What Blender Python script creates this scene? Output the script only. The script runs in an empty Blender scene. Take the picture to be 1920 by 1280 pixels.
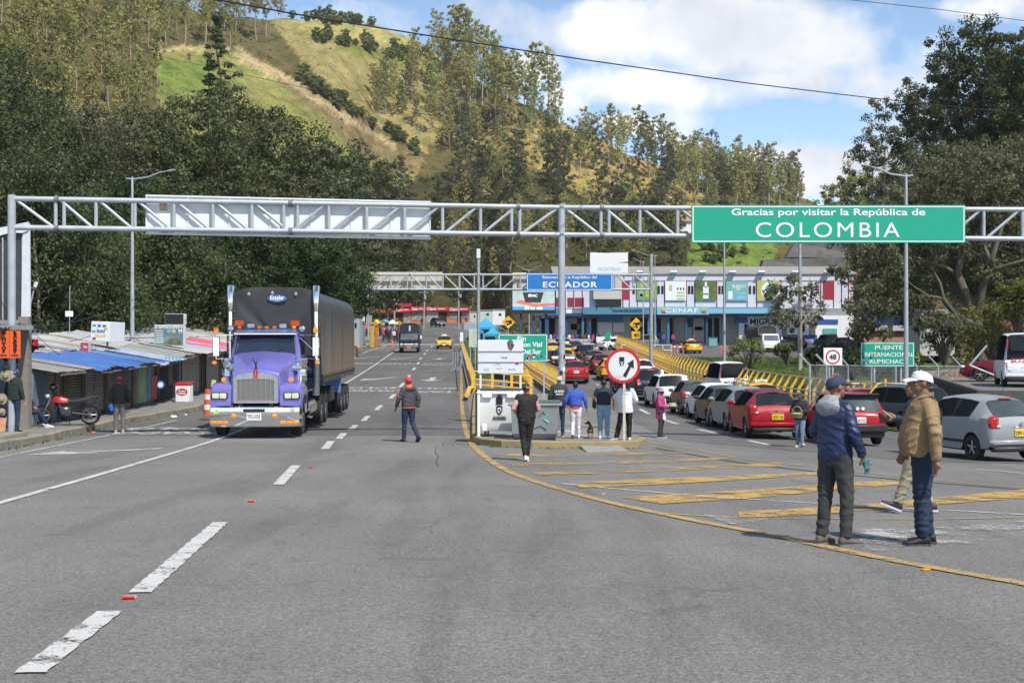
import bpy,bmesh,math,random
import numpy as np
from mathutils import Vector,Matrix
R=math.radians
S=bpy.context.scene
COL=S.collection
# ------------------------------------------------------------------ camera, sky, sun, exposure
F=2500.0
CAMZ=1.58
cd=bpy.data.cameras.new('camera');cam=bpy.data.objects.new('camera',cd);COL.objects.link(cam)
cd.sensor_width=36.0;cd.lens=F/1920*36.0;cd.clip_start=.1;cd.clip_end=6000
cam.location=(0,0,CAMZ);cam.rotation_euler=(R(90),0,0)
S.camera=cam
S.view_settings.view_transform='Standard';S.view_settings.look='None'
S.view_settings.exposure=0.5;S.view_settings.gamma=1
SUN_DIR=Vector((0.54,-0.84,0)).normalized()*math.cos(R(53))+Vector((0,0,math.sin(R(53))))
sl=bpy.data.lights.new('sun','SUN');sl.energy=4.0;sl.angle=R(0.6);sl.color=(1,.95,.86)
so=bpy.data.objects.new('sun',sl);COL.objects.link(so);so.location=(30,-40,90)
so.rotation_euler=SUN_DIR.to_track_quat('Z','Y').to_euler()
W=bpy.data.worlds.new('World');S.world=W;W.use_nodes=True
def build_sky():
 nt=W.node_tree;N=nt.nodes;L=nt.links;N.clear()
 out=N.new('ShaderNodeOutputWorld');bg=N.new('ShaderNodeBackground');L.new(bg.outputs[0],out.inputs[0])
 sky=N.new('ShaderNodeTexSky');sky.sky_type='NISHITA';sky.sun_disc=False
 sky.sun_elevation=R(53);sky.sun_rotation=math.atan2(SUN_DIR.x,SUN_DIR.y);sky.altitude=2800
 sky.air_density=1.0;sky.dust_density=0.6;sky.ozone_density=1.6
 tc=N.new('ShaderNodeTexCoord')
 def math_(op,a,b=None,c=None,clamp=False):
  n=N.new('ShaderNodeMath');n.operation=op;n.use_clamp=clamp
  for i,v in enumerate((a,b,c)):
   if v is None:continue
   if isinstance(v,(int,float)):n.inputs[i].default_value=v
   else:L.new(v,n.inputs[i])
  return n.outputs[0]
 sep=N.new('ShaderNodeSeparateXYZ');L.new(tc.outputs['Generated'],sep.inputs[0])
 yy=math_('MAXIMUM',sep.outputs[1],.05)
 tx=math_('DIVIDE',sep.outputs[0],yy);tz=math_('DIVIDE',sep.outputs[2],yy)
 wn=N.new('ShaderNodeTexNoise');wn.inputs['Scale'].default_value=9;wn.inputs['Detail'].default_value=5;wn.inputs['Roughness'].default_value=.55
 L.new(tc.outputs['Generated'],wn.inputs[0])
 wsep=N.new('ShaderNodeSeparateColor');L.new(wn.outputs['Color'],wsep.inputs[0])
 tx=math_('ADD',tx,math_('MULTIPLY',math_('SUBTRACT',wsep.outputs[0],.5),.10))
 tz=math_('ADD',tz,math_('MULTIPLY',math_('SUBTRACT',wsep.outputs[1],.5),.07))
 blobs=[((c[0]-960)/F,(640-c[1])/F,c[2]/F,c[3]/F,c[4])for c in((1310,50,310,90,1.0),(1180,40,190,80,.9),(1480,70,230,95,.9),(1250,160,230,48,.75),(1470,145,200,52,.7),(1290,200,130,32,.35),(1640,150,170,60,.55),(1790,130,150,80,.4),(940,45,170,60,.5),(690,48,170,45,.34),(1010,125,80,50,.7),(1530,315,160,55,1.0),(1440,300,90,45,.9),(1640,300,110,50,.8),(1235,232,75,32,.85),(1690,240,100,45,.4),(1880,10,120,40,.6),(1090,200,70,60,.6),(1300,250,90,40,.5))]
 tot=None
 for cx,cz,rx,rz,w in blobs:
  dx=math_('DIVIDE',math_('SUBTRACT',tx,cx),rx);dz=math_('DIVIDE',math_('SUBTRACT',tz,cz),rz)
  d2=math_('ADD',math_('MULTIPLY',dx,dx),math_('MULTIPLY',dz,dz))
  v=math_('MULTIPLY',math_('SUBTRACT',1.0,d2,clamp=True),w)
  tot=v if tot is None else math_('MAXIMUM',tot,v)
 far=N.new('ShaderNodeTexNoise');far.inputs['Scale'].default_value=3.2;far.inputs['Detail'].default_value=7;far.inputs['Roughness'].default_value=.6
 L.new(tc.outputs['Generated'],far.inputs[0])
 fine=N.new('ShaderNodeTexNoise');fine.inputs['Scale'].default_value=26;fine.inputs['Detail'].default_value=6;fine.inputs['Roughness'].default_value=.62
 L.new(tc.outputs['Generated'],fine.inputs[0])
 front=math_('MULTIPLY',math_('SUBTRACT',sep.outputs[1],.6),6.0,clamp=True)
 elsewhere=math_('MULTIPLY',math_('SUBTRACT',far.outputs[0],.46),5.0,clamp=True)
 elsewhere=math_('MULTIPLY',elsewhere,math_('SUBTRACT',1.0,front))
 base=math_('ADD',tot,math_('MULTIPLY',math_('SUBTRACT',fine.outputs[0],.5),1.25))
 mask=math_('MULTIPLY',math_('SUBTRACT',base,.10),1.75,clamp=True)
 mask=math_('MULTIPLY',mask,front)
 mask=math_('MAXIMUM',mask,math_('MULTIPLY',elsewhere,.9))
 mask=math_('MULTIPLY',mask,.96)
 ramp=N.new('ShaderNodeValToRGB');ramp.color_ramp.elements[0].color=(4.3,4.5,5.0,1);ramp.color_ramp.elements[1].color=(6.3,6.3,6.4,1)
 ramp.color_ramp.elements[0].position=.38;ramp.color_ramp.elements[1].position=.6
 L.new(wn.outputs[0],ramp.inputs[0])
 tint=N.new('ShaderNodeMixRGB');tint.blend_type='MULTIPLY';tint.inputs[0].default_value=1;tint.inputs[2].default_value=(1.16,1.15,1.10,1)
 L.new(sky.outputs[0],tint.inputs[1])
 mix=N.new('ShaderNodeMixRGB');L.new(mask,mix.inputs[0]);L.new(tint.outputs[0],mix.inputs[1]);L.new(ramp.outputs[0],mix.inputs[2])
 L.new(mix.outputs[0],bg.inputs[0]);bg.inputs[1].default_value=0.125
build_sky()
rnd=random.Random(7)
# ------------------------------------------------------------------ materials
MATS={}
def srgb(*c):
 f=lambda v:v/12.92 if v<=.04045 else((v+.055)/1.055)**2.4
 return tuple(f(x/255)for x in c)
def mat(name,base=(.5,.5,.5),rough=.6,metal=0.0,var=.12,scale=6.0,bump=0.0,bscale=40.0,coat=0.0,spec=.5,base2=None,stretch=(1,1,1),trans=0.0,emis=0.0,dirt=0.0):
 """Principled material with soft procedural variation in object space."""
 if name in MATS:return MATS[name]
 m=bpy.data.materials.new(name);m.use_nodes=True;nt=m.node_tree;N=nt.nodes;L=nt.links
 p=N['Principled BSDF'];MATS[name]=m
 p.inputs['Roughness'].default_value=rough;p.inputs['Metallic'].default_value=metal
 p.inputs['Specular IOR Level'].default_value=spec;p.inputs['Coat Weight'].default_value=coat;p.inputs['Coat Roughness'].default_value=.06
 if trans:p.inputs['Transmission Weight'].default_value=trans
 tc=N.new('ShaderNodeTexCoord');mp=N.new('ShaderNodeMapping');mp.inputs['Scale'].default_value=stretch;L.new(tc.outputs['Object'],mp.inputs[0])
 nz=N.new('ShaderNodeTexNoise');nz.inputs['Scale'].default_value=scale;nz.inputs['Detail'].default_value=5;nz.inputs['Roughness'].default_value=.6
 L.new(mp.outputs[0],nz.inputs[0])
 rp=N.new('ShaderNodeValToRGB');e=rp.color_ramp.elements;e[0].position=.3;e[1].position=.7
 b2=base2
 if b2 is None:
  e[0].color=(*[max(0,c*(1-var))for c in base],1);e[1].color=(*[min(1,c*(1+var))for c in base],1)
 else:
  e[0].color=(*base,1);e[1].color=(*b2,1)
 L.new(nz.outputs[0],rp.inputs[0]);colour=rp.outputs[0]
 if dirt:
  n2=N.new('ShaderNodeTexNoise');n2.inputs['Scale'].default_value=scale*.37+.6;n2.inputs['Detail'].default_value=8;n2.inputs['Roughness'].default_value=.7
  L.new(tc.outputs['Object'],n2.inputs[0])
  r2=N.new('ShaderNodeValToRGB');r2.color_ramp.elements[0].position=.5;r2.color_ramp.elements[1].position=.72
  r2.color_ramp.elements[0].color=(0,0,0,1);r2.color_ramp.elements[1].color=(dirt,dirt,dirt,1);L.new(n2.outputs[0],r2.inputs[0])
  mx=N.new('ShaderNodeMixRGB');L.new(r2.outputs[0],mx.inputs[0]);L.new(colour,mx.inputs[1]);mx.inputs[2].default_value=(.13,.11,.09,1);colour=mx.outputs[0]
 L.new(colour,p.inputs['Base Color'])
 if emis:L.new(colour,p.inputs['Emission Color']);p.inputs['Emission Strength'].default_value=emis
 if bump:
  n3=N.new('ShaderNodeTexNoise');n3.inputs['Scale'].default_value=bscale;n3.inputs['Detail'].default_value=4;L.new(mp.outputs[0],n3.inputs[0])
  b=N.new('ShaderNodeBump');b.inputs['Strength'].default_value=bump;b.inputs['Distance'].default_value=.02
  L.new(n3.outputs[0],b.inputs['Height']);L.new(b.outputs[0],p.inputs['Normal'])
 return m
def leafmat(name,c1,c2,c3,scale=.9,trans=.3,rough=.55):
 """Foliage: leaf colour drawn per clump by a noise in object space; some light passes through."""
 if name in MATS:return MATS[name]
 m=bpy.data.materials.new(name);m.use_nodes=True;nt=m.node_tree;N=nt.nodes;L=nt.links;MATS[name]=m
 p=N['Principled BSDF'];out=N['Material Output']
 p.inputs['Roughness'].default_value=rough;p.inputs['Specular IOR Level'].default_value=.35
 tc=N.new('ShaderNodeTexCoord');oi=N.new('ShaderNodeObjectInfo')
 nz=N.new('ShaderNodeTexNoise');nz.inputs['Scale'].default_value=scale;nz.inputs['Detail'].default_value=6;nz.inputs['Roughness'].default_value=.75
 L.new(tc.outputs['Object'],nz.inputs[0])
 rp=N.new('ShaderNodeValToRGB');rp.color_ramp.elements[0].position=.3;rp.color_ramp.elements[1].position=.72
 rp.color_ramp.elements[0].color=(*c1,1);rp.color_ramp.elements[1].color=(*c3,1)
 e=rp.color_ramp.elements.new(.5);e.color=(*c2,1)
 L.new(nz.outputs[0],rp.inputs[0])
 hsv=N.new('ShaderNodeHueSaturation')
 mr=N.new('ShaderNodeMapRange');mr.inputs[3].default_value=.72;mr.inputs[4].default_value=1.3;L.new(oi.outputs['Random'],mr.inputs[0]);L.new(mr.outputs[0],hsv.inputs['Value'])
 mr2=N.new('ShaderNodeMapRange');mr2.inputs[3].default_value=.485;mr2.inputs[4].default_value=.515
 ml=N.new('ShaderNodeMath');ml.operation='FRACT';mm=N.new('ShaderNodeMath');mm.operation='MULTIPLY';mm.inputs[1].default_value=7.31
 L.new(oi.outputs['Random'],mm.inputs[0]);L.new(mm.outputs[0],ml.inputs[0]);L.new(ml.outputs[0],mr2.inputs[0]);L.new(mr2.outputs[0],hsv.inputs['Hue'])
 L.new(rp.outputs[0],hsv.inputs['Color']);L.new(hsv.outputs[0],p.inputs['Base Color'])
 tr=N.new('ShaderNodeBsdfTranslucent');L.new(hsv.outputs[0],tr.inputs[0])
 mx=N.new('ShaderNodeMixShader');mx.inputs[0].default_value=trans
 L.new(p.outputs[0],mx.inputs[1]);L.new(tr.outputs[0],mx.inputs[2]);L.new(mx.outputs[0],out.inputs[0])
 return m
def glassmat(name,col=(.02,.025,.03),rough=.04):
 return mat(name,col,rough=rough,var=.3,scale=1.5,spec=.9,coat=.6)
# ------------------------------------------------------------------ tagging and objects
def tag(o,label=None,cat=None,group=None,kind=None):
 if label:o['label']=label
 if cat:o['category']=cat
 if group:o['group']=group
 if kind:o['kind']=kind
 return o
def thing(name,label,cat,loc=(0,0,0),rz=0.0,group=None,scale=1.0):
 o=bpy.data.objects.new(name,None);COL.objects.link(o);o.location=loc;o.rotation_euler=(0,0,rz)
 o.scale=(scale,)*3;o.empty_display_size=.3
 return tag(o,label,cat,group)
def children_of(o):
 return[c for c in ALLOBJ()if c.parent==o]
def ALLOBJ():return list(COL.objects)
def copy_tree(o,parent=None,kids=None):
 c=o.copy();COL.objects.link(c);c.parent=parent
 if parent is not None:c.matrix_parent_inverse=o.matrix_parent_inverse
 for ch in o.children:copy_tree(ch,c)
 return c
def place_copy(proto,loc,rz=0,label=None,group=None,scale=None):
 c=copy_tree(proto);c.location=loc;c.rotation_euler=(0,0,rz)
 if label:c['label']=label
 if group:c['group']=group
 if scale:c.scale=(scale,)*3 if not isinstance(scale,tuple)else scale
 return c
def remove_tree(o):
 for ch in list(o.children):remove_tree(ch)
 bpy.data.objects.remove(o)
class MB:
 """Collects shapes; build() links them as ONE mesh object."""
 def __init__(s):s.v=[];s.f=[];s.m=[];s.cur=0;s.X=None
 def add(s,vs,fs,m=None):
  o=len(s.v)
  if s.X is not None:vs=[s.X@Vector(v)for v in vs]
  s.v.extend([tuple(v)for v in vs]);s.f.extend([tuple(i+o for i in f)for f in fs]);s.m.extend([s.cur if m is None else m]*len(fs));return s
 def box(s,c,d,rz=0,rx=0,ry=0,m=None,bev=0,taper=1.0):
  x,y,z=[k/2 for k in d]
  if bev:
   b=min(bev,x*.98,y*.98,z*.98);P=[]
   for sx in(-1,1):
    for sy in(-1,1):
     for sz in(-1,1):
      P+=[(sx*x,sy*(y-b),sz*(z-b)),(sx*(x-b),sy*y,sz*(z-b)),(sx*(x-b),sy*(y-b),sz*z)]
   bm=bmesh.new()
   for q in P:bm.verts.new(q)
   r=bmesh.ops.convex_hull(bm,input=bm.verts)
   bmesh.ops.dissolve_limit(bm,angle_limit=.01,verts=bm.verts,edges=bm.edges)
   bm.verts.index_update();vs=[v.co.copy()for v in bm.verts];fs=[[v.index for v in f.verts]for f in bm.faces];bm.free()
  else:
   t=taper
   vs=[Vector(q)for q in((-x,-y,-z),(x,-y,-z),(x,y,-z),(-x,y,-z),(-x*t,-y*t,z),(x*t,-y*t,z),(x*t,y*t,z),(-x*t,y*t,z))]
   fs=[(0,3,2,1),(4,5,6,7),(0,1,5,4),(1,2,6,5),(2,3,7,6),(3,0,4,7)]
  M=Matrix.Translation(c)@Matrix.Rotation(rz,4,'Z')@Matrix.Rotation(ry,4,'Y')@Matrix.Rotation(rx,4,'X')
  return s.add([M@Vector(v)for v in vs],fs,m)
 def loft(s,rings,cap=True,close=True,m=None):
  n=len(rings[0]);vs=[v for r in rings for v in r];fs=[]
  for i in range(len(rings)-1):
   for j in range(n if close else n-1):
    k=(j+1)%n;fs.append((i*n+j,i*n+k,(i+1)*n+k,(i+1)*n+j))
  if cap:fs.append(tuple(range(n-1,-1,-1)));fs.append(tuple((len(rings)-1)*n+j for j in range(n)))
  return s.add(vs,fs,m)
 def tube(s,pts,r,n=8,m=None,cap=True,flat=None):
  pts=[Vector(p)for p in pts];rr=r if isinstance(r,(list,tuple))else[r]*len(pts);rings=[];up=None
  for i,p in enumerate(pts):
   t=(pts[min(i+1,len(pts)-1)]-pts[max(i-1,0)]).normalized()
   if up is None:up=Vector((0,0,1))if abs(t.z)<.95 else Vector((1,0,0))
   a=t.cross(up)
   if a.length<1e-4:a=t.orthogonal()
   a.normalize();b=a.cross(t).normalized();up=b
   fl=flat or 1.0
   rings.append([p+(a*math.cos(2*math.pi*k/n)+b*math.sin(2*math.pi*k/n)*fl)*rr[i]for k in range(n)])
  return s.loft(rings,cap,True,m)
 def cyl(s,a,b,r,r2=None,n=12,m=None):return s.tube([a,b],[r,r if r2 is None else r2],n,m)
 def lathe(s,prof,c=(0,0,0),axis='z',n=20,m=None,sx=1,sy=1):
  rings=[]
  for r,h in prof:
   ring=[]
   for k in range(n):
    a=2*math.pi*k/n;x=r*math.cos(a)*sx;y=r*math.sin(a)*sy
    q=(x,y,h)if axis=='z' else((h,x,y)if axis=='x' else(y,h,x))
    ring.append(Vector(q)+Vector(c))
   rings.append(ring)
  return s.loft(rings,True,True,m)
 def sph(s,c,r,n=12,k=8,m=None):
  r=r if isinstance(r,(tuple,list))else(r,r,r);rings=[]
  for i in range(k+1):
   a=-math.pi/2+math.pi*i/k;ca=max(math.cos(a),.02)
   rings.append([Vector((c[0]+r[0]*ca*math.cos(2*math.pi*j/n),c[1]+r[1]*ca*math.sin(2*math.pi*j/n),c[2]+r[2]*math.sin(a)))for j in range(n)])
  return s.loft(rings,True,True,m)
 def prism(s,poly,d0,d1,axis='y',m=None):
  f={'y':lambda a,b,d:(a,d,b),'x':lambda a,b,d:(d,a,b),'z':lambda a,b,d:(a,b,d)}[axis]
  return s.loft([[f(a,b,d0)for a,b in poly],[f(a,b,d1)for a,b in poly]],True,True,m)
 def quad(s,*q,m=None):return s.add(q,[tuple(range(len(q)))],m)
 def build(s,name,mats,parent=None,smooth=None,loc=None,fix=True):
  me=bpy.data.meshes.new(name);me.from_pydata(s.v,[],s.f)
  mats=mats if isinstance(mats,(list,tuple))else[mats]
  for mm in mats:me.materials.append(mm)
  if len(mats)>1:me.polygons.foreach_set('material_index',s.m)
  if fix:
   bm=bmesh.new();bm.from_mesh(me);bmesh.ops.recalc_face_normals(bm,faces=bm.faces);bm.to_mesh(me);bm.free()
  me.update()
  if smooth is not None:
   me.shade_smooth();me.set_sharp_from_angle(angle=R(smooth))
  o=bpy.data.objects.new(name,me);COL.objects.link(o)
  if parent is not None:o.parent=parent
  if loc is not None:o.location=loc
  return o
def mesh_np(name,v,f,mats,parent=None,mi=None,smooth=False):
 """Fast mesh from numpy arrays; all faces with the same vertex count."""
 v=np.asarray(v,np.float32);f=np.asarray(f,np.int32);me=bpy.data.meshes.new(name);k=f.shape[1]
 me.vertices.add(len(v));me.vertices.foreach_set('co',v.ravel())
 me.loops.add(f.size);me.loops.foreach_set('vertex_index',f.ravel())
 me.polygons.add(len(f));me.polygons.foreach_set('loop_start',np.arange(0,f.size,k,dtype=np.int32))
 try:me.polygons.foreach_set('loop_total',np.full(len(f),k,np.int32))
 except Exception:pass
 for mm in(mats if isinstance(mats,(list,tuple))else[mats]):me.materials.append(mm)
 if mi is not None:me.polygons.foreach_set('material_index',np.asarray(mi,np.int32))
 if smooth:me.polygons.foreach_set('use_smooth',np.ones(len(f),bool))
 me.update();me.validate()
 o=bpy.data.objects.new(name,me);COL.objects.link(o)
 if parent is not None:o.parent=parent
 return o
FONT_CACHE={}
def text(body,size,name,m,parent,loc,rot=(R(90),0,0),extrude=.004,bold=0.0,width=None,align='CENTER',sx=1.0,space=1.0):
 """Lettering as a mesh; rot (90,0,0) faces -Y (towards the camera). width: stretch to that width."""
 cu=bpy.data.curves.new(name,'FONT');cu.body=body;cu.size=size;cu.align_x=align;cu.align_y='CENTER'
 cu.extrude=extrude;cu.offset=bold;cu.resolution_u=6 if size>.25 else 2;cu.space_character=space
 t=bpy.data.objects.new(name,cu);COL.objects.link(t)
 dg=bpy.context.evaluated_depsgraph_get();me=bpy.data.meshes.new_from_object(t.evaluated_get(dg))
 bpy.data.objects.remove(t);bpy.data.curves.remove(cu)
 n=len(me.vertices);co=np.empty(n*3,np.float32);me.vertices.foreach_get('co',co);co=co.reshape(-1,3)
 if n:
  w=co[:,0].max()-co[:,0].min()
  k=(width/w)if width else sx
  co[:,0]*=k;co[:,1]-=(co[:,1].max()+co[:,1].min())/2
  me.vertices.foreach_set('co',co.ravel())
 me.materials.clear();me.materials.append(m);me.update()
 o=bpy.data.objects.new(name,me);COL.objects.link(o);o.parent=parent;o.location=loc;o.rotation_euler=rot
 return o
# ------------------------------------------------------------------ shape of the ground
def _table(pts,n=701,win=9):
 x=np.arange(n,dtype=float);y=np.interp(x,[p[0]for p in pts],[p[1]for p in pts]);k=np.ones(win)/win
 yp=np.concatenate([2*y[0]-y[win:0:-1],y,np.full(win,y[-1])]);return np.convolve(yp,k,'same')[win:win+n]
LT=_table([(0,0),(36,-1.07),(48,-1.22),(60,-1.16),(72,-.92),(84,-.57),(117,.1),(143,.62),(157,.85),(237,3.9),(324,6.4),(700,8)])
RT=_table([(0,0),(13,-.385),(26,-.8),(36,-1.10),(50,-1.40),(62,-1.45),(75,-1.35),(87,-1.16),(110,-.55),(137,.12),(168,.85),(200,1.35),(300,2),(700,3)])
def smooth01(t):t=np.clip(t,0,1);return t*t*(3-2*t)
def G(X,Y):
 X=np.asarray(X,float);Y=np.asarray(Y,float);y=np.clip(Y,0,700)
 l=np.interp(y,np.arange(701),LT);r=np.interp(y,np.arange(701),RT)
 r=r-.025*(np.sqrt((X-1.5)**2+4)+X-1.5)/2*smooth01(y/30)*(1-smooth01((y-60)/60))*(X>-8)+0
 w=smooth01((X+3.0)/4.5)
 return l*(1-w)+r*w-np.where(Y<0,0,0)
def pz(py,d):return CAMZ+(640-py)*d/F
def pxx(px,d):return(px-960)*d/F
def P(px,py,d):return Vector((pxx(px,d),d,pz(py,d)))
def hit(px,py,dz=0.0,lo=5.0,hi=420.0):
 """Where the sight line through a photo point meets the ground (raised by dz)."""
 d=np.concatenate([np.arange(lo,60,.05),np.arange(60,hi,.25)]);z=CAMZ+(640-py)*d/F;g=G((px-960)*d/F,d)+dz
 below=np.nonzero(z<=g)[0]
 i=below[0]if len(below)else len(d)-1
 if i>0 and len(below):
  a=(z[i-1]-g[i-1]);b=(z[i]-g[i]);t=a/(a-b+1e-9);dd=d[i-1]+(d[i]-d[i-1])*t
 else:dd=d[i]
 X=(px-960)*dd/F
 return Vector((X,dd,float(G(X,dd))+dz))
def gz(x,y,dz=0.0):return float(G(x,y))+dz
# ------------------------------------------------------------------ terrain: valley floor and hills as one sheet
HB=[(-1500,26),(-400,34),(-100,44),(0,52),(200,78),(400,120),(600,195),(660,260),(700,340),(905,340),(960,250),(1250,212),(1550,210),(1620,180),(1700,135),(1800,112),(1920,98),(2300,80),(3400,60)]
HD=[(-1500,200),(-400,300),(0,430),(300,520),(540,600),(800,620),(1000,560),(1200,600),(1500,650),(1560,640),(1650,420),(1750,280),(1920,220),(2300,180),(3400,150)]
HY=[(-1500,-500),(-400,-300),(0,-110),(200,-35),(300,5),(420,30),(520,36),(620,38),(700,48),(780,76),(830,110),(900,160),(1000,205),(1100,255),(1200,296),(1300,335),(1400,352),(1500,368),(1545,388),(1600,385),(1700,350),(1800,300),(1920,250),(2300,120),(3400,-100)]
def _ip(tab,x):return np.interp(x,[p[0]for p in tab],[p[1]for p in tab])
def hill_noise(X,Y):return 1.1*np.sin(X*.11+1.3)*np.sin(Y*.083)+.7*np.sin(X*.23+Y*.19)+.5*np.sin(X*.47-Y*.31+2)
def hill_z(px,t):
 """Height on the hillside: t = 0 at its foot, 1 on the ridge, above 1 behind it. Returns X, Y, Z."""
 B=_ip(HB,px);D=_ip(HD,px);Y=B+t*(D-B);X=(px-960)*Y/F
 zb=G((px-960)*B/F,B)-.3;zt=CAMZ+(640-_ip(HY,px))*D/F
 tt=np.clip(t,0,1)
 Z=zb+(zt-zb)*tt**1.12+hill_noise(X,Y)*1.6*np.clip(tt*6,0,1)*np.clip((1.05-tt)*8,.15,1)
 return X,Y,np.where(t>1,Z-(Y-D)*.25,Z)
_TT=np.linspace(0,1,400)
def hillhit(px,py):
 X,Y,Z=hill_z(np.full(400,float(px)),_TT);yy=640-(Z-CAMZ)*F/Y
 i=np.nonzero(yy<=py)[0]
 if len(i)==0:return Vector((X[-1],Y[-1],Z[-1]))
 i=i[0];return Vector((X[i],Y[i],Z[i]))
KERB_L=[(-20,-10.6),(5,-10.8),(30,-11.6),(38,-12.5),(45,-13),(54,-12.6),(75,-13.2),(130,-15.9),(225,-19.8),(340,-30)]
ROADR_L=[(40,-1.2),(66,-2.2),(85,-3.1),(150,-6.0),(200,-7),(245,-4),(290,14),(345,40)]
ROADL_R=[(40,0),(60,2.0),(72,2.5),(100,1.1),(140,.2),(170,-1.5),(186,-3)]
ROADR_R=[(-20,30),(40,30),(44,15),(50,13.9),(75,12.2),(100,11.3),(165,12.2),(186,14)]
kl=lambda y:_ip(KERB_L,y);rrl=lambda y:_ip(ROADR_L,y);rlr=lambda y:_ip(ROADL_R,y);rrr=lambda y:_ip(ROADR_R,y)
def pip(px,py,poly):
 inside=np.zeros(px.shape,bool);n=len(poly);j=n-1
 for i in range(n):
  xi,yi=poly[i];xj,yj=poly[j]
  c=((yi>py)!=(yj>py))&(px<(xj-xi)*(py-yi)/(yj-yi+1e-9)+xi);inside^=c;j=i
 return inside
def build_terrain():
 pxs=np.concatenate([np.arange(-1500,-100,50),np.arange(-100,2020,6),np.arange(2020,3400,60)]).astype(float);n=len(pxs)
 s0=np.linspace(0,1,60);t1=np.linspace(0,1,170)[1:];t2=np.array([1.03,1.1,1.2,1.35])
 V=[];cov=[]
 C=lambda*c:np.array(c)
 floor_=C(.115,.10,.05);dry=C(.30,.235,.105);green=C(.16,.21,.06);pale=C(.31,.285,.13);path=C(.42,.33,.22);brown=C(.21,.165,.095);lush=C(.15,.22,.05);verge=C(.085,.115,.035)
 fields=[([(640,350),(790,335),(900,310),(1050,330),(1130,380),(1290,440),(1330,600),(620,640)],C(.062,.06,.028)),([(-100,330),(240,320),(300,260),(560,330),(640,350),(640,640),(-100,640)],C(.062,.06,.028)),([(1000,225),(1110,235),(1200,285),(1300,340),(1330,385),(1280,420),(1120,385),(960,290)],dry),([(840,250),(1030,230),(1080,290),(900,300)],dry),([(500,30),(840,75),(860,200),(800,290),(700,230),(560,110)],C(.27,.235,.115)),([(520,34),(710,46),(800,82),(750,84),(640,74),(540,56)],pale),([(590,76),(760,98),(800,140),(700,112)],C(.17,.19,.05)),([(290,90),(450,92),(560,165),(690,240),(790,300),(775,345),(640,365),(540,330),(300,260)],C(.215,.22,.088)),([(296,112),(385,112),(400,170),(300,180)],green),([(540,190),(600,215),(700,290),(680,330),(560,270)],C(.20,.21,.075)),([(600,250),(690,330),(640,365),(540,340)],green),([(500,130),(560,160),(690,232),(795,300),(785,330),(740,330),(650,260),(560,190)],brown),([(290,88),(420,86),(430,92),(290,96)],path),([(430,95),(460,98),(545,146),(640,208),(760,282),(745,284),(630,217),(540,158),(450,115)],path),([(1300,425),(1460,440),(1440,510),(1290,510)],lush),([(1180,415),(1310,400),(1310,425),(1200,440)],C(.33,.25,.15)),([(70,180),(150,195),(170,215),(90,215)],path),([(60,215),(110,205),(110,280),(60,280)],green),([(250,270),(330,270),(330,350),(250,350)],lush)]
 for s in s0:
  B=_ip(HB,pxs);Y=2.5*(B/2.5)**s;X=(pxs-960)*Y/F;Z=G(X,Y)-.32
  gap=(Y>70)&(Y<168)&(X>rrl(Y)+.4)&(X<rlr(Y)-.4)
  Z=np.where(gap,Z-2.2,Z)
  side=(X<kl(Y)-4)|(X>rrr(Y)+1)
  Z=np.where((X>rrr(Y)+.6)&(Y>46),Z+.28+(.05*np.sin(X*1.3)+.05*np.sin(Y*.9))*(Y<125),Z)
  V.append(np.stack([X,Y,Z],1));c=np.tile(verge,(n,1));c[(X>12)&(Y>60)]=C(.085,.125,.032);cov.append(c)
 for t in np.concatenate([t1,t2]):
  X,Y,Z=hill_z(pxs,t);V.append(np.stack([X,Y,Z],1));py=640-(Z-CAMZ)*F/Y
  c=np.tile(floor_,(n,1))
  wob=5*np.sin(pxs*.09+t*31)+4*np.sin(pxs*.031+t*57)
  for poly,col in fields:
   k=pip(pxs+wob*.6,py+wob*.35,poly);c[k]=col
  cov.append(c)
 rows=len(V);V=np.concatenate(V);cov=np.concatenate(cov)
 i,j=np.meshgrid(np.arange(rows-1),np.arange(n-1),indexing='ij');a=(i*n+j).ravel()
 Fc=np.stack([a,a+1,a+n+1,a+n],1)
 o=mesh_np('terrain',V,Fc,[terrain_mat()],smooth=True);tag(o,kind='structure')
 ca=o.data.color_attributes.new('cover','FLOAT_COLOR','POINT');ca.data.foreach_set('color',np.concatenate([cov,np.ones((len(cov),1))],1).astype(np.float32).ravel())
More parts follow.
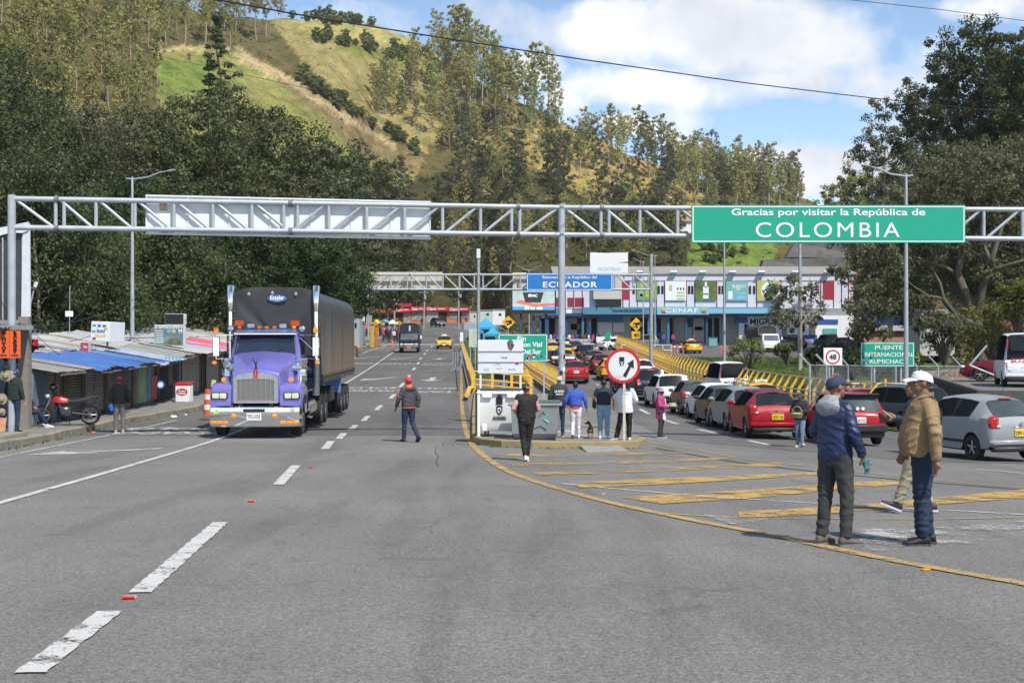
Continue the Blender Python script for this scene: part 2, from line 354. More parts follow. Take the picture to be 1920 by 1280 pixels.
def terrain_mat():
 m=bpy.data.materials.new('terrain');m.use_nodes=True;nt=m.node_tree;N=nt.nodes;L=nt.links;p=N['Principled BSDF']
 p.inputs['Roughness'].default_value=.95;p.inputs['Specular IOR Level'].default_value=.1
 at=N.new('ShaderNodeAttribute');at.attribute_name='cover';tc=N.new('ShaderNodeTexCoord')
 n1=N.new('ShaderNodeTexNoise');n1.inputs['Scale'].default_value=.16;n1.inputs['Detail'].default_value=9;n1.inputs['Roughness'].default_value=.7;L.new(tc.outputs['Object'],n1.inputs[0])
 n2=N.new('ShaderNodeTexNoise');n2.inputs['Scale'].default_value=1.3;n2.inputs['Detail'].default_value=6;n2.inputs['Roughness'].default_value=.75;L.new(tc.outputs['Object'],n2.inputs[0])
 r1=N.new('ShaderNodeValToRGB');r1.color_ramp.elements[0].color=(.55,.62,.5,1);r1.color_ramp.elements[1].color=(1.45,1.32,1.2,1);r1.color_ramp.elements[0].position=.35;r1.color_ramp.elements[1].position=.65;L.new(n1.outputs[0],r1.inputs[0])
 r2=N.new('ShaderNodeValToRGB');r2.color_ramp.elements[0].color=(.6,.62,.55,1);r2.color_ramp.elements[1].color=(1.35,1.33,1.25,1);r2.color_ramp.elements[0].position=.35;r2.color_ramp.elements[1].position=.65;L.new(n2.outputs[0],r2.inputs[0])
 a=N.new('ShaderNodeMixRGB');a.blend_type='MULTIPLY';a.inputs[0].default_value=1;L.new(at.outputs['Color'],a.inputs[1]);L.new(r1.outputs[0],a.inputs[2])
 b=N.new('ShaderNodeMixRGB');b.blend_type='MULTIPLY';b.inputs[0].default_value=1;L.new(a.outputs[0],b.inputs[1]);L.new(r2.outputs[0],b.inputs[2]);L.new(b.outputs[0],p.inputs['Base Color'])
 bp=N.new('ShaderNodeBump');bp.inputs['Strength'].default_value=.8;bp.inputs['Distance'].default_value=.8;L.new(n2.outputs[0],bp.inputs['Height']);L.new(bp.outputs[0],p.inputs['Normal'])
 return m
build_terrain()
# ------------------------------------------------------------------ asphalt
def asphalt_mat(name,c0,c1,tracks=True):
 m=bpy.data.materials.new(name);m.use_nodes=True;nt=m.node_tree;N=nt.nodes;L=nt.links;p=N['Principled BSDF']
 p.inputs['Roughness'].default_value=.82;p.inputs['Specular IOR Level'].default_value=.35
 tc=N.new('ShaderNodeTexCoord')
 def noise(sc,det,ro,stretch=(1,1,1),dist=0):
  mp=N.new('ShaderNodeMapping');mp.inputs['Scale'].default_value=stretch;L.new(tc.outputs['Object'],mp.inputs[0])
  n=N.new('ShaderNodeTexNoise');n.inputs['Scale'].default_value=sc;n.inputs['Detail'].default_value=det;n.inputs['Roughness'].default_value=ro;n.inputs['Distortion'].default_value=dist;L.new(mp.outputs[0],n.inputs[0]);return n.outputs[0]
 def ramp(src,p0,a,p1,b):
  r=N.new('ShaderNodeValToRGB');r.color_ramp.elements[0].position=p0;r.color_ramp.elements[1].position=p1
  r.color_ramp.elements[0].color=(a,a,a,1)if isinstance(a,float)else(*a,1);r.color_ramp.elements[1].color=(b,b,b,1)if isinstance(b,float)else(*b,1);L.new(src,r.inputs[0]);return r.outputs[0]
 def mul(a,b,f=1.0):
  x=N.new('ShaderNodeMixRGB');x.blend_type='MULTIPLY';x.inputs[0].default_value=f;L.new(a,x.inputs[1]);L.new(b,x.inputs[2]);return x.outputs[0]
 col=ramp(noise(.22,6,.6),.32,c0,.68,c1)
 col=mul(col,ramp(noise(62,3,.75),.34,.68,.68,1.32));col=mul(col,ramp(noise(31,2,.6),.36,.8,.66,1.22))
 col=mul(col,ramp(noise(17,5,.75),.3,.82,.7,1.16))
 col=mul(col,ramp(noise(.55,4,.6,(1.6,.16,1),.5),.36,.82,.5,1.0))
 col=mul(col,ramp(noise(1.1,7,.65,(1,1,1),1.2),.58,1.0,.72,.62),.8)
 vo=N.new('ShaderNodeTexVoronoi');vo.feature='DISTANCE_TO_EDGE';vo.inputs['Scale'].default_value=.17
 wp=N.new('ShaderNodeMixRGB');wp.blend_type='ADD';wp.inputs[0].default_value=1
 wn=N.new('ShaderNodeTexNoise');wn.inputs['Scale'].default_value=.9;wn.inputs['Detail'].default_value=8;L.new(tc.outputs['Object'],wn.inputs[0])
 L.new(tc.outputs['Object'],wp.inputs[1]);L.new(wn.outputs['Color'],wp.inputs[2]);L.new(wp.outputs[0],vo.inputs[0])
 crack=ramp(vo.outputs[0],.0,.55,.0035,1.0)
 cm=N.new('ShaderNodeMixRGB');cm.blend_type='MULTIPLY';L.new(ramp(noise(.12,3,.5),.52,0.0,.6,.8),cm.inputs[0]);L.new(col,cm.inputs[1]);L.new(crack,cm.inputs[2]);col=cm.outputs[0]
 v2=N.new('ShaderNodeTexVoronoi');v2.inputs['Scale'].default_value=5.5;L.new(tc.outputs['Object'],v2.inputs[0])
 sp=ramp(v2.outputs['Distance'],.035,1.0,.06,0.0)
 lm=N.new('ShaderNodeMixRGB');L.new(sp,lm.inputs[0]);L.new(col,lm.inputs[1]);lm.inputs[2].default_value=(.26,.25,.23,1)
 ms=N.new('ShaderNodeMixRGB');L.new(ramp(v2.outputs['Color'],.72,0.0,.8,.8),ms.inputs[0]);L.new(col,ms.inputs[1]);L.new(lm.outputs[0],ms.inputs[2]);col=ms.outputs[0]
 L.new(col,p.inputs['Base Color'])
 bp=N.new('ShaderNodeBump');bp.inputs['Strength'].default_value=.35;bp.inputs['Distance'].default_value=.006;L.new(noise(110,3,.7),bp.inputs['Height']);L.new(bp.outputs[0],p.inputs['Normal'])
 return m
ASPH=asphalt_mat('asphalt',(.142,.137,.129),(.19,.183,.172))
ASPH2=asphalt_mat('asphalt_dark',(.102,.099,.095),(.138,.134,.129))
def sheet(name,ys,xl,xr,nx,m,dz=0.0,kind='structure'):
 V=[]
 for y in ys:
  xs=np.linspace(float(xl(y)),float(xr(y)),nx);V.append(np.stack([xs,np.full(nx,y),G(xs,np.full(nx,y))+dz],1))
 V=np.concatenate(V);r=len(ys);i,j=np.meshgrid(np.arange(r-1),np.arange(nx-1),indexing='ij');a=(i*nx+j).ravel()
 return tag(mesh_np(name,V,np.stack([a,a+1,a+nx+1,a+nx],1),[m],smooth=True),kind=kind)
sheet('road',np.concatenate([np.arange(-20,40,1.0),np.arange(40,72.1,1.0)]),kl,lambda y:rrr(y),46,ASPH)
sheet('road',np.concatenate([np.arange(72,130,2.0),np.arange(130,341,6.0)]),kl,lambda y:rrl(y)+.2,16,ASPH2,.001)
sheet('road',np.arange(72,187,2.0),lambda y:rlr(y)-1.2,rrr,16,ASPH2,.001)
sheet('road_overlay',np.arange(38,72.1,1.0),lambda y:kl(y)+.05,lambda y:min(-1.3,float(rrl(y))),16,ASPH2,.005)
sheet('road_overlay',np.arange(30,72.1,1.0),lambda y:max(2.0,4.6-max(0,38-y)*-.55),lambda y:rrr(y)-.05,20,ASPH2,.005)
sheet('parking_lot',np.arange(130,240,4.0),lambda y:14-max(0,(y-168))*.9 if y>168 else 13.5,lambda y:70,16,ASPH2,.02)
# ------------------------------------------------------------------ painted markings, draped on the road
def paint_mat(name,c,worn=.5,scale=3.0):
 m=bpy.data.materials.new(name);m.use_nodes=True;nt=m.node_tree;N=nt.nodes;L=nt.links;p=N['Principled BSDF'];out=N['Material Output']
 p.inputs['Roughness'].default_value=.75;tc=N.new('ShaderNodeTexCoord')
 a=N.new('ShaderNodeTexNoise');a.inputs['Scale'].default_value=scale;a.inputs['Detail'].default_value=9;a.inputs['Roughness'].default_value=.78;L.new(tc.outputs['Object'],a.inputs[0])
 b=N.new('ShaderNodeTexNoise');b.inputs['Scale'].default_value=34;b.inputs['Detail'].default_value=4;b.inputs['Roughness'].default_value=.7;L.new(tc.outputs['Object'],b.inputs[0])
 s=N.new('ShaderNodeMath');s.operation='MULTIPLY_ADD';s.inputs[1].default_value=.45;L.new(b.outputs[0],s.inputs[0]);L.new(a.outputs[0],s.inputs[2])
 r=N.new('ShaderNodeValToRGB');th=.50+worn*.42;r.color_ramp.elements[0].position=max(0,th-.05);r.color_ramp.elements[1].position=th+.05
 L.new(s.outputs[0],r.inputs[0])
 c2=N.new('ShaderNodeValToRGB');c2.color_ramp.elements[0].color=(*[k*.72 for k in c],1);c2.color_ramp.elements[1].color=(*[min(1,k*1.12)for k in c],1);L.new(b.outputs[0],c2.inputs[0]);L.new(c2.outputs[0],p.inputs['Base Color'])
 tr=N.new('ShaderNodeBsdfTransparent');mx=N.new('ShaderNodeMixShader');L.new(r.outputs[0],mx.inputs[0]);L.new(tr.outputs[0],mx.inputs[1]);L.new(p.outputs[0],mx.inputs[2]);L.new(mx.outputs[0],out.inputs[0])
 return m
WHITE_P=paint_mat('white_road_paint',(.52,.52,.50),.34);WHITE_W=paint_mat('worn_white_road_paint',(.42,.42,.40),.66,1.6)
YEL_P=paint_mat('yellow_road_paint',(.43,.285,.10),.40);YEL_W=paint_mat('worn_yellow_road_paint',(.46,.29,.085),.46,1.7);YEL_WW=paint_mat('very_worn_yellow_road_paint',(.45,.285,.085),.60,1.4)
DZM=.011
def spline(pts,step=.5):
 pts=[Vector(p)for p in pts];out=[]
 for i in range(len(pts)-1):
  p0=pts[max(i-1,0)];p1=pts[i];p2=pts[i+1];p3=pts[min(i+2,len(pts)-1)];n=max(2,int((p2-p1).length/step))
  for k in range(n):
   t=k/n;out.append(.5*((2*p1)+(p2-p0)*t+(2*p0-5*p1+4*p2-p3)*t*t+(3*p1-p0-3*p2+p3)*t**3))
 out.append(pts[-1]);return out
def strip(mb,pts,w,dz=DZM,px=True,step=.5,jit=0):
 w3=spline([hit(*p)for p in pts]if px else pts,step);vs=[];n=len(w3)
 for i,p in enumerate(w3):
  t=w3[min(i+1,n-1)]-w3[max(i-1,0)];s=Vector((-t.y,t.x,0)).normalized()*(w/2)
  ja,jb=[(.55*math.sin(i*1.7+p.x*3)+.45*rnd.uniform(-1,1))*jit for _ in(0,1)];u=s.normalized();e=t.normalized()*(rnd.uniform(-1,1)*jit*2 if i in(0,n-1)else 0)
  for q in(p+s+u*ja,p+e,p-s+u*jb):vs.append((q.x,q.y,gz(q.x,q.y,dz)))
 fs=[]
 for i in range(n-1):
  for k in(0,1):a=i*3+k;fs.append((a,a+1,a+4,a+3))
 mb.add(vs,fs)
def patch(mb,top,bot,dz=DZM):
 """Area between two pixel polylines on the ground (same number of points)."""
 T=spline([hit(*p)for p in top],.6);B=spline([hit(*p)for p in bot],.6);n=40
 res=lambda A:[A[min(len(A)-1,int(round(i*(len(A)-1)/n)))]for i in range(n+1)]
 T,B=res(T),res(B);vs=[];k=3
 for a,b in zip(T,B):
  for q in range(k+1):c=a.lerp(b,q/k);vs.append((c.x,c.y,gz(c.x,c.y,dz)))
 fs=[(i*(k+1)+q,i*(k+1)+q+1,(i+1)*(k+1)+q+1,(i+1)*(k+1)+q)for i in range(n)for q in range(k)]
 mb.add(vs,fs)
def markings():
 mb=MB()
 for a,b in[((55,1263),(206,1147)),((262,1112),(413,980)),((522,909),(555,873)),((609,842),(621,827)),((635,823),(645,812)),((657,806),(667,797)),((681,789),(690,780)),((705,769),(714.5,760)),((732,747),(740,739)),((750,726),(757,718)),((764,709),(768.5,703)),((774,694),(778.5,689)),((782.5,683),(785.5,679)),((787.6,673.5),(790.4,670)),((795,665),(797.2,662)),((799.6,658.3),(802,655.8)),((808,651),(811,648.5)),((1200,767),(1217,776)),((1248,788),(1271,795)),((1309,805),(1342,812)),((1404,826),(1442,834)),((1540,852),(1600,861)),((1119,720),(1122,722)),((1147,738),(1152,741)),((1083,700),(1086,702))]:
  strip(mb,[a,b],.17 if a[1]>860 else .19,step=.09 if a[1]>800 else .5,jit=.009)
 tag(mb.build('lane_dashes',WHITE_P),kind='structure')
 mb=MB()
 strip(mb,[(-250,1016),(0,943),(200,886),(395,828),(540,766),(657,713),(700,686),(746,655),(765,644)],.14,step=.12,jit=.007)
 strip(mb,[(560,715),(655,676),(700,655),(760,633)],.14);strip(mb,[(560,760),(600,735)],.12)
 strip(mb,[(1830,880),(1925,888),(2060,902)],.10);strip(mb,[(float(rrr(y))-.5,y,0)for y in range(50,165,6)],.12,px=False)
 tag(mb.build('solid_lane_lines',WHITE_P),kind='structure')
 mb=MB();strip(mb,[(1052,907),(1250,925),(1530,944),(1740,955),(1930,966)],.07)
 strip(mb,[(-40,866),(120,833),(240,808),(330,788)],.08)
 tag(mb.build('thin_white_lines',paint_mat('thin_white_paint',(.6,.6,.58),.42)),kind='structure')
 mb=MB();patch(mb,[(1318,966),(1360,967),(1405,969)],[(1372,984),(1390,982),(1440,974)]);patch(mb,[(1600,1010),(1700,1000),(1930,975)],[(1640,1038),(1760,1012),(1930,1000)])
 patch(mb,[(1580,985),(1690,990),(1930,985)],[(1600,1003),(1740,1024),(1930,1012)]);patch(mb,[(1035,953),(1055,953)],[(1038,958),(1057,957)])
 tag(mb.build('worn_white_patches',WHITE_W),kind='structure')
 mb=MB();strip(mb,[(864.5,690),(865,720),(866,760),(871,797),(882,828),(905,853),(940,877),(985,897),(1060,920),(1150,944),(1300,976),(1450,1004),(1550,1026),(1700,1056),(1930,1097),(2150,1140)],.16,step=.10,jit=.010)
 tag(mb.build('yellow_edge_line',YEL_P),kind='structure')
 mb=MB();strip(mb,[(1225,961),(1370,971),(1530,972.5),(1750,974),(1930,970)],.055);strip(mb,[(1185,822),(1240,834),(1300,843),(1400,861),(1530,876),(1680,893),(1930,916)],.09)
 patch(mb,[(1065,905),(1250,897),(1400,891),(1555,884)],[(1090,915),(1250,908),(1400,899),(1560,889)])
 patch(mb,[(1165,933),(1400,919),(1550,908),(1690,899)],[(1240,945),(1400,935),(1560,920),(1690,908)])
 patch(mb,[(1385,960),(1560,950),(1720,937),(1930,917)],[(1385,973),(1560,963),(1720,949),(1930,934)])
 tag(mb.build('yellow_hatching',YEL_W),kind='structure')
 mb=MB();patch(mb,[(926,851),(1100,851),(1290,847)],[(935,856),(1100,856),(1290,851)]);patch(mb,[(955,869),(1180,865),(1380,857)],[(960,874),(1180,870),(1385,862)]);patch(mb,[(992,886),(1145,881),(1460,868)],[(1002,891),(1145,887.5),(1470,876)])
 tag(mb.build('faded_yellow_hatching',YEL_WW),kind='structure')
 mb=MB();strip(mb,[(1230,840),(1400,869),(1650,896),(1930,919)],.09,dz=.008);strip(mb,[(100,806),(850,806)],.05,dz=.008);strip(mb,[(1120,849),(1100,845),(1088,838)],.015,dz=.008)
 strip(mb,[(818,838),(816,848),(822,856),(818,866),(822,874)],.014,dz=.008)
 tag(mb.build('road_joints',mat('tar_joint',(.03,.03,.03),.7)),kind='structure')
 mb=MB()
 def arrow(px,py,ang,Ls=3.2,kw=1.0):
  c=hit(px,py);sh=[(-.09,.5),(.09,.5),(.09,-.1),(.36,-.1),(0,-.5),(-.36,-.1),(-.09,-.1)];ca,sa=math.cos(ang),math.sin(ang)
  pts=[];
  for x,y in sh:
   x,y=x*1.3*kw,y*Ls;q=(c.x+x*ca-y*sa,c.y+x*sa+y*ca);pts.append((q[0],q[1],gz(q[0],q[1],DZM)))
  mb.add(pts,[(0,1,2,6),(3,4,5),(2,3,5,6)])
 arrow(180,847,R(-38),3.6,1.5)
 for px,py,an in((710,710,-.5),(809.5,711,0),(683.6,671,-.5),(754,672,-.5),(823.5,672.7,0),(723,652,-.5),(1150/7.1+640,628,0)):arrow(px,py,an,4.2,1.5)
 for body,px,py,wd in(('SOLO',700,727,2.6),('LIVIANO',700,732.5,2.9),('SOLO',810,728,2.6),('TAXI',812,734.5,2.2),('SOLO',672,679.5,2.3),('PESADO',670,682,2.6),('SOLO',745,680.5,2.4),('LIVIANO',742,683,3.0),('SOLO',822,681,2.4),('TAXIS',820,684,2.4),('SOLO',707,655.6,2.6),('BUSES',820,657,3.0),('SOLO',322,803.5,2.7),('PESADO',318,811.5,3.2)):
  cu=bpy.data.curves.new('t','FONT');cu.body=body;cu.align_x='CENTER';cu.align_y='CENTER';cu.size=1;cu.resolution_u=2;cu.offset=.03
  t=bpy.data.objects.new('t',cu);COL.objects.link(t);me=bpy.data.meshes.new_from_object(t.evaluated_get(bpy.context.evaluated_depsgraph_get()));bpy.data.objects.remove(t)
  c=hit(px,py);xs=[v.co.x for v in me.vertices];k=wd/(max(xs)-min(xs));vs=[];
  for v in me.vertices:x=c.x-v.co.x*k;y=c.y-v.co.y*1.9;vs.append((x,y,gz(x,y,DZM)))
  mb.add(vs,[tuple(p.vertices)for p in me.polygons])
 tag(mb.build('road_words',paint_mat('faded_white_paint',(.5,.5,.48),.42)),kind='structure')
 mb=MB()
 for px,py in((721,646),(739,646),(792,646),(809,646),(861,646),(798,628),(806,623),(818,619),(835,622),(845,618),(857,614)):
  c=hit(px,py);w=1.3;q=[(c.x-w/2,c.y-1),(c.x+w/2,c.y-1),(c.x+w/2,c.y+1),(c.x-w/2,c.y+1)]
  mb.add([(a,b,gz(a,b,DZM))for a,b in q],[(0,1,2,3)])
 tag(mb.build('far_crossing_bars',WHITE_P),kind='structure')
markings()
for px,py in((472,941),(243,1122),(582,877),(623,825),(648,808),(674,793),(697,775),(724,751)):
 c=hit(px,py);t=thing('road_stud','small red reflective stud on the asphalt between the white lane dashes','road stud',c,.1,'red studs along the dashed line')
 b=MB();b.box((0,0,.010),(.10,.08,.024),bev=.010);b.build('stud_body',mat('stud_grey',(.35,.33,.32),.6),t)
 b=MB();b.box((0,-.034,.014),(.085,.02,.018),rx=.5);b.build('reflector',mat('stud_red',(.55,.015,.02),.3),t)
for px,py in((1735,933+136),(1131,927),(1240,0)):
 if py:
  c=hit(px,py);t=thing('road_stud','small orange reflective stud beside the yellow edge line'+(' near the two standing men' if px>1500 else ' where the hatching starts'),'road stud',c,.3,'orange studs along the yellow line')
  b=MB();b.box((0,0,.008),(.07,.06,.018),bev=.008);b.build('stud_body',mat('stud_orange',(.6,.25,.02),.5),t)
  b=MB();b.box((0,-.026,.010),(.06,.014,.012),rx=.5);b.build('reflector',mat('stud_amber',(.75,.3,.02),.3),t)
# ------------------------------------------------------------------ pavements and kerbs
CONC=mat('pavement_concrete',(.20,.19,.17),.9,var=.25,scale=1.2,bump=.3,bscale=30,dirt=.5)
KERB=mat('kerb_concrete',(.24,.22,.17),.9,var=.3,scale=2.5,bump=.4,bscale=25,dirt=.75)
KERBY=mat('kerb_yellow_worn',(.33,.235,.08),.85,scale=2.0,base2=(.22,.19,.13),bump=.3,dirt=.5)
def pavement_left():
 H=.2;V=[];ys=np.concatenate([np.arange(-20,150,2.0),np.arange(150,335,5)])
 mb=MB();rows=[]
 for y in ys:
  k=float(kl(y));w=11 if y<80 else 9
  rows.append([(k-.18,y,gz(k,y,H-.006)),(k-3.0,y,gz(k-3,y,H+.02)),(k-w,y,gz(k,y,H+.1)),(k-w,y,gz(k,y,-1))])
 mb.loft(rows,cap=False,close=False);tag(mb.build('pavement',CONC),kind='structure')
 mb=MB();rows=[]
 for y in np.arange(-20,335,1.5):
  k=float(kl(y));j=.012*math.sin(y*2.1)+.01*math.sin(y*5.3)
  rows.append([(k,y,gz(k,y,-.3)),(k,y,gz(k,y,H-.03+j)),(k-.03,y,gz(k,y,H+j)),(k-.2,y,gz(k,y,H+j)),(k-.2,y,gz(k,y,-.3))])
 mb.loft(rows,cap=False,close=False);tag(mb.build('kerb',KERB),kind='structure')
pavement_left()
ISL=[hit(*p)for p in((884,828),(900,834),(940,838),(1000,840),(1080,840.5),(1140,840.5),(1200,838),(1213,832))]+[Vector((3.2,38,0)),Vector((2.6,46,0)),Vector((2.35,60,0)),Vector((2.5,72,0)),Vector((1.3,72.5,0)),Vector((-1.9,68,0)),Vector((-1.75,60,0)),Vector((-1.45,48,0)),Vector((-1.2,40,0))]
def island():
 H=.17;n=len(ISL);pts=[(p.x,p.y)for p in ISL];mb=MB()
 cx=sum(p[0]for p in pts)/n
 fine=[]
 for i in range(n):
  a,b=Vector(pts[i]),Vector(pts[(i+1)%n]);k=max(1,int((b-a).length/1.5))
  for q in range(k):fine.append(a.lerp(b,q/k))
 m=len(fine);inner=[]
 for i,p in enumerate(fine):
  t=fine[(i+1)%m]-fine[i-1];nn=Vector((-t.y,t.x)).normalized();inner.append(p+nn*.2)
 vs=[];
 for p in fine:vs.append((p.x,p.y,gz(p.x,p.y,-.3)))
 for p in fine:vs.append((p.x,p.y,gz(p.x,p.y,H-.02)))
 for p,q in zip(fine,inner):c=p.lerp(q,.12);vs.append((c.x,c.y,gz(p.x,p.y,H)))
 for q in inner:vs.append((q.x,q.y,gz(q.x,q.y,H)))
 fs=[(l*m+i,l*m+(i+1)%m,(l+1)*m+(i+1)%m,(l+1)*m+i)for l in range(3)for i in range(m)]
 mb.add(vs,fs);tag(mb.build('island_kerb',KERBY),kind='structure')
 bm=bmesh.new();bv=[bm.verts.new((q.x,q.y,0))for q in inner];bm.faces.new(bv)
 for y in np.arange(33.5,72,1.5):bmesh.ops.bisect_plane(bm,geom=bm.verts[:]+bm.edges[:]+bm.faces[:],plane_co=(0,y,0),plane_no=(0,1,0))
 for v in bm.verts:v.co.z=gz(v.co.x,v.co.y,H-.008)
 bmesh.ops.triangulate(bm,faces=bm.faces[:]);me=bpy.data.meshes.new('island_pavement');bm.to_mesh(me);bm.free();me.materials.append(CONC)
 o=bpy.data.objects.new('island_pavement',me);COL.objects.link(o);tag(o,kind='structure')
 mb=MB();a,b,c,d=[hit(*p)for p in((1066,826),(1128,826),(1178,846),(1100,848))]
 top=[(v.x,v.y,gz(v.x,v.y,h))for v,h in((a,H+.008),(b,H+.008),(c,.015),(d,.015))];low=[(x,y,z-.3)for x,y,z in top]
 mb.loft([low,top],True,True);tag(mb.build('kerb_ramp',mat('ramp_concrete',(.25,.245,.235),.9,var=.15,bump=.2,dirt=.3)),kind='structure')
island()
# ------------------------------------------------------------------ vehicle materials
def paint(name,c,metal=.25):return mat('paint_'+name,c,.42,metal*.2,var=.06,scale=3,coat=.18,spec=.22,dirt=.05)
GLASS=mat('dark_car_glass',(.016,.02,.024),.10,var=.3,scale=1.5,spec=.22);GLASS_T=mat('pale_car_glass',(.055,.07,.075),.10,var=.3,scale=1.5,spec=.25)
SIDEG=mat('side_glass',(.014,.017,.02),.3,var=.3,scale=1.5,spec=.0)
TYRE=mat('tyre_rubber',(.022,.022,.023),.85,var=.3,scale=20);BLACK=mat('black_plastic',(.022,.022,.024),.5,var=.2)
UNDER=mat('underbody',(.012,.012,.012),.9);RIM=mat('alloy',(.42,.43,.45),.3,.8,var=.1);STEEL=mat('steel_wheel',(.20,.2,.21),.5,.5)
CHROME=mat('chrome',(.82,.83,.85),.07,1.0,var=.03);TAILR=mat('tail_red',(.42,.012,.015),.15,var=.2,scale=30,coat=1);TAILB=mat('brake_lit_red',(.9,.03,.02),.2,var=.1,emis=1.2)
LAMPW=mat('lamp_clear',(.62,.63,.62),.12,var=.2,scale=25,coat=1);AMBER=mat('amber_lens',(.8,.22,.01),.2,var=.2,scale=20,emis=.35);INTER=mat('seat_cloth',(.06,.06,.065),.9)
PLW=mat('plate_white',(.72,.72,.70),.5,var=.05);PLY=mat('plate_yellow',(.75,.47,.03),.5,var=.05);INK=mat('black_ink',(.015,.015,.018),.6);WHITE=mat('white_enamel',(.78,.79,.80),.4,var=.05,dirt=.12);REDINK=mat('red_ink',(.6,.02,.03),.5);PLO=mat('plate_orange',(.75,.16,.03),.5,var=.05)
KEYS={'hatch':[(0,.45,.74,.78,.86,.80),(.012,.36,.86,.90,.94,.82),(.035,.27,.98,1.01,.985,.76),(.165,.22,1.0,-.09,1,.60),(.30,.2,.98,-.02,1,.645),(.47,.2,.95,0,1,.66),(.61,.2,.93,-.07,1,.65),(.77,.2,.90,.97,1,.80),(.91,.22,.80,.87,.97,.78),(.975,.26,.66,.73,.92,.74),(1,.36,.56,.61,.80,.66)],'sedan':[(0,.45,.82,.86,.86,.78),(.010,.36,.92,.96,.94,.80),(.03,.27,.98,1.03,.98,.80),(.155,.22,.98,1.04,1,.80),(.285,.2,.97,-.07,1,.61),(.42,.2,.95,0,1,.65),(.54,.2,.93,-.05,1,.64),(.72,.2,.91,.97,1,.80),(.90,.22,.80,.87,.97,.78),(.975,.26,.66,.73,.92,.74),(1,.36,.56,.61,.80,.66)],'suv':[(0,.5,.88,.92,.88,.84),(.010,.40,1.0,1.03,.95,.86),(.03,.32,1.06,1.1,.985,.84),(.09,.27,1.08,-.06,1,.74),(.28,.26,1.06,0,1,.75),(.52,.26,1.04,-.02,1,.74),(.61,.26,1.02,-.07,1,.73),(.74,.26,1.0,1.07,1,.84),(.91,.28,.94,1.0,.98,.82),(.975,.32,.78,.84,.94,.78),(1,.42,.66,.7,.84,.7)],'boxy':[(0,.5,.95,.97,.95,.86),(.008,.32,1.02,1.04,.975,.86),(.02,.28,1.05,1.09,.99,.86),(.05,.25,1.06,-.07,1,.80),(.3,.25,1.06,0,1,.80),(.55,.25,1.05,0,1,.80),(.80,.25,1.04,-.08,1,.79),(.95,.25,1.0,1.1,.99,.84),(.985,.28,.85,.95,.95,.8),(1,.36,.7,.76,.88,.76)],'pickup':[(0,.55,.92,.94,.95,.86),(.006,.5,1.02,1.04,.99,.86),(.02,.45,1.04,1.06,1,.86),(.32,.4,1.04,1.07,1,.86),(.335,.35,1.04,1.09,1,.84),(.36,.3,1.06,-.06,1,.74),(.48,.3,1.05,0,1,.75),(.6,.3,1.03,-.04,1,.74),(.73,.3,1.0,1.07,1,.84),(.91,.32,.94,1.0,.98,.82),(.975,.36,.78,.84,.94,.78),(1,.46,.66,.7,.84,.7)],}
GLZ={'hatch':dict(rear=(.035,.165),side=(.215,.68),bp=(.395,.02),front=(.61,.77)),'sedan':dict(rear=(.155,.285),side=(.235,.63),bp=(.41,.02),front=(.54,.72)),'suv':dict(rear=(.03,.09),side=(.10,.67),bp=(.43,.02),front=(.61,.74)),'boxy':dict(rear=(.02,.05),side=(.07,.86),bp=(.60,.025),front=(.80,.95)),'pickup':dict(rear=(.335,.36),side=(.365,.66),bp=(.48,.02),front=(.6,.73))}
WB={'hatch':(.19,.80),'sedan':(.205,.80),'suv':(.19,.80),'boxy':(.2,.83),'pickup':(.22,.82)}
def wheel(parent,x,y,r,w,rimm=None,name='wheel',twin=False):
 sgn=1 if x>0 else-1;b=MB();t=w/2
 b.lathe([(r*.55,-t*.9),(r*.9,-t),(r*.985,-t*.8),(r,-t*.3),(r,t*.3),(r*.985,t*.8),(r*.9,t),(r*.62,t*.92),(r*.6,t*.5)],(0,0,0),'x',26)
 o=b.build(name,TYRE,parent,35);o.location=(x,y,r)
 if sgn<0:o.rotation_euler=(0,0,math.pi)
 b=MB();R_=r*.64;f=t*.72
 b.lathe([(R_,-t*.2),(R_,t*.86),(R_*.90,t*.9),(R_*.86,f*.7),(R_*.2,f*.55),(0.001,f*.55)],(0,0,0),'x',22,m=1)
 for k in range(5):
  a=2*math.pi*k/5+.3;b.box((f,math.cos(a)*R_*.5,math.sin(a)*R_*.5),(t*.3,R_*.22,R_*.9),rx=a-math.pi/2,bev=.012)
 b.lathe([(R_*.24,f*.4),(R_*.24,f*1.25),(R_*.16,f*1.35),(.001,f*1.35)],(0,0,0),'x',12)
 b.build('rim',[rimm or RIM,UNDER],o,35);return o
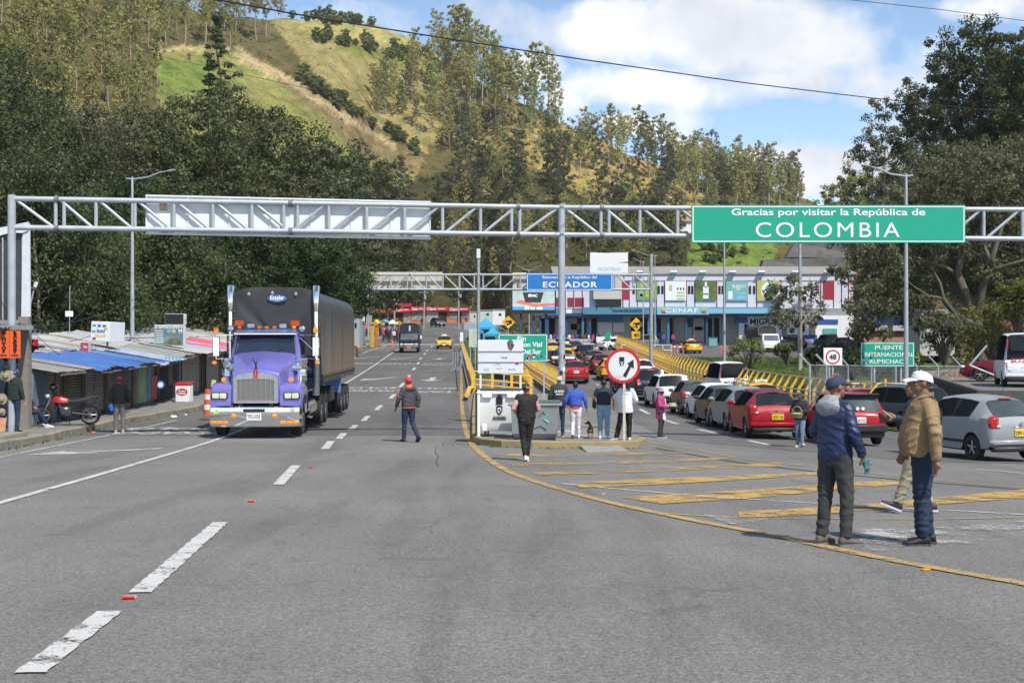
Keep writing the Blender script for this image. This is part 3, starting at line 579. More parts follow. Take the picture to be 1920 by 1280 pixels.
def car(name,label,kind,pm,loc,rz,L=4.0,Wd=1.68,H=1.46,group=None,cat='car',plate=None,ptext=None,rails=False,lit=False,front=False,wr=None,tonneau=None,rim=None,light='corner',glass=None,plain=False,taxi=False,high=None,shift=True):
 """Body lofted along its length; +Y is forward. Windows, wheels, lamps, bumpers and plates are parts."""
 if not front and shift:loc=Vector(loc)+Vector((-math.sin(rz),math.cos(rz),0))*(L/2-.1);loc.z=max(loc.z,gz(loc.x,loc.y))if loc.y<129 and loc.x<14 else loc.z
 t=thing(name,label,cat,loc,rz,group);keys=KEYS[kind];gl=GLZ[kind];hw=Wd/2;wr=wr or(.30 if kind in('hatch','sedan')else .35)
 wys=[-L/2+L*s for s in WB[kind]];Ra=wr+.06;zs=H/{'hatch':1.46,'sedan':1.45,'suv':1.68,'boxy':1.95,'pickup':1.75}[kind]
 if kind=='boxy':zs=1
 S_=set(k[0]for k in keys)
 for wy in wys:
  for q in np.linspace(-Ra,Ra,11):S_.add(round((wy+q+L/2)/L,4))
 S_.update([gl['bp'][0]-gl['bp'][1]/2,gl['bp'][0]+gl['bp'][1]/2,gl['side'][0],gl['side'][1]])
 ss=sorted(S_);A=np.array([[k[0],k[1],k[2],(H+k[3]if k[3]<=0 else k[3]*zs),k[4],k[5]]for k in keys]);A[:,2]*=zs
 rings=[]
 for s in ss:
  zb,belt,top,wf,wt=[float(np.interp(s,A[:,0],A[:,i]))for i in range(1,6)];y=-L/2+s*L;w=hw*wf;zs2=zb+.05;arch=0
  for wy in wys:
   d=abs(y-wy)
   if d<Ra:arch=max(arch,wr+math.sqrt(max(0,Ra*Ra-d*d)))
  p2=max(zs2,arch);mid=max(.42*belt+.10,p2+.02);mid2=max(belt-.13,mid+.02)
  half=[(w*.80,zb if not arch else p2-.01),(w*.97,p2),(w,mid),(w*.992,mid2),(w*.955,belt),(w*wt,top-.07*min(1,(top-belt)*3)),(w*wt*.86,top-.012),(w*wt*.45,top+.008)]
  ring=[(0,y,zb)]+[(x,y,z)for x,z in half]+[(0,y,top+.016)]+[(-x,y,z)for x,z in reversed(half)]
  rings.append([Vector(v)for v in ring])
 n=len(rings[0]);body=MB();rearw=MB();ws=MB();sw={}
 body.loft([rings[0],rings[0]],True)
 body.v,body.f,body.m=[],[],[]
 body.add(rings[0],[tuple(range(n))]);body.add(rings[-1],[tuple(range(n))])
 mids=[(ss[i]+ss[i+1])/2 for i in range(len(ss)-1)]
 for i,sm in enumerate(mids):
  for j in range(n):
   k=(j+1)%n;q=[rings[i][j],rings[i][k],rings[i+1][k],rings[i+1][j]];jj=min(j,n-1-j)
   tgt,mi=body,0
   if jj<=1:mi=1
   elif jj==5 and gl['side'][0]<sm<gl['side'][1]:
    if abs(sm-gl['bp'][0])<gl['bp'][1]/2:mi=1
    else:tgt=sw.setdefault((j<n/2,sm>gl['bp'][0]),MB())
   elif jj>=6 and gl['rear'][0]<sm<gl['rear'][1]:tgt=rearw
   elif jj>=6 and gl['front'][0]<sm<gl['front'][1]:tgt=ws
   tgt.add(q,[(0,1,2,3)],mi)
 def weld(mb):
  bm=bmesh.new();vs=[bm.verts.new(v)for v in mb.v]
  for f,mi in zip(mb.f,mb.m):
   fc=bm.faces.new([vs[i]for i in f]);fc.material_index=mi
  bmesh.ops.remove_doubles(bm,verts=bm.verts,dist=1e-4);bmesh.ops.dissolve_degenerate(bm,edges=bm.edges,dist=1e-4);bm.verts.index_update();bm.faces.ensure_lookup_table()
  mb.v=[tuple(v.co)for v in bm.verts];mb.f=[tuple(v.index for v in f.verts)for f in bm.faces];mb.m=[f.material_index for f in bm.faces];bm.free();return mb
 G_=glass or GLASS
 weld(body).build('body',[pm,UNDER],t,38)
 if rearw.f:weld(rearw).build('rear_window',G_,t,60)
 if ws.f:weld(ws).build('windscreen',G_,t,60)
 for s_ in sw.values():weld(s_).build('side_window',SIDEG,t,60)
 for wy in wys:
  for sx in(-1,1):wheel(t,sx*(hw*.985-.1),wy,wr,.2,rim)
 if plain:return t
 y0=-L/2;b0=float(A[2][2]);van=kind in('boxy',)
 b=MB();zc={'hatch':.46,'sedan':.46,'suv':.56,'boxy':.48,'pickup':.56}[kind]
 b.box((0,y0+.10,zc),(Wd*.96,.26,.20),bev=.07);b.build('rear_bumper',pm if kind in('hatch','sedan','boxy')else BLACK,t,40)
 b=MB();b.box((0,y0+.09,zc-.15),(Wd*.86,.22,.13),bev=.04);b.build('bumper_valance',BLACK,t,40)
 for sx in(-1,1):
  b=MB()
  if van or kind=='pickup' or light=='tall':b.box((sx*(hw*(.94 if van else .87)-.06),y0+.07,b0-.10 if not van else b0-.22),(.13,.14,.34),bev=.03)
  elif light=='high':b.box((sx*(hw*.88-.06),y0+.10,b0-.10),(.24,.22,.32),bev=.06,rz=sx*.4)
  else:b.box((sx*(hw*.83-.05),y0+.085,b0-.10),(.34,.20,.20),bev=.055,rz=sx*.35)
  o=b.build('tail_light',TAILB if lit else TAILR,t,40)
  b=MB();b.box((sx*(hw*.80-.05),y0+.055,b0-.17 if not van else b0-.36),(.16,.16,.06),bev=.02,rz=sx*.3);b.build('lens',LAMPW,o,40)
 if not van and kind!='pickup':
  b=MB();b.box((0,y0+L*gl['rear'][1]-.02,H-.055),(.34,.07,.03),bev=.01);b.build('brake_light',TAILB if lit else TAILR,t)
 pz_=zc+(.16 if van else .27 if kind!='hatch' else .22)
 b=MB();b.box((0,y0-.012+(.012 if van else .0),pz_),(.36,.03,.17),bev=.008);pl=b.build('license_plate',plate or PLW,t)
 if ptext:text(ptext,.13,'lettering',INK,pl,(0,y0-.031+(.012 if van else 0),pz_),width=.30)
 b=MB();b.box((0,y0+.005,pz_+.13),(.5,.03,.03),bev=.01);b.lathe([(.045,-.02),(.045,.012),(.03,.018)],(0,y0-.0,pz_+.21),'y',14);b.build('trim',CHROME,t,40)
 b=MB();b.box((0,-y0-.10,zc-.02),(Wd*.94,.26,.22),bev=.07);b.build('front_bumper',pm if kind!='pickup' else BLACK,t,40)
 b=MB();b.box((0,-y0+.012,zc-.04),(Wd*.6,.04,.14),bev=.02);b.box((0,-y0-.03,zc+.17),(Wd*.42,.06,.09),bev=.02);b.build('grille',BLACK,t,40)
 for sx in(-1,1):
  b=MB();b.box((sx*(hw*.72),-y0-.10,zc+.20),(.34,.2,.14),bev=.05,rz=-sx*.35);b.build('headlight',LAMPW,t,40)
 if front:b=MB();b.box((0,-y0+.038,zc-.02),(.34,.02,.15),bev=.006);b.build('license_plate',plate or PLW,t)
 ym=y0+L*(gl['front'][0]+.07);zm=float(np.interp(gl['front'][1],A[:,0],A[:,2]))+.10
 for sx in(-1,1):
  b=MB();b.box((sx*(hw*.93+.11),ym,zm),(.20,.12,.14),bev=.045);b.box((sx*hw*.93,ym+.01,zm-.04),(.14,.06,.04));b.build('mirror',BLACK if kind in('boxy','suv')else pm,t,40)
 for sx in(-1,1):
  for fy in(.49,.30):b=MB();b.box((sx*hw*.975,-L*.5+L*fy,zs*.78),(.05,.2,.03),bev=.012);b.build('door_handle',BLACK if kind=='boxy' else pm,t,40)
 b=MB();yw=y0+L*gl['rear'][0]+.03
 b.tube([(0,yw-.02,b0+.06),(.30,yw+.03,b0+.12)],.009,5);b.build('wiper',BLACK,t);b=MB();b.tube([(0,y0+L*gl['rear'][1]+.18,H+.01),(0,y0+L*gl['rear'][1]+.02,H+.2)],.006,5);b.build('antenna',BLACK,t)
 b=MB();b.tube([(hw*.55,y0+.3,.27),(hw*.55,y0-.02,.25)],.03,8);b.build('exhaust',STEEL,t,40)
 if rails:
  b=MB()
  for sx in(-1,1):b.tube([(sx*hw*.70,y0+L*.16,H-.03),(sx*hw*.70,y0+L*.22,H+.05),(sx*hw*.70,y0+L*.52,H+.05),(sx*hw*.70,y0+L*.58,H-.04)],.02,6)
  b.build('roof_rail',STEEL,t,40)
 if tonneau:
  b=MB();yc=y0+L*.17;b.box((0,yc,1.12+.10),(Wd*.90,L*.31,.22),bev=.06);b.build('bed_cover',tonneau,t,40)
 if taxi:
  b=MB();b.box((0,y0+L*.42,H+.08),(.55,.18,.14),bev=.03);sg=b.build('taxi_sign',PLW,t,40);text('TAXI',.1,'lettering',INK,sg,(0,y0+L*.42-.095,H+.08),width=.4)
 return t
def at(px,py,side=0):return hit(px,py)
C_RED=paint('red',(.30,.008,.018),.15);C_RED2=paint('bright_red',(.36,.012,.02),.1);C_SIL=paint('silver',(.27,.28,.295),.5);C_TEAL=paint('grey_green_silver',(.20,.255,.26),.5);C_DGR=paint('dark_grey_green',(.045,.055,.055),.4);C_WHT=paint('white',(.70,.72,.75),0)
C_BRN=paint('grey_brown',(.095,.09,.085),.4);C_NAVY=paint('navy',(.014,.024,.05),.3);C_BLK=paint('black',(.012,.012,.014),.2);C_YEL=paint('taxi_yellow',(.70,.40,.012),0);C_MAR=paint('maroon',(.12,.012,.022),.2);C_GRY=paint('grey',(.16,.165,.17),.4);C_ROSE=paint('dusty_rose',(.25,.10,.115),.2);C_SLATE=paint('slate',(.085,.10,.12),.4)
Q='cars queueing bumper to bumper on the right lanes'
def queue():
 car('hatchback_car','glossy red hatchback with yellow plate and lit high brake light in the queue','hatch',C_RED,at(1457,824),R(1),4.05,1.72,1.46,Q,plate=PLY,ptext='GDY 120',light='high',lit=False)
 car('sedan_car','grey-green silver sedan directly ahead of the glossy red hatchback','hatch',C_TEAL,at(1413,811),R(2),4.2,1.70,1.48,Q,glass=GLASS)
 car('hatchback_car','dark grey-green hatchback between a silver car and a white car','hatch',C_DGR,at(1372,801.5),R(2),3.8,1.62,1.47,Q,light='high')
 car('hatchback_car','white hatchback wedged between two dark hatchbacks in the queue','hatch',C_WHT,at(1356,791),R(4),3.9,1.66,1.48,Q,light='high',lit=True)
 car('hatchback_car','grey-brown hatchback with round white lamp lenses behind the vendor in pink','hatch',C_BRN,at(1312,780),R(2),3.7,1.62,1.50,Q,light='high',glass=GLASS_T)
 car('suv_car','white suv with roof rails and a wide dark rear window behind the vendor in pink','suv',C_WHT,at(1265,767),R(3),4.3,1.80,1.60,Q,rails=True)
 car('suv_car','dark navy car with a lit tail lamp ahead of the white suv','suv',C_NAVY,at(1222,752),R(2),4.3,1.76,1.66,Q,lit=True,light='tall')
 car('sedan_car','black sedan half hidden under the round no passing sign','sedan',C_BLK,at(1186,739),R(3),4.3,1.72,1.44,Q)
 car('sedan_car','small white car showing just right of the round sign','hatch',C_WHT,at(1208,716),R(2),3.9,1.66,1.46,Q)
 car('taxi_car','yellow taxi beside the round sign in the left queue','hatch',C_YEL,at(1150,715),R(2),4.0,1.70,1.52,Q,cat='taxi')
 car('hatchback_car','maroon hatchback ahead of the yellow taxi in the queue','hatch',C_MAR,at(1131,703),R(2),4.0,1.70,1.50,Q)
 car('sedan_car','grey sedan ahead of the maroon hatchback','sedan',C_GRY,at(1117,692),R(2),4.3,1.72,1.45,Q)
 car('suv_car','black suv with wide red tail lamps ahead of the grey sedan','suv',C_BLK,at(1100,683),R(1),4.4,1.80,1.66,Q,light='corner')
 car('sedan_car','white sedan seen from behind just below the white one turning right','sedan',C_WHT,at(1106,672),R(0),4.3,1.70,1.45,Q)
 car('sedan_car','dark blue sedan far ahead near the motorbikes','sedan',C_NAVY,at(1079,665),R(0),4.3,1.72,1.45,Q)
 car('sedan_car','white sedan turning right in front of the low white sign','sedan',C_WHT,at(1126,656.5),R(-52),4.4,1.70,1.45,Q)
 car('sedan_car','metallic red sedan with white plate and both tail lamps glowing','sedan',C_RED2,at(1080.5,720),R(0),4.35,1.70,1.46,Q,ptext='PDF 4811',lit=False)
 car('sedan_car','pale silver sedan directly ahead of the metallic red sedan','hatch',C_SIL,at(1066,704),R(0),4.2,1.70,1.5,Q)
 car('pickup_car','dark pickup with a white cover over its bed beside the tall pole','pickup',C_BLK,at(1056,704),R(0),5.2,1.86,1.80,Q,cat='pickup',tonneau=WHITE,wr=.38)
 car('taxi_car','yellow roofed taxi partly behind the tall grey pole','sedan',C_YEL,at(1061,674),R(0),4.3,1.70,1.46,Q,cat='taxi',taxi=True)
 car('taxi_car','yellow taxi with white roof sign at the far left of the queue','sedan',C_YEL,at(1038,668),R(0),4.3,1.70,1.46,Q,cat='taxi',taxi=True)
 car('hatchback_car','small white hatchback farthest along beside the motorbikes','hatch',C_WHT,at(1063,657),R(20),3.8,1.62,1.48,Q)
 car('sedan_car','black car at the left rail beside the white board pickup','sedan',C_BLK,at(1030,693),R(0),4.3,1.70,1.46,Q)
 van('minibus','white minibus with maker lettering on its tailgate by the yellow rail',at(1376,747),R(2),'MITSUBISHI',INK,4.7,1.72,1.98)
 car('taxi_car','yellow taxi roof with roof lamp behind the glossy red hatchback','sedan',C_YEL,at(1443,786),R(2),4.3,1.70,1.46,Q,cat='taxi',taxi=True)
 car('sedan_car','dusty rose sedan ahead of the old red hatchback','sedan',C_ROSE,at(1636,800),R(2),4.4,1.74,1.46,Q)
 uno()
 car('suv_car','slate grey suv angled left behind the man in the tan jacket','suv',C_SLATE,at(1752,812),R(22),4.3,1.76,1.66,Q,rails=True)
 a=car('hatchback_car','silver two door hatchback with yellow plate at the right edge','hatch',C_SIL,at(1910,866),R(15),3.9,1.67,1.50,None,plate=PLY,ptext='DFV 413',light='high',wr=.30,glass=GLASS_T)
 b=MB();b.box((-.83,-.2,.44),(.03,1.5,.07),bev=.01);b.build('side_moulding',BLACK,a)
def van(name,label,loc,rz,word,wm,L,Wd,H,group=Q,script=False):
 t=car(name,label,'boxy',C_WHT,loc,rz,L,Wd,H,group,cat='minibus',light='tall',wr=.31)
 y0=-L/2
 b=MB();b.box((0,y0+.055,H-.50),(Wd*.74,.05,.48),bev=.06,rx=-.06);b.build('rear_window',GLASS,t,40)
 b=MB();b.box((0,y0+.12,H-.12),(.4,.05,.04),bev=.012);b.build('brake_light',TAILR,t,40)
 for sx in(-1,1):
  b=MB();b.box((sx*Wd*.415,y0+.075,H-.48),(.06,.08,.42),bev=.02,rx=-.05);b.build('lamp_strip',TAILR,t,40)
 text(word,.17 if not script else .26,'lettering',wm,t,(0,y0-.018+.02,.86 if not script else 1.06),width=Wd*(.66 if not script else .7),bold=.004)
 return t
def uno():
 loc=at(1610,836);L,Wd,H=3.65,1.55,1.43
 t=car('hatchback_car','old boxy red hatchback with black bumper and two round stickers on its window','suv',C_RED2,loc,R(1),L,Wd,H+.03,Q,glass=GLASS_T,wr=.29,plain=True)
 y0=-L/2
 b=MB();b.box((0,y0+.06,.50),(Wd*1.0,.26,.2),bev=.03);b.box((0,y0+.12,.34),(Wd*.92,.2,.2),bev=.03);b.build('rear_bumper',BLACK,t,40)
 for sx in(-1,1):
  b=MB();b.box((sx*(Wd/2-.13),y0+.045,.78),(.22,.1,.28),bev=.015);b.build('tail_light',mat('smoked_lens',(.03,.012,.012),.3),t,40)
  b=MB();b.box((sx*(Wd/2+.09),.55,1.0),(.2,.12,.14),bev=.03);b.build('mirror',C_RED2,t,40)
  b=MB();b.lathe([(.05,-.01),(.05,.01),(.024,.012),(.024,.005)],(.02+sx*.075+.02,y0+.085,.99+.05),'y',14);b.build('sticker',PLW,t)
 b=MB();b.box((0,y0-.002,.72),(.36,.03,.17),bev=.008);pl=b.build('license_plate',PLW,t);text('PXO-712',.13,'lettering',INK,pl,(0,y0-.02,.71),width=.31)
 b=MB();b.box((0,y0+.27,H+.0),(Wd*.78,.22,.05),bev=.02);b.build('spoiler',BLACK,t,40)
 b=MB();b.box((.32,y0+.02,.74),(.16,.015,.03),bev=.006);b.build('badge',C_MAR,t,40)
queue()
RAMPZ=-.24
van('minibus','white high roof minibus with red script on its tailgate at the right edge',Vector((pxx(1926,53),53,RAMPZ)),R(-15),'SUZUKY',REDINK,4.7,1.8,2.16,None,True)
car('sedan_car','maroon sedan in the shade beside the white high roof minibus','sedan',C_MAR,Vector((pxx(1893,61),61,RAMPZ)),R(72),4.3,1.7,1.42,None,shift=False)
car('taxi_car','yellow taxi with white roof sign driving towards the camera behind the dark truck','hatch',C_YEL,at(833,653.5),R(182),4.1,1.72,1.48,None,cat='taxi',front=True,taxi=True)
car('suv_car','dark suv driving downhill towards the bend near the orange shops','suv',C_SLATE,at(821,612.5),R(200),4.7,1.85,1.75,None,front=True,rails=True)
for i,(px,py,k,c,rz,lab)in enumerate(((776,603.5,'suv',C_WHT,95,'white suv parked side on before the red shop fascia'),(806,603.5,'suv',C_WHT,150,'white pickup behind the dark suv'),(828,604,'suv',C_WHT,150,'white suv half hidden by the dark suv on its right'),(723,613,'sedan',C_YEL,70,'yellow taxi standing beside the market umbrellas'),(745,613,'sedan',C_YEL,175,'yellow taxi just left of the dark truck facing the camera'),(703,612,'sedan',C_YEL,80,'yellow taxi behind the yellow umbrella'))):
 car('suv_car' if k=='suv' else 'taxi_car',lab,k,c,at(px,py),R(rz),4.4,1.75,1.65 if k=='suv' else 1.45,'vehicles at the far market',cat='taxi' if c is C_YEL else 'car')
LOT='vehicles in the lot before the customs building'
for px,py,k,c,rz,lab,kw in((1302,663,'sedan',C_YEL,4,'yellow taxi leaving the lot above the yellow rail',dict(cat='taxi',taxi=True)),(1304,645,'pickup',C_RED2,75,'red pickup parked side on under the fascia lettering',dict(cat='pickup')),(1232,653,'suv',C_GRY,95,'grey boxy off roader behind the white rail fence',dict()),(1376,646,'suv',C_SLATE,60,'dark suv parked beside the light pole',dict()),(1471,660,'hatch',C_BLK,10,'black hatchback next to the white truck with dark canopy',dict()),(1487,655,'hatch',C_SIL,5,'pale silver hatchback right of the black hatchback',dict()),(1507,657,'suv',C_DGR,60,'dark green suv behind the roadside tree trunk',dict()),(1524,652,'pickup',C_WHT,80,'white pickup parked side on in the lot',dict(cat='pickup')),(1562,652,'suv',C_BLK,10,'black suv seen from behind above the speed sign',dict()),(1594,655,'sedan',C_SLATE,12,'slate sedan parked left of the green bridge sign',dict()),(1258,644,'suv',C_BLK,80,'black suv deep under the customs canopy',dict())):
 car({'pickup':'pickup_car','suv':'suv_car','sedan':'sedan_car','hatch':'hatchback_car'}[k],lab,k,c,at(px,py),R(rz),4.4 if k!='pickup' else 5.1,1.75,{'suv':1.7,'pickup':1.75}.get(k,1.46),LOT,**kw)
# ------------------------------------------------------------------ the purple tractor and its tarpaulin trailer
PURP=mat('paint_purple',(.155,.14,.45),.30,.1,var=.08,scale=2,coat=.9,dirt=.10);DBLUE=mat('visor_blue',(.07,.14,.34),.25,.3,coat=1)
TARP=mat('tarpaulin',(.035,.036,.04),.48,var=.3,scale=1.4,bump=.25,bscale=7,spec=.45)
def tarp_side_mat():
 m=bpy.data.materials.new('dusty_tarpaulin');m.use_nodes=True;nt=m.node_tree;N=nt.nodes;L=nt.links;p=N['Principled BSDF'];p.inputs['Roughness'].default_value=.5
 tc=N.new('ShaderNodeTexCoord');sp=N.new('ShaderNodeSeparateXYZ');L.new(tc.outputs['Object'],sp.inputs[0])
 mp=N.new('ShaderNodeMapping');mp.inputs['Scale'].default_value=(1,3,.12);L.new(tc.outputs['Object'],mp.inputs[0])
 nz=N.new('ShaderNodeTexNoise');nz.inputs['Scale'].default_value=2.2;nz.inputs['Detail'].default_value=7;L.new(mp.outputs[0],nz.inputs[0])
 a=N.new('ShaderNodeMath');a.operation='MULTIPLY_ADD';a.inputs[1].default_value=1.6;L.new(nz.outputs[0],a.inputs[0]);b=N.new('ShaderNodeMath');b.operation='MULTIPLY';b.inputs[1].default_value=-.45;L.new(sp.outputs[2],b.inputs[0]);L.new(b.outputs[0],a.inputs[2])
 r=N.new('ShaderNodeValToRGB');e=r.color_ramp.elements;e[0].position=-.0;e[0].color=(.05,.05,.053,1);e[1].position=.9;e[1].color=(.19,.145,.105,1);mr=N.new('ShaderNodeMapRange');mr.inputs[1].default_value=-.75;mr.inputs[2].default_value=.15;L.new(a.outputs[0],mr.inputs[0]);L.new(mr.outputs[0],r.inputs[0]);L.new(r.outputs[0],p.inputs['Base Color'])
 return m
def big_truck():
 g=hit(476,822.5);t=thing('semi_truck','purple long nosed tractor with chrome grille and stacks pulling a black tarpaulin trailer','truck',(g.x,g.y,g.z+.02),R(2.2))
 B=lambda nm,mb,m,par=None,sm=40:mb.build(nm,m,par or t,sm)
 b=MB()
 pr=[(-1.25,.30),(-.62,.12),(.62,.12),(1.25,.30)]
 lo=[(-1.25,.40),(-.62,.0),(.62,.0),(1.25,.40)]
 outer=[[(x,y,z)for x,y in((-1.26,.42),(-1.2,.2),(-.62,.03),(.62,.03),(1.2,.2),(1.26,.42))]for z in(.30,.34,.50,.82,.85)]
 outer[0]=[(x*.985,y+.05,z)for x,y,z in outer[0]];outer[2]=[(x,y-.02,z)for x,y,z in outer[2]];outer[4]=[(x*.985,y+.06,z)for x,y,z in outer[4]]
 inner=[(x*.97,y+.12,z)for x,y,z in outer[-1]]
 b.loft(outer+[inner],cap=False,close=False);o=B('front_bumper',b,CHROME,None,25)
 for sx in(-1,1):
  for k in range(3):
   q=MB();q.box((sx*(.78+.17*k),.055+.048*k+.01,.42),(.15,.04,.075),rz=sx*.28,bev=.012);q.build('marker_light',AMBER,o)
  q=MB();q.sph((sx*.55,.012,.60),(.065,.035,.06));q.build('indicator',AMBER,o,60)
 q=MB();q.box((0,-.005,.575),(.40,.025,.20),bev=.01);pl=q.build('license_plate',PLW,o);text('TFU-353',.15,'lettering',INK,pl,(0,-.02,.585),width=.34)
 q=MB();q.box((0,.02,.745),(.58,.02,.085));q.build('air_slot',BLACK,o)
 q=MB();q.prism([(-1.12,.66),(-.98,.66),(-1.05,.78)],.10,.115);q.build('warning_triangle',mat('lime',(.5,.62,.1),.5),o)
 b=MB()
 for sx in(-1,1):b.box((sx*.42,4.1,.80),(.12,7.6,.26))
 b.box((0,.9,.62),(.9,.9,.5));b.box((0,1.3,.52),(1.9,.14,.14));b.box((0,6.1,.52),(1.8,.2,.2));b.box((0,7.4,.52),(1.8,.2,.2));B('chassis',b,UNDER)
 b=MB();prof=[]
 for y,w,zt,zl,cr in((.34,.64,1.72,.95,.07),(.37,.66,1.77,.93,.08),(.7,.69,1.87,.93,.09),(1.2,.78,2.02,.95,.09),(1.8,.88,2.2,1.0,.08),(2.12,.93,2.28,1.0,.06)):
  ring=[(-w,y,zl),(-w,y,zt-.16),(-w*.95,y,zt-.05),(-w*.78,y,zt),(-w*.30,y,zt+cr*.7),(0,y,zt+cr),(w*.30,y,zt+cr*.7),(w*.78,y,zt),(w*.95,y,zt-.05),(w,y,zt-.16),(w,y,zl)]
  prof.append(ring)
 b.loft(prof,True,False);B('hood',b,PURP,None,30)
 for sx in(-1,1):
  b=MB();cx=sx*.96;pts=[]
  for y,zt,w,zb in((.30,1.02,.27,.86),(.32,1.30,.28,.86),(.42,1.42,.29,.86),(.75,1.47,.29,1.1),(1.2,1.48,.29,1.16),(1.62,1.42,.29,1.1),(1.86,1.20,.28,.9),(1.92,.96,.27,.86)):
   inn=cx-sx*.30;out=cx+sx*w
   pts.append([(inn,y,zb),(inn,y,zt),(cx,y,zt+.03),(out-sx*.06,y,zt),(out,y,zt-.10),(out,y,zb)])
  b.loft(pts,True,True);f=B('fender',b,PURP,None,35)
  q=MB();q.box((cx+sx*.02,.285,1.13),(.45,.06,.20),bev=.03);h=q.build('headlight',BLACK,f,40)
  for k in(-1,1):q=MB();q.box((cx+sx*.02+k*.10,.255,1.13),(.185,.03,.145),bev=.02);q.build('lens',mat('lens_cream',(.62,.62,.46),.15,var=.1,scale=40,coat=1),h,40)
  q=MB();q.lathe([(.005,-.05),(.06,-.04),(.065,.03),(.03,.06)],(cx-sx*.04,.62,1.56),'y',14);q.build('turn_signal',AMBER,f,40)
 b=MB();w=.60
 out=[(-w,.93),(-w,1.60),(-w*.8,1.70),(0,1.79),(w*.8,1.70),(w,1.60),(w,.93)];inn=[(-w+.10,1.0),(-w+.10,1.55),(-w*.7,1.58),(0,1.60),(w*.7,1.58),(w-.10,1.55),(w-.10,1.0)]
 for y0_,y1_ in((.30,.36),):
  n=len(out);vs=[(x,y0_,z)for x,z in out]+[(x,y0_,z)for x,z in inn]+[(x,y1_,z)for x,z in out]+[(x,y1_,z)for x,z in inn];fs=[]
  for i in range(n):
   j=(i+1)%n;fs+=[(i,j,n+j,n+i),(2*n+i,2*n+j,j,i),(n+i,n+j,3*n+j,3*n+i)]
  b.add(vs,fs)
 gr=B('grille',b,mat('brushed_steel',(.55,.55,.55),.28,.9,var=.15,scale=12),None,30)
 q=MB();q.box((0,.345,1.3),(.98,.02,.64));q.build('mesh',mat('grille_mesh',(.20,.195,.17),.5,.6,var=.25,scale=60),gr)
 q=MB()
 for k in range(-3,4):q.box((k*.135,.325,1.29),(.016,.03,.60))
 for k in range(-15,16):q.box((k*.032,.335,1.29),(.004,.012,.60))
 for k in range(26):q.box((0,.336,1.01+k*.023),(.98,.008,.006))
 q.build('bars',CHROME,gr)
 q=MB();q.prism([(-.055,1.62),(.055,1.62),(.05,1.72),(.075,1.78),(.05,1.83),(-.05,1.83),(-.075,1.78),(-.05,1.72)],.275,.30);em=q.build('emblem',mat('emblem_red',(.34,.02,.03),.3),gr)
 q=MB();q.prism([(-.012,1.65),(.012,1.65),(.012,1.8),(-.012,1.8)],.268,.275);q.build('emblem_stripe',CHROME,em)
 q=MB();q.tube([(0,.38,1.86),(0,.34,1.98),(-.07,.28,2.14)],[.03,.022,.006],6);q.tube([(0,.34,1.97),(.06,.30,2.13)],[.02,.005],6);B('hood_ornament',q,BLACK)
 b=MB();rings=[]
 for z,y0_,y1_,w in((.95,2.1,3.55,.98),(2.1,2.1,3.58,1.0),(2.22,2.12,3.6,.99),(2.80,2.34,3.6,.90),(2.93,2.42,3.58,.86),(2.99,2.6,3.5,.74)):
  c=.12;rings.append([(-w+c,y0_,z),(w-c,y0_,z),(w,y0_+.14,z),(w,y1_-c,z),(w-c,y1_,z),(-w+c,y1_,z),(-w,y1_-c,z),(-w,y0_+.14,z)])
 b.loft(rings,True,True);cab=B('cab',b,PURP,None,35)
 q=MB();ww=.80
 q.loft([[(-ww-.03,2.125,2.26),(-.0,2.07,2.24),(ww+.03,2.125,2.26),(ww-.06,2.315,2.78),(0,2.27,2.79),(-ww+.06,2.315,2.78)],[(-ww-.03,2.155,2.26),(0,2.11,2.24),(ww+.03,2.155,2.26),(ww-.06,2.345,2.78),(0,2.31,2.79),(-ww+.06,2.345,2.78)]],True,True);q.build('windscreen',glassmat('truck_glass',(.012,.02,.035)),cab,30)
 q=MB()
 for a_,b_ in(((-.86,2.11,2.23),(-.80,2.30,2.81)),((.86,2.11,2.23),(.80,2.30,2.81)),((-.86,2.11,2.23),(.86,2.11,2.23)),((-.80,2.30,2.81),(.80,2.30,2.81))):q.tube([a_,b_],.028,6)
 q.build('window_seal',BLACK,cab)
 for sx in(-1,1):
  q=MB();q.prism([(2.42,2.24),(3.3,2.24),(3.3,2.74),(2.62,2.74)],sx*.965-.012,sx*.965+.03,'x');q.build('door_window',GLASS,cab)
  q=MB();q.tube([(sx*.15,2.06,2.28),(sx*.15+.3,2.13,2.40)],.012,5);q.build('wiper',BLACK,cab)
 q=MB();q.loft([[(-.86,2.36,2.94),(.86,2.36,2.94),(.86,2.10,2.83),(-.86,2.10,2.83)],[(-.86,2.37,2.97),(.86,2.37,2.97),(.87,2.08,2.87),(-.87,2.08,2.87)]],True);q.build('sun_visor',DBLUE,cab)
 q=MB();q.box((0,2.09,2.83),(1.76,.03,.03));q.build('visor_edge',CHROME,cab)
 for x in(-.78,-.22,0,.22,.78):q=MB();q.box((x,2.42,3.02),(.11,.1,.07),bev=.02);q.build('cab_light',AMBER,cab)
 for sx in(-1,1):
  q=MB();q.lathe([(.10,3.0),(.10,3.05)],(sx*.80,2.5,0),n=14);q.build('beacon_base',BLACK,cab,40)
  q=MB();q.box((sx*.80,2.5,3.14),(.25,.16,.17),bev=.02);q.build('beacon',mat('beacon_lens',(.75,.10,.01),.2,var=.3,scale=18,emis=.15),cab,40)
  q=MB();q.box((sx*.46,2.45,3.06),(.20,.16,.12),bev=.02);q.build('roof_lamp',WHITE,cab,40)
  q=MB();q.lathe([(.01,-.08),(.08,-.04),(.09,.02),(.06,.07)],(sx*1.02,2.35,2.98),'y',14);q.build('spotlight',CHROME,cab,40)
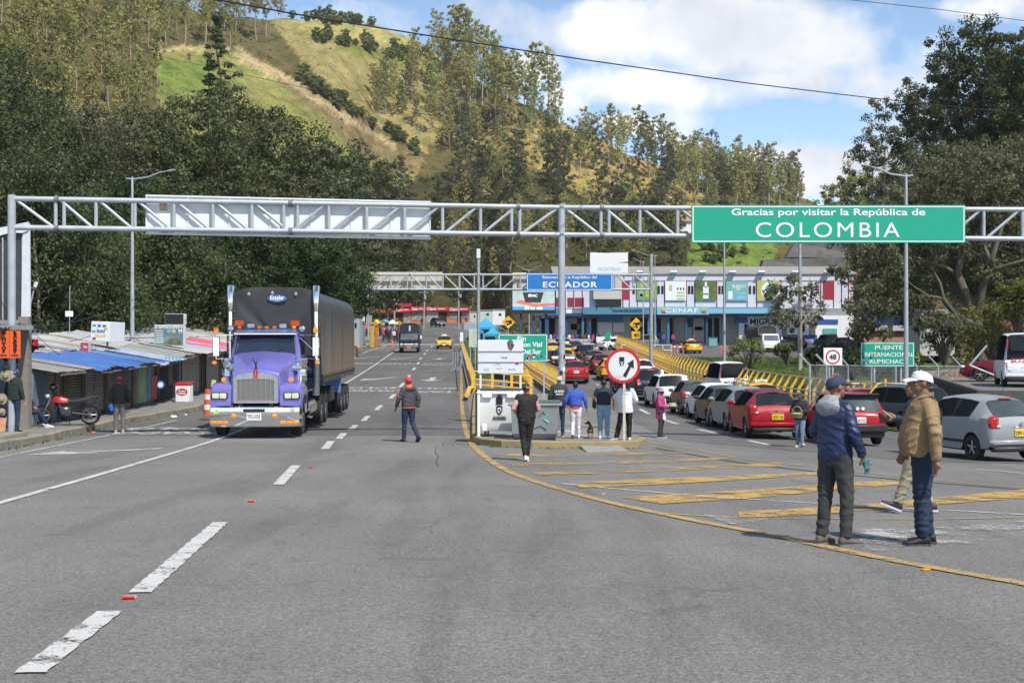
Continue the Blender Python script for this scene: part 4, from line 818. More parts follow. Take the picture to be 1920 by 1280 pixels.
  q=MB();x=sx*1.42;q.tube([(sx*.95,2.3,2.80),(x,2.25,2.80),(x,2.25,2.12),(sx*.95,2.3,2.12)],.022,7);q.tube([(sx*.96,2.3,2.72),(x,2.25,2.30)],.013,6);mf=B('mirror_frame',q,CHROME)
  q=MB();q.box((x,2.27,2.46),(.20,.07,.56),bev=.02);q.build('mirror',CHROME,mf,40)
  q=MB();q.box((x,2.25,2.93),(.13,.12,.15),bev=.02);q.build('amber_lamp',AMBER,mf,40)
  q=MB();q.box((x+sx*.05,2.25,2.00),(.12,.09,.09),bev=.02);q.build('amber_lamp',AMBER,mf,40)
  q=MB();q.lathe([(.12,1.42),(.18,1.46),(.18,1.60),(.19,1.62),(.19,1.68),(.18,1.70),(.18,1.98),(.195,2.0),(.195,2.1),(.16,2.14)],(sx*1.02,1.95,0),n=18);ac=B('air_cleaner',q,CHROME)
  q=MB();q.tube([(sx*1.0,1.82,1.86),(sx*.86,1.7,1.87),(sx*.66,1.62,1.88)],[.10,.11,.05],10);q.build('intake_pipe',CHROME,ac,40)
  q=MB();x=sx*1.27;q.cyl((x,3.75,1.0),(x,3.75,2.1),.105,n=16);q.cyl((x,3.75,2.1),(x,3.75,3.55),.062,n=14);q.tube([(x,3.75,3.5),(x,3.75,3.75),(x,3.76,3.98),(x,3.86,4.25)],[.062,.085,.10,.115],14);st=B('exhaust_stack',q,CHROME)
  q=MB()
  for k in range(9):q.lathe([(.111,1.1+k*.1),(.111,1.15+k*.1)],(x,3.75,0),n=14)
  q.cyl((x,3.75,1.0),(x,3.75,2.06),.109,n=14);q.build('heat_shield',mat('perforated',(.28,.28,.28),.35,.9,var=.6,scale=70),st,40)
  q=MB();q.tube([(sx*.92,2.7,.66),(sx*.92,4.4,.66)],.31,20);tk=B('fuel_tank',q,CHROME)
  q=MB();q.box((sx*1.1,3.0,.40),(.22,.7,.04));q.box((sx*1.1,3.0,.62),(.2,.7,.04));q.box((sx*1.08,2.25,.8),(.12,.5,.5),bev=.03);q.build('step',CHROME,tk)
  wheel(t,sx*1.04,1.2,.51,.3,CHROME)
  for y in(6.1,7.4):
   wheel(t,sx*1.07,y,.51,.28,CHROME);wheel(t,sx*.76,y,.51,.28,STEEL)
 q=MB();q.box((0,3.75,1.9),(1.8,.3,1.8),bev=.05);B('sleeper_back',q,PURP)
 Yf,Yr=3.95,16.3;hw=1.40
 arch=[];n=15
 tr=MB()
 def sec(y,jit=0):
  pts=[(-hw,y,1.55),(-hw-.01,y,2.6),(-hw,y,3.55)]
  for k in range(n):
   a=math.pi-math.pi*k/(n-1);ca,sa=math.cos(a),math.sin(a)
   pts.append((hw*math.copysign(abs(ca)**.45,ca),y,3.62+.62*abs(sa)**.75+jit))
  pts+=[(hw,y,3.55),(hw+.01,y,2.6),(hw,y,1.55)];return pts
 rings=[];ys=[]
 y=Yf
 while y<=Yr:ys.append(y);y+=.12
 for i,y in enumerate(ys):
  ph=(y-Yf)/1.03;sag=-.03*abs(math.sin(math.pi*ph));r=sec(y,sag)
  fold=.014*math.sin(y*9.3)+.012*math.sin(y*17.1+1)+.012*math.sin(y*4.1)
  rings.append([(x+(math.copysign(fold,x)if abs(x)>.9 and z<3.9 and 0<i<len(ys)-1 else 0),yy,z)for x,yy,z in r])
 tr.loft(rings,False,False);tp=B('tarpaulin',tr,tarp_side_mat(),None,40)
 fr=MB();base=sec(Yf);rows=[]
 for k,s_ in enumerate((1,.985,.9,.7,.45,.2)):
  rows.append([(x*s_,Yf-.02-.05*(1-s_)**.5-.025*math.sin(6*x+z*3)*(s_<.95),1.55+(z-1.55)*(s_ if k else 1)+(1-s_)*1.2)for x,yy,z in base])
 fr.loft(rows,False,False);fr.add(rows[-1],[tuple(range(len(rows[-1])))]);fr2=fr.build('front_curtain',TARP,t,50)
 for sx in(-1,1):
  q=MB()
  for k in range(9):z=1.75+k*.22;q.tube([(sx*(hw-.22),Yf-.075,z),(sx*(hw+.0),Yf-.05,z+.05)],.009,4);q.sph((sx*(hw-.22),Yf-.08,z),.02,6,4)
  q.build('lacing',STEEL,t)
 for x in(-.75,-.05,.65):q=MB();q.sph((x,Yf-.06,4.06-.05*abs(x)),(.05,.03,.06));q.build('clearance_lamp',mat('grey_lamp',(.3,.3,.28),.4),t,60)
 q=MB();q.lathe([(.001,-.015),(.30,-.015),(.30,.01),(.001,.01)],(0,0,0),'y',26);bd=q.build('maker_badge',mat('badge_blue',(.03,.15,.36),.4),t);bd.location=(.10,Yf-.10,3.90);bd.scale=(.95,1,.37)
 o=text('Estelar',.26,'lettering',WHITE,bd,(0,-.022,.06),width=.44,bold=.006);o.scale=(1,1.9,1)
 o=text('carpas',.1,'lettering',WHITE,bd,(0,-.022,-.21),width=.16);o.scale=(1,1.3,1)
 b=MB();b.box((0,(Yf+Yr)/2,1.46),(2.5,Yr-Yf,.14));b.box((-.45,11,1.2),(.14,10,.4));b.box((.45,11,1.2),(.14,10,.4));fl=B('flatbed',b,mat('flatbed_blue',(.03,.06,.16),.5,dirt=.4))
 q=MB();y=Yf+.2
 while y<Yr:
  for sx in(-1,1):q.tube([(sx*(hw+.015),y,1.62),(sx*(hw+.02),y+.05,1.5),(sx*(hw-.02),y+.03,1.34-.05*math.sin(y*7))],.012,4)
  y+=.27
 for sx in(-1,1):q.box((sx*(hw+.012),(Yf+Yr)/2,1.57),(.02,Yr-Yf,.05))
 q.build('tie_ropes',mat('rope',(.07,.065,.06),.9),fl)
 for sx in(-1,1):q=MB();q.box((sx,9.2,.85),(.5,1.3,.5),bev=.04);q.build('tool_box',BLACK,fl)
 for sx in(-1,1):
  q=MB();q.box((sx*1.0,11.9,1.12),(.56,.03,.66));q.build('mud_flap',mat('flap_blue',(.10,.22,.50),.4),fl)
  for y in(12.7,14.0,15.3):wheel(t,sx*1.1,y,.50,.28,CHROME);wheel(t,sx*.79,y,.5,.28,STEEL)
 q=MB();q.box((0,14,.5),(2.0,.18,.18));q.box((0,12.7,.5),(2.0,.18,.18));q.box((0,15.3,.5),(2,.18,.18));q.build('axles',UNDER,fl)
big_truck()
def small_truck(name,label,loc,rz,cabm,plate,far=False,canopy=None,group=None):
 t=thing(name,label,'truck',loc,rz,group);w=1.0
 b=MB();rings=[]
 for z,yf,yb,k in((.48,.06,1.7,.98),(1.1,0,1.7,1),(1.32,.04,1.7,1),(1.95,.30,1.7,.93),(2.06,.42,1.66,.88)):
  rings.append([(-w*k+.1,yf,z),(w*k-.1,yf,z),(w*k,yf+.12,z),(w*k,yb,z),(-w*k,yb,z),(-w*k,yf+.12,z)])
 b.loft(rings,True);cab=b.build('cab',cabm,t,35)
 q=MB();q.loft([[(-.86,.02,1.32),(.86,.02,1.32),(.80,.275,1.92),(-.80,.275,1.92)],[(-.86,.06,1.32),(.86,.06,1.32),(.80,.31,1.92),(-.80,.31,1.92)]],True);q.build('windscreen',glassmat('sky_glass',(.10,.11,.12),.05),cab)
 q=MB();q.box((0,-.03,.62),(1.95,.16,.2),bev=.04);q.build('front_bumper',STEEL if not far else WHITE,t,40)
 q=MB();q.box((0,-.015,.86),(1.0,.05,.13),bev=.02);q.build('grille',WHITE,t,40)
 q=MB();q.box((0,-.115,.56),(.36,.02,.17));q.build('license_plate',plate,t)
 for sx in(-1,1):
  q=MB();q.box((sx*.74,-.005,.86),(.34,.06,.18),bev=.03);q.build('headlight',LAMPW,t,40)
  q=MB();q.tube([(sx*.95,.2,1.9),(sx*1.2,.1,1.85),(sx*1.2,.1,1.4)],.014,5);q.box((sx*1.2,.1,1.55),(.18,.06,.34),bev=.03);q.build('mirror',BLACK if sx<0 else WHITE,t,40)
  wheel(t,sx*.86,.75,.40,.22,STEEL);wheel(t,sx*.86,4.4,.40,.24,STEEL)
  q=MB();q.prism([(.45,1.32),(1.4,1.32),(1.4,1.88),(.62,1.88)],sx*.985-.02,sx*.985+.012,'x');q.build('door_window',GLASS,cab)
 b=MB();rings=[]
 for y in(1.55,1.6,3.2,5.9):
  k=.97 if y<1.58 else 1;ring=[(-1.08*k,y,.85),(-1.08*k,y,2.5)]
  for i in range(9):a=math.pi-math.pi*i/8;ring.append((1.08*k*math.copysign(abs(math.cos(a))**.6,math.cos(a)),y,2.5+.55*abs(math.sin(a))))
  ring+=[(1.08*k,y,2.5),(1.08*k,y,.85)];rings.append(ring)
 b.loft(rings,True,False);b.build('canopy',canopy or TARP,t,40)
 q=MB()
 q.tube([(x,1.52,z)for x,z in[(-1.03,2.0),(-1.03,2.5)]+[(1.03*math.copysign(abs(math.cos(math.pi-math.pi*i/8))**.6,math.cos(math.pi-math.pi*i/8)),2.5+.5*abs(math.sin(math.pi*i/8)))for i in range(9)]+[(1.03,2.5),(1.03,2.0)]],.05,6);q.build('canopy_hoop',mat('canvas_grey',(.13,.13,.12),.8),t)
 q=MB();q.box((0,3.0,.7),(1.0,5.6,.2));q.build('chassis',UNDER,t)
 return t
st_=small_truck('canopy_truck','dark blue light truck with black canopy and orange plate driving towards the camera',hit(766.5,661.5),R(2),paint('dark_blue',(.015,.022,.04)),PLO)
b=MB();b.prism([(-.05,2.2),(.09,2.2),(.12,2.5),(.09,2.72),(.02,2.8),(-.05,2.7),(-.06,2.4)],1.50,1.53);b.build('painted_figure',mat('pale_blue_white',(.6,.64,.68),.6),st_)
small_truck('canopy_truck','white light truck with dark canopy parked in the lot behind the bush',hit(1447,661),R(8),WHITE,PLY,True,group=LOT)
# ------------------------------------------------------------------ trees
def leaf_quads(c,r,per,size,rng,droop=.5,shell=.55):
 """Leaf-sized faces spread through ellipsoid clumps."""
 c=np.asarray(c,float);r=np.asarray(r,float);n=len(c)*per
 C=np.repeat(c,per,0);Rr=np.repeat(r,per,0)
 d=rng.normal(size=(n,3));d/=np.linalg.norm(d,axis=1)[:,None];rad=(shell+(1-shell)*rng.random(n))*rng.random(n)**.25
 p=C+d*Rr*rad[:,None]
 nn=d*.8+np.array([0,0,.45])+rng.normal(size=(n,3))*.5;nn/=np.linalg.norm(nn,axis=1)[:,None]
 t=rng.normal(size=(n,3));t[:,2]-=droop*2.2;t-=nn*(t*nn).sum(1)[:,None];t/=np.linalg.norm(t,axis=1)[:,None]
 w=np.cross(t,nn);w/=np.linalg.norm(w,axis=1)[:,None]
 s=size*(.6+.8*rng.random(n));L=t*s[:,None];Wd=w*(s*(.22+.16*rng.random(n)))[:,None]
 nrm=np.cross(t,w)*(s*.12)[:,None]
 v=np.stack([p-L*.5,p+Wd+nrm,p+L*.5,p-Wd+nrm],1).reshape(-1,3)
 return v,np.arange(n*4).reshape(n,4)
BARK_P=mat('bark_pale',(.30,.26,.20),.85,var=.35,scale=2.5,bump=.4,bscale=12,stretch=(1,1,.25));BARK_D=mat('bark_dark',(.10,.085,.065),.9,var=.4,scale=3,bump=.6,bscale=10,stretch=(1,1,.3))
LF_HILL=leafmat('foliage_hill_olive',(.20,.205,.074),(.33,.315,.115),(.43,.39,.17),.55,.4)
LF_HILL2=leafmat('foliage_hill_green',(.165,.19,.06),(.27,.29,.095),(.37,.365,.145),.5,.4)
LF_DARK=leafmat('foliage_dark',(.036,.046,.017),(.072,.088,.033),(.135,.148,.062),.35,.38)
LF_DEEP=leafmat('foliage_deep_green',(.018,.032,.010),(.034,.058,.016),(.060,.094,.024),.4,.25)
LF_GREY=leafmat('foliage_grey_green',(.068,.075,.036),(.12,.125,.065),(.19,.19,.11),.6,.38)
LF_SHRUB=leafmat('foliage_shrub',(.075,.10,.028),(.13,.165,.042),(.20,.225,.075),.8,.3);LF_YEL=leafmat('foliage_yellowish',(.07,.082,.016),(.14,.15,.03),(.23,.21,.055),.8,.35)
def tree_parts(H,rng,crown0=.35,spread=.18,nlimb=16,per=42,size=.8,clump=1.5,shape='euc',droop=.6,trunk_r=None,lean=0):
 """Trunk with limbs that end in leaf clumps. Returns (trunk MB, leaf verts, leaf faces)."""
 mb=MB();r0=trunk_r or H*.011;k=7;pts=[];x=y=0
 for i in range(k+1):
  f=i/k;pts.append((x,y,H*.97*f));x+=rng.normal()*H*.008+lean*H/k;y+=rng.normal()*H*.008
 mb.tube(pts,[r0*(1-.86*i/k)for i in range(k+1)],6)
 at_=lambda f:Vector(pts[int(min(k-.001,f*k))]).lerp(Vector(pts[int(min(k-.001,f*k))+1]),f*k-int(min(k-.001,f*k)))
 cs,rs=[],[]
 for i in range(nlimb):
  f=crown0+(1-crown0)*((i+rng.random()*.7)/nlimb)
  u=(f-crown0)/(1-crown0)
  if shape=='euc':w=(.35+.75*math.sin(math.pi*min(1,u*.85+.12))**.8)
  elif shape=='round':w=math.sqrt(max(.06,1-(2*u-1)**2))*(1.1 if u<.6 else 1)
  elif shape=='cone':w=max(.06,(1-u))*1.15
  else:w=.55+.45*math.sin(math.pi*u)
  a=i*2.399+rng.normal()*.35;L=H*spread*w*(.65+.55*rng.random());b0=at_(max(.12,f-.10*(1 if shape!='cone' else .1)));zz=H*(.05 if shape!='cone' else-.02)*rng.random()
  tip=Vector((b0.x+math.cos(a)*L,b0.y+math.sin(a)*L,at_(min(.98,f)).z+zz))
  mid=b0.lerp(tip,.55)+Vector((0,0,-H*.012))
  mb.tube([b0,mid,tip],[r0*.34*(1.1-f),r0*.2*(1.1-f),r0*.06],4)
  m=1+(L>H*spread*.55)
  for q in range(m):
   c=b0.lerp(tip,1-.42*q);s_=clump*(.65+.6*rng.random())
   cs.append((c.x+rng.normal()*.3*clump,c.y+rng.normal()*.3*clump,c.z+rng.normal()*.2*clump));rs.append((s_,s_,s_*(.75 if shape!='cone' else .5)))
 top=at_(.97);cs.append(tuple(top));rs.append((clump*.6,clump*.6,clump*.9))
 v,f=leaf_quads(cs,rs,per,size,rng,droop);return mb,v,f
def make_tree(name,label,cat,parts,leafm,bark,group=None,loc=(0,0,0)):
 mb,v,f=parts;t=thing(name,label,cat,loc,0,group);mb.build('trunk',bark,t,50,fix=False);mesh_np('crown',v,f,leafm,t);return t
TREE_N=[0]
def scatter(protos,pts,group,label,hs,drop=.4):
 for(p,h)in zip(pts,hs):
  k=rnd.choice(protos);s=h/(3.2 if 'bush' in k.name else 20.0)
  place_copy(k,(p.x,p.y,p.z-drop),rnd.uniform(0,6.28),label,group,(s*rnd.uniform(.85,1.2),s*rnd.uniform(.85,1.2),s));TREE_N[0]+=1
def in_poly(poly,n,seed,mind):
 """n spread points inside a pixel polygon, farther rows first."""
 r=random.Random(seed);xs=[p[0]for p in poly];ys=[p[1]for p in poly];out=[];tries=0
 while len(out)<n and tries<n*200:
  tries+=1;q=(r.uniform(min(xs),max(xs)),r.uniform(min(ys),max(ys)))
  if pip(np.array([q[0]]),np.array([q[1]]),poly)[0]and all((q[0]-o[0])**2+((q[1]-o[1])*1.6)**2>mind**2 for o in out):out.append(q)
 return out
def px_h(p,hpx):return hpx*p.y/F
def forest():
 g=np.random.default_rng(11);E=[]
 for i in range(6):
  E.append(make_tree('eucalyptus_tree','x','tree',tree_parts(20,np.random.default_rng(20+i),.40+.06*(i%3),.095+.018*(i%2),20+i%3,22,.66,1.0,'euc',.8),LF_HILL if i%3 else LF_HILL2,BARK_P))
 D=[]
 for i in range(5):
  D.append(make_tree('eucalyptus_tree','x','tree',tree_parts(20,np.random.default_rng(40+i),.16,.19,28,46,.58,1.3,'euc',.6),LF_DARK if i%2 else LF_GREY,BARK_D))
 M=[]
 for i in range(3):
  M.append(make_tree('eucalyptus_tree','x','tree',tree_parts(20,np.random.default_rng(60+i),.22,.15,24,36,.62,1.2,'euc',.6),LF_HILL2 if i%2 else LF_GREY,BARK_P))
 B=[]
 for i in range(3):
  B.append(make_tree('bush','x','bush',tree_parts(3,np.random.default_rng(80+i),.12,.42,14,90,.28,.62,'round',.2,.06),LF_SHRUB,BARK_D))
 def put(protos,poly,n,seed,mind,h0,h1,group,label,drop=.4):
  q=in_poly(poly,n,seed,mind);pts=[hillhit(*k)for k in q];r=random.Random(seed+1)
  scatter(protos,pts,group,label,[min(34,px_h(p,r.uniform(h0,h1)))for p in pts],drop)
 put(E,[(-40,-90),(240,-40),(300,30),(296,130),(292,240),(230,300),(-40,330)],66,1,22,85,150,'trees on the steep upper left slope','slender pale olive eucalyptus in the dense stand on the upper left slope')
 put(E,[(290,15),(540,45),(520,70),(440,92),(290,88)],24,2,15,65,110,'trees along the top of the bare field','tall bare trunked eucalyptus lining the top edge of the green field')
 put(E,[(815,112),(905,165),(1010,212),(1080,250),(980,250),(850,230)],32,3,13,95,150,'tallest trees on the central ridge','tall thin crowned eucalyptus standing on the central ridge against the sky')
 put(E+M[:1],[(690,190),(830,130),(880,230),(1060,260),(1180,300),(1200,330),(1120,345),(1000,290),(840,300),(790,270),(690,250)],58,4,14,65,105,'trees on the slope below the central ridge','olive eucalyptus in the stand on the slope below the central ridge')
 put(E+M,[(1190,302),(1300,340),(1400,356),(1505,372),(1500,412),(1400,420),(1280,385),(1230,350)],72,5,10,70,118,'trees on the right hand ridge','eucalyptus on the low ridge left of the gap of sky')
 put(D+M,[(660,350),(780,330),(900,320),(1040,330),(1160,390),(1290,430),(1290,490),(1000,500),(920,520),(920,590),(700,590),(660,480)],70,6,16,75,115,'dark trees on the lower slope','dark leafy eucalyptus in the grove on the lower slope behind the white panels')
 put(M+D[:1],[(1100,395),(1320,425),(1320,500),(1000,505)],24,7,15,65,100,'dark trees on the lower slope','dark leafy eucalyptus in the grove on the lower slope behind the white panels')
 put(B,[(540,140),(556,140),(650,200),(800,280),(785,296),(640,214)],24,8,9,16,30,'bushes along the field boundary','round green bush in the hedge along the right edge of the field',.1)
 put(B,[(590,66),(700,82),(800,105),(830,150),(790,140),(700,102),(590,86)],26,9,8,14,24,'bushes in the upper hedge','green bush in the upper hedge of the grassy hilltop',.1)
 put(B,[(520,30),(600,30),(700,44),(700,50),(540,44)],14,10,8,16,26,'bushes on the hilltop','round bush on the grassy hilltop skyline',.1)
 put(B,[(1320,450),(1430,450),(1420,500),(1320,500)],10,12,12,16,30,'bushes on the lush bank','green bush on the lush bank behind the customs building',.1)
 for k in E+D+M+B:remove_tree(k)
 vs,fs,o=[],[],0
 base=[tree_parts(20,np.random.default_rng(90+i),.30,.13,16,13,.85,1.1,'euc',.6)[1:]for i in range(4)]
 r=random.Random(5)
 for poly,n,mind,h0,h1 in(([(-120,-150),(250,-60),(300,30),(296,250),(230,310),(-120,340)],110,12,60,100),([(290,0),(540,44),(440,80),(290,70)],26,9,50,80),([(690,195),(830,115),(1000,212),(1190,300),(1100,330),(840,300)],60,9,50,85),([(1190,300),(1500,372),(1490,415),(1260,390)],36,9,40,70),([(660,360),(790,330),(1000,340),(1290,450),(1290,500),(1000,505),(920,560),(680,590)],50,14,50,80),([(1545,380),(1640,360),(1700,330),(1760,300),(1920,250),(1920,330),(1600,400)],45,12,45,90),([(1920,240),(2300,100),(2300,300),(1920,340)],40,14,70,120),([(-400,-250),(-120,-150),(-120,340),(-400,340)],50,18,90,140)):
  for q in in_poly(poly,n,len(vs)+3,mind):
   p=hillhit(*q);s=min(30,px_h(p,r.uniform(h0,h1)))/20;v,f=base[r.randrange(4)];a=r.uniform(0,6.28);ca,sa=math.cos(a)*s,math.sin(a)*s
   w=np.stack([v[:,0]*ca-v[:,1]*sa+p.x,v[:,0]*sa+v[:,1]*ca+p.y,v[:,2]*s+p.z-.3],1);vs.append(w);fs.append(f+o);o+=len(w)
 tag(mesh_np('forest',np.concatenate(vs),np.concatenate(fs),leafmat('foliage_far_wood',(.20,.20,.074),(.325,.305,.115),(.42,.375,.165),.12,.4)),kind='stuff')
 rg=np.random.default_rng(3);cs,rs=[],[]
 for i in range(5200):
  px=rg.uniform(-150,2000);t=rg.random()**1.3*.98;X,Y,Z=hill_z(np.array([px]),np.array([t]));py=640-(Z[0]-CAMZ)*F/Y[0]
  open_=any(pip(np.array([px]),np.array([py]),pl)[0]for pl in([(290,85),(450,88),(560,150),(800,290),(780,345),(640,365),(540,330),(300,260)],[(520,30),(840,75),(860,200),(800,290),(560,140)],[(1310,430),(1440,440),(1430,510),(1300,510)]))
  if open_ and rg.random()<.93:continue
  s=rg.uniform(.5,1.5)*(.5 if open_ else 1);cs.append((X[0],Y[0],Z[0]+s*.4));rs.append((s*1.3,s*1.3,s*.7))
 v,f=leaf_quads(cs,rs,12,.75,rg,.1);tag(mesh_np('undergrowth',v,f,leafmat('foliage_undergrowth',(.065,.065,.025),(.12,.108,.045),(.19,.155,.07),.10,.25)),kind='stuff')
forest()
def big(name,label,px,d,top,zb,seed,leafm,bark,crown0=.25,spread=.3,nlimb=40,per=150,size=.42,clump=1.5,shape='round',droop=.5,trunk_r=None,lean=0,group=None,cat='tree'):
 X=pxx(px,d);H=pz(top,d)-zb
 return make_tree(name,label,cat,tree_parts(H,np.random.default_rng(seed),crown0,spread,int(nlimb*1.7),int(per*1.05),max(.16,size*.48),clump*.74,shape,droop,trunk_r,lean),leafm,bark,group,(X,d,zb))
def near_trees():
 GL='dark trees behind the stalls'
 lab='tall dark eucalyptus in the dense row behind the tin roofed stalls'
 for i,(px,d,top,sp,lf)in enumerate(((-60,66,60,.26,LF_DARK),(25,82,150,.24,LF_GREY),(100,74,215,.26,LF_DARK),(175,98,200,.24,LF_GREY),(60,62,300,.30,LF_DARK),(215,82,330,.28,LF_DARK),(150,66,395,.32,LF_DARK),(300,74,400,.3,LF_DARK),(270,108,230,.22,LF_GREY),(395,86,420,.30,LF_DARK),(470,100,400,.28,LF_DARK),(345,96,330,.28,LF_DARK),(10,100,90,.24,LF_GREY))):
  big('eucalyptus_tree',lab,px,d,top,gz(-15,d)-.5,200+i,(LF_DARK,LF_DEEP,LF_DARK,lf)[i%4],BARK_P,.16,sp*.9,44,int(120*(100/d)**1.6),.0056*d,1.8,'round',.6,group=GL)
 big('eucalyptus_tree','huge rounded dark eucalyptus dominating the trees left of the white panel',400,112,178,-2,231,LF_DARK,BARK_D,.30,.33,60,170,.62,2.2,'round',.7,.38)
 big('eucalyptus_tree','dark rounded eucalyptus on the right flank of the huge one',500,118,205,-2,232,LF_DARK,BARK_D,.25,.30,50,160,.62,2.1,'round',.7,.34)
 big('eucalyptus_tree','forked eucalyptus with gaps in its crown on the left flank of the huge one',275,118,222,-2,233,LF_DARK,BARK_D,.45,.25,34,140,.6,1.9,'round',.7,.32,.01)
 big('conifer_tree','very tall narrow dark conifer rising above all others against the field',412,150,8,12,234,LF_DARK,BARK_D,.10,.165,70,80,.55,.95,'cone',.4,.3)
 big('conifer_tree','small dark conifer tip left of the very tall one',386,149,105,12,235,LF_DEEP,BARK_D,.2,.10,40,60,.5,.8,'cone',.4,.2)
 for i,(px,d,top,sp)in enumerate(((575,120,255,.24),(628,135,290,.24),(600,150,262,.20),(690,190,300,.2),(725,200,292,.17),(545,104,330,.28),(655,165,345,.25))):
  big('eucalyptus_tree','mid sized dark eucalyptus between the big round one and the far white panel',px,d,top,gz(-22,d)-.4,260+i,LF_DARK if i%2 else LF_GREY,BARK_D,.14,sp,34,110,.75,1.7,'round',.6,group='trees left of the far gantry')
 big('leafy_tree','deep green leafy tree covering the left end of the far gantry',592,92,452,gz(-14,92)-.3,281,LF_DEEP,BARK_D,.36,.34,60,190,.34,1.15,'round',.2)
 big('leafy_tree','deep green leafy tree rising above the left white panel',598,128,322,gz(-20,128),282,LF_DEEP,BARK_D,.3,.30,44,150,.5,1.7,'round',.2)
 for i,(px,d,top,sp,lean)in enumerate(((1735,150,150,.17,0),(1790,140,70,.20,.01),(1845,132,32,.21,0),(1900,128,92,.22,0),(1950,124,60,.24,0))):
  big('eucalyptus_tree',('tall dark eucalyptus at the left edge of the tall group on the right','tall dark eucalyptus left of the highest one on the right','highest dark eucalyptus at the upper right corner','dark eucalyptus at the right edge below the highest one','dark eucalyptus mostly beyond the right edge')[i],px,d,top,8+i,300+i,LF_DARK,BARK_D,.34,sp*.82,40,110,.62,1.45,'euc',.7,.3,lean)
 big('eucalyptus_tree','sparse thin trunked eucalyptus standing alone against the sky',1655,165,172,12,310,LF_GREY,BARK_P,.30,.15,22,70,.65,1.3,'euc',.7,.16);big('eucalyptus_tree','thin eucalyptus with airy crown left of the lone sparse one',1633,168,250,12,311,LF_GREY,BARK_P,.25,.18,20,70,.65,1.3,'euc',.7,.15)
 for i,(px,d,top)in enumerate(((1590,200,330),(1565,230,345),(1615,190,325))):big('eucalyptus_tree','small hazy eucalyptus in the gap between the two hills',px,d,top,14,315+i,LF_HILL2,BARK_P,.15,.22,24,60,.8,1.3,'round',.5,.15,group='trees in the gap')
 for i,(px,d,top,zb,sp)in enumerate(((1668,112,372,2,.27),(1728,118,322,3,.27),(1790,104,275,3,.32),(1862,96,262,2,.34),(1925,92,250,2,.36))):
  big('eucalyptus_tree','grey green spreading eucalyptus massed below the tall dark ones',px,d,top,zb,320+i,LF_GREY,BARK_P,.18,sp,52,120,.5,1.5,'round',.6,.25,group='grey green trees on the right')
 d=74;t=thing('spreading_tree','old spreading tree with thick bare limbs above the green bridge sign','tree',(pxx(1835,d),d,-.5));mb=MB()
 def L_(pts,r):mb.tube([P(a,b,d+c)-Vector(t.location)for a,b,c in pts],r,8)
 L_([(1842,690,0),(1838,640,0),(1826,590,0)],[.42,.36,.33]);L_([(1826,590,0),(1808,545,0),(1796,510,.5),(1806,470,1),(1800,430,1)],[.28,.24,.2,.14,.07]);L_([(1830,600,0),(1842,540,-.5),(1858,490,-1),(1874,440,-1),(1890,390,-1)],[.28,.22,.17,.12,.06])
 L_([(1828,610,0),(1790,590,-.5),(1768,560,-.8),(1762,530,-1),(1745,500,-1)],[.2,.16,.13,.09,.05]);L_([(1796,515,.5),(1770,500,.6),(1740,492,.5),(1712,480,0)],[.12,.1,.07,.04]);L_([(1852,510,-.8),(1880,500,-1.4),(1920,488,-2),(1950,470,-2)],[.14,.11,.09,.05]);L_([(1768,560,-.8),(1740,555,-1),(1710,535,-1),(1690,515,-1)],[.1,.08,.05,.03]);L_([(1858,490,-1),(1840,450,-.5),(1838,400,0),(1820,360,0)],[.13,.1,.07,.04]);L_([(1822,610,0),(1800,625,-.6),(1775,605,-1),(1720,590,-1.4)],[.13,.1,.07,.03])
 mb.build('trunk',BARK_D,t,50);rg=np.random.default_rng(77);cs,rs=[],[]
 for cx,cy,sx,sy,n in((1640,545,60,60,26),(1700,560,45,60,14),(1660,470,70,50,18),(1740,420,90,70,34),(1840,360,90,70,40),(1910,430,60,80,24),(1790,330,80,50,26),(1900,560,40,50,8),(1690,600,60,35,10),(1620,600,45,35,12)):
  for _ in range(n):q=P(cx+rg.normal()*sx*.6,cy+rg.normal()*sy*.55,d+rg.normal()*1.8)-Vector(t.location);cs.append(tuple(q));s=rg.uniform(.35,.85);rs.append((s,s,s*.8))
 v,f=leaf_quads(cs,rs,130,.19,rg,.6);mesh_np('crown',v,f,LF_GREY,t)
 d=97;t=thing('young_tree','young round crowned tree with thin trunk on the grass bank before the customs building','tree',(pxx(1499,d),d,pz(692,d)));mb=MB();o=Vector(t.location)
 for pts,r in(([(1499,694),(1500,650),(1502,600),(1500,560),(1496,520)],[.13,.11,.09,.06,.03]),([(1502,610),(1520,580),(1532,555)],[.06,.04,.02]),([(1501,590),(1480,565),(1462,545)],[.06,.04,.02]),([(1500,560),(1515,535),(1520,515)],[.05,.03,.015])):mb.tube([P(a,b,d)-o for a,b in pts],r,7)
 mb.build('trunk',BARK_P,t,50);rg=np.random.default_rng(78);cs,rs=[],[]
 for _ in range(70):
  a=rg.uniform(0,6.28);k=math.sqrt(rg.random());cx,cy=1490+math.cos(a)*56*k,566+math.sin(a)*54*k;cs.append(tuple(P(cx,cy,d+rg.normal()*1.2)-o));s=rg.uniform(.25,.6);rs.append((s,s,s))
 v,f=leaf_quads(cs,rs,34,.23,rg,.3);mesh_np('crown',v,f,LF_GREY,t)
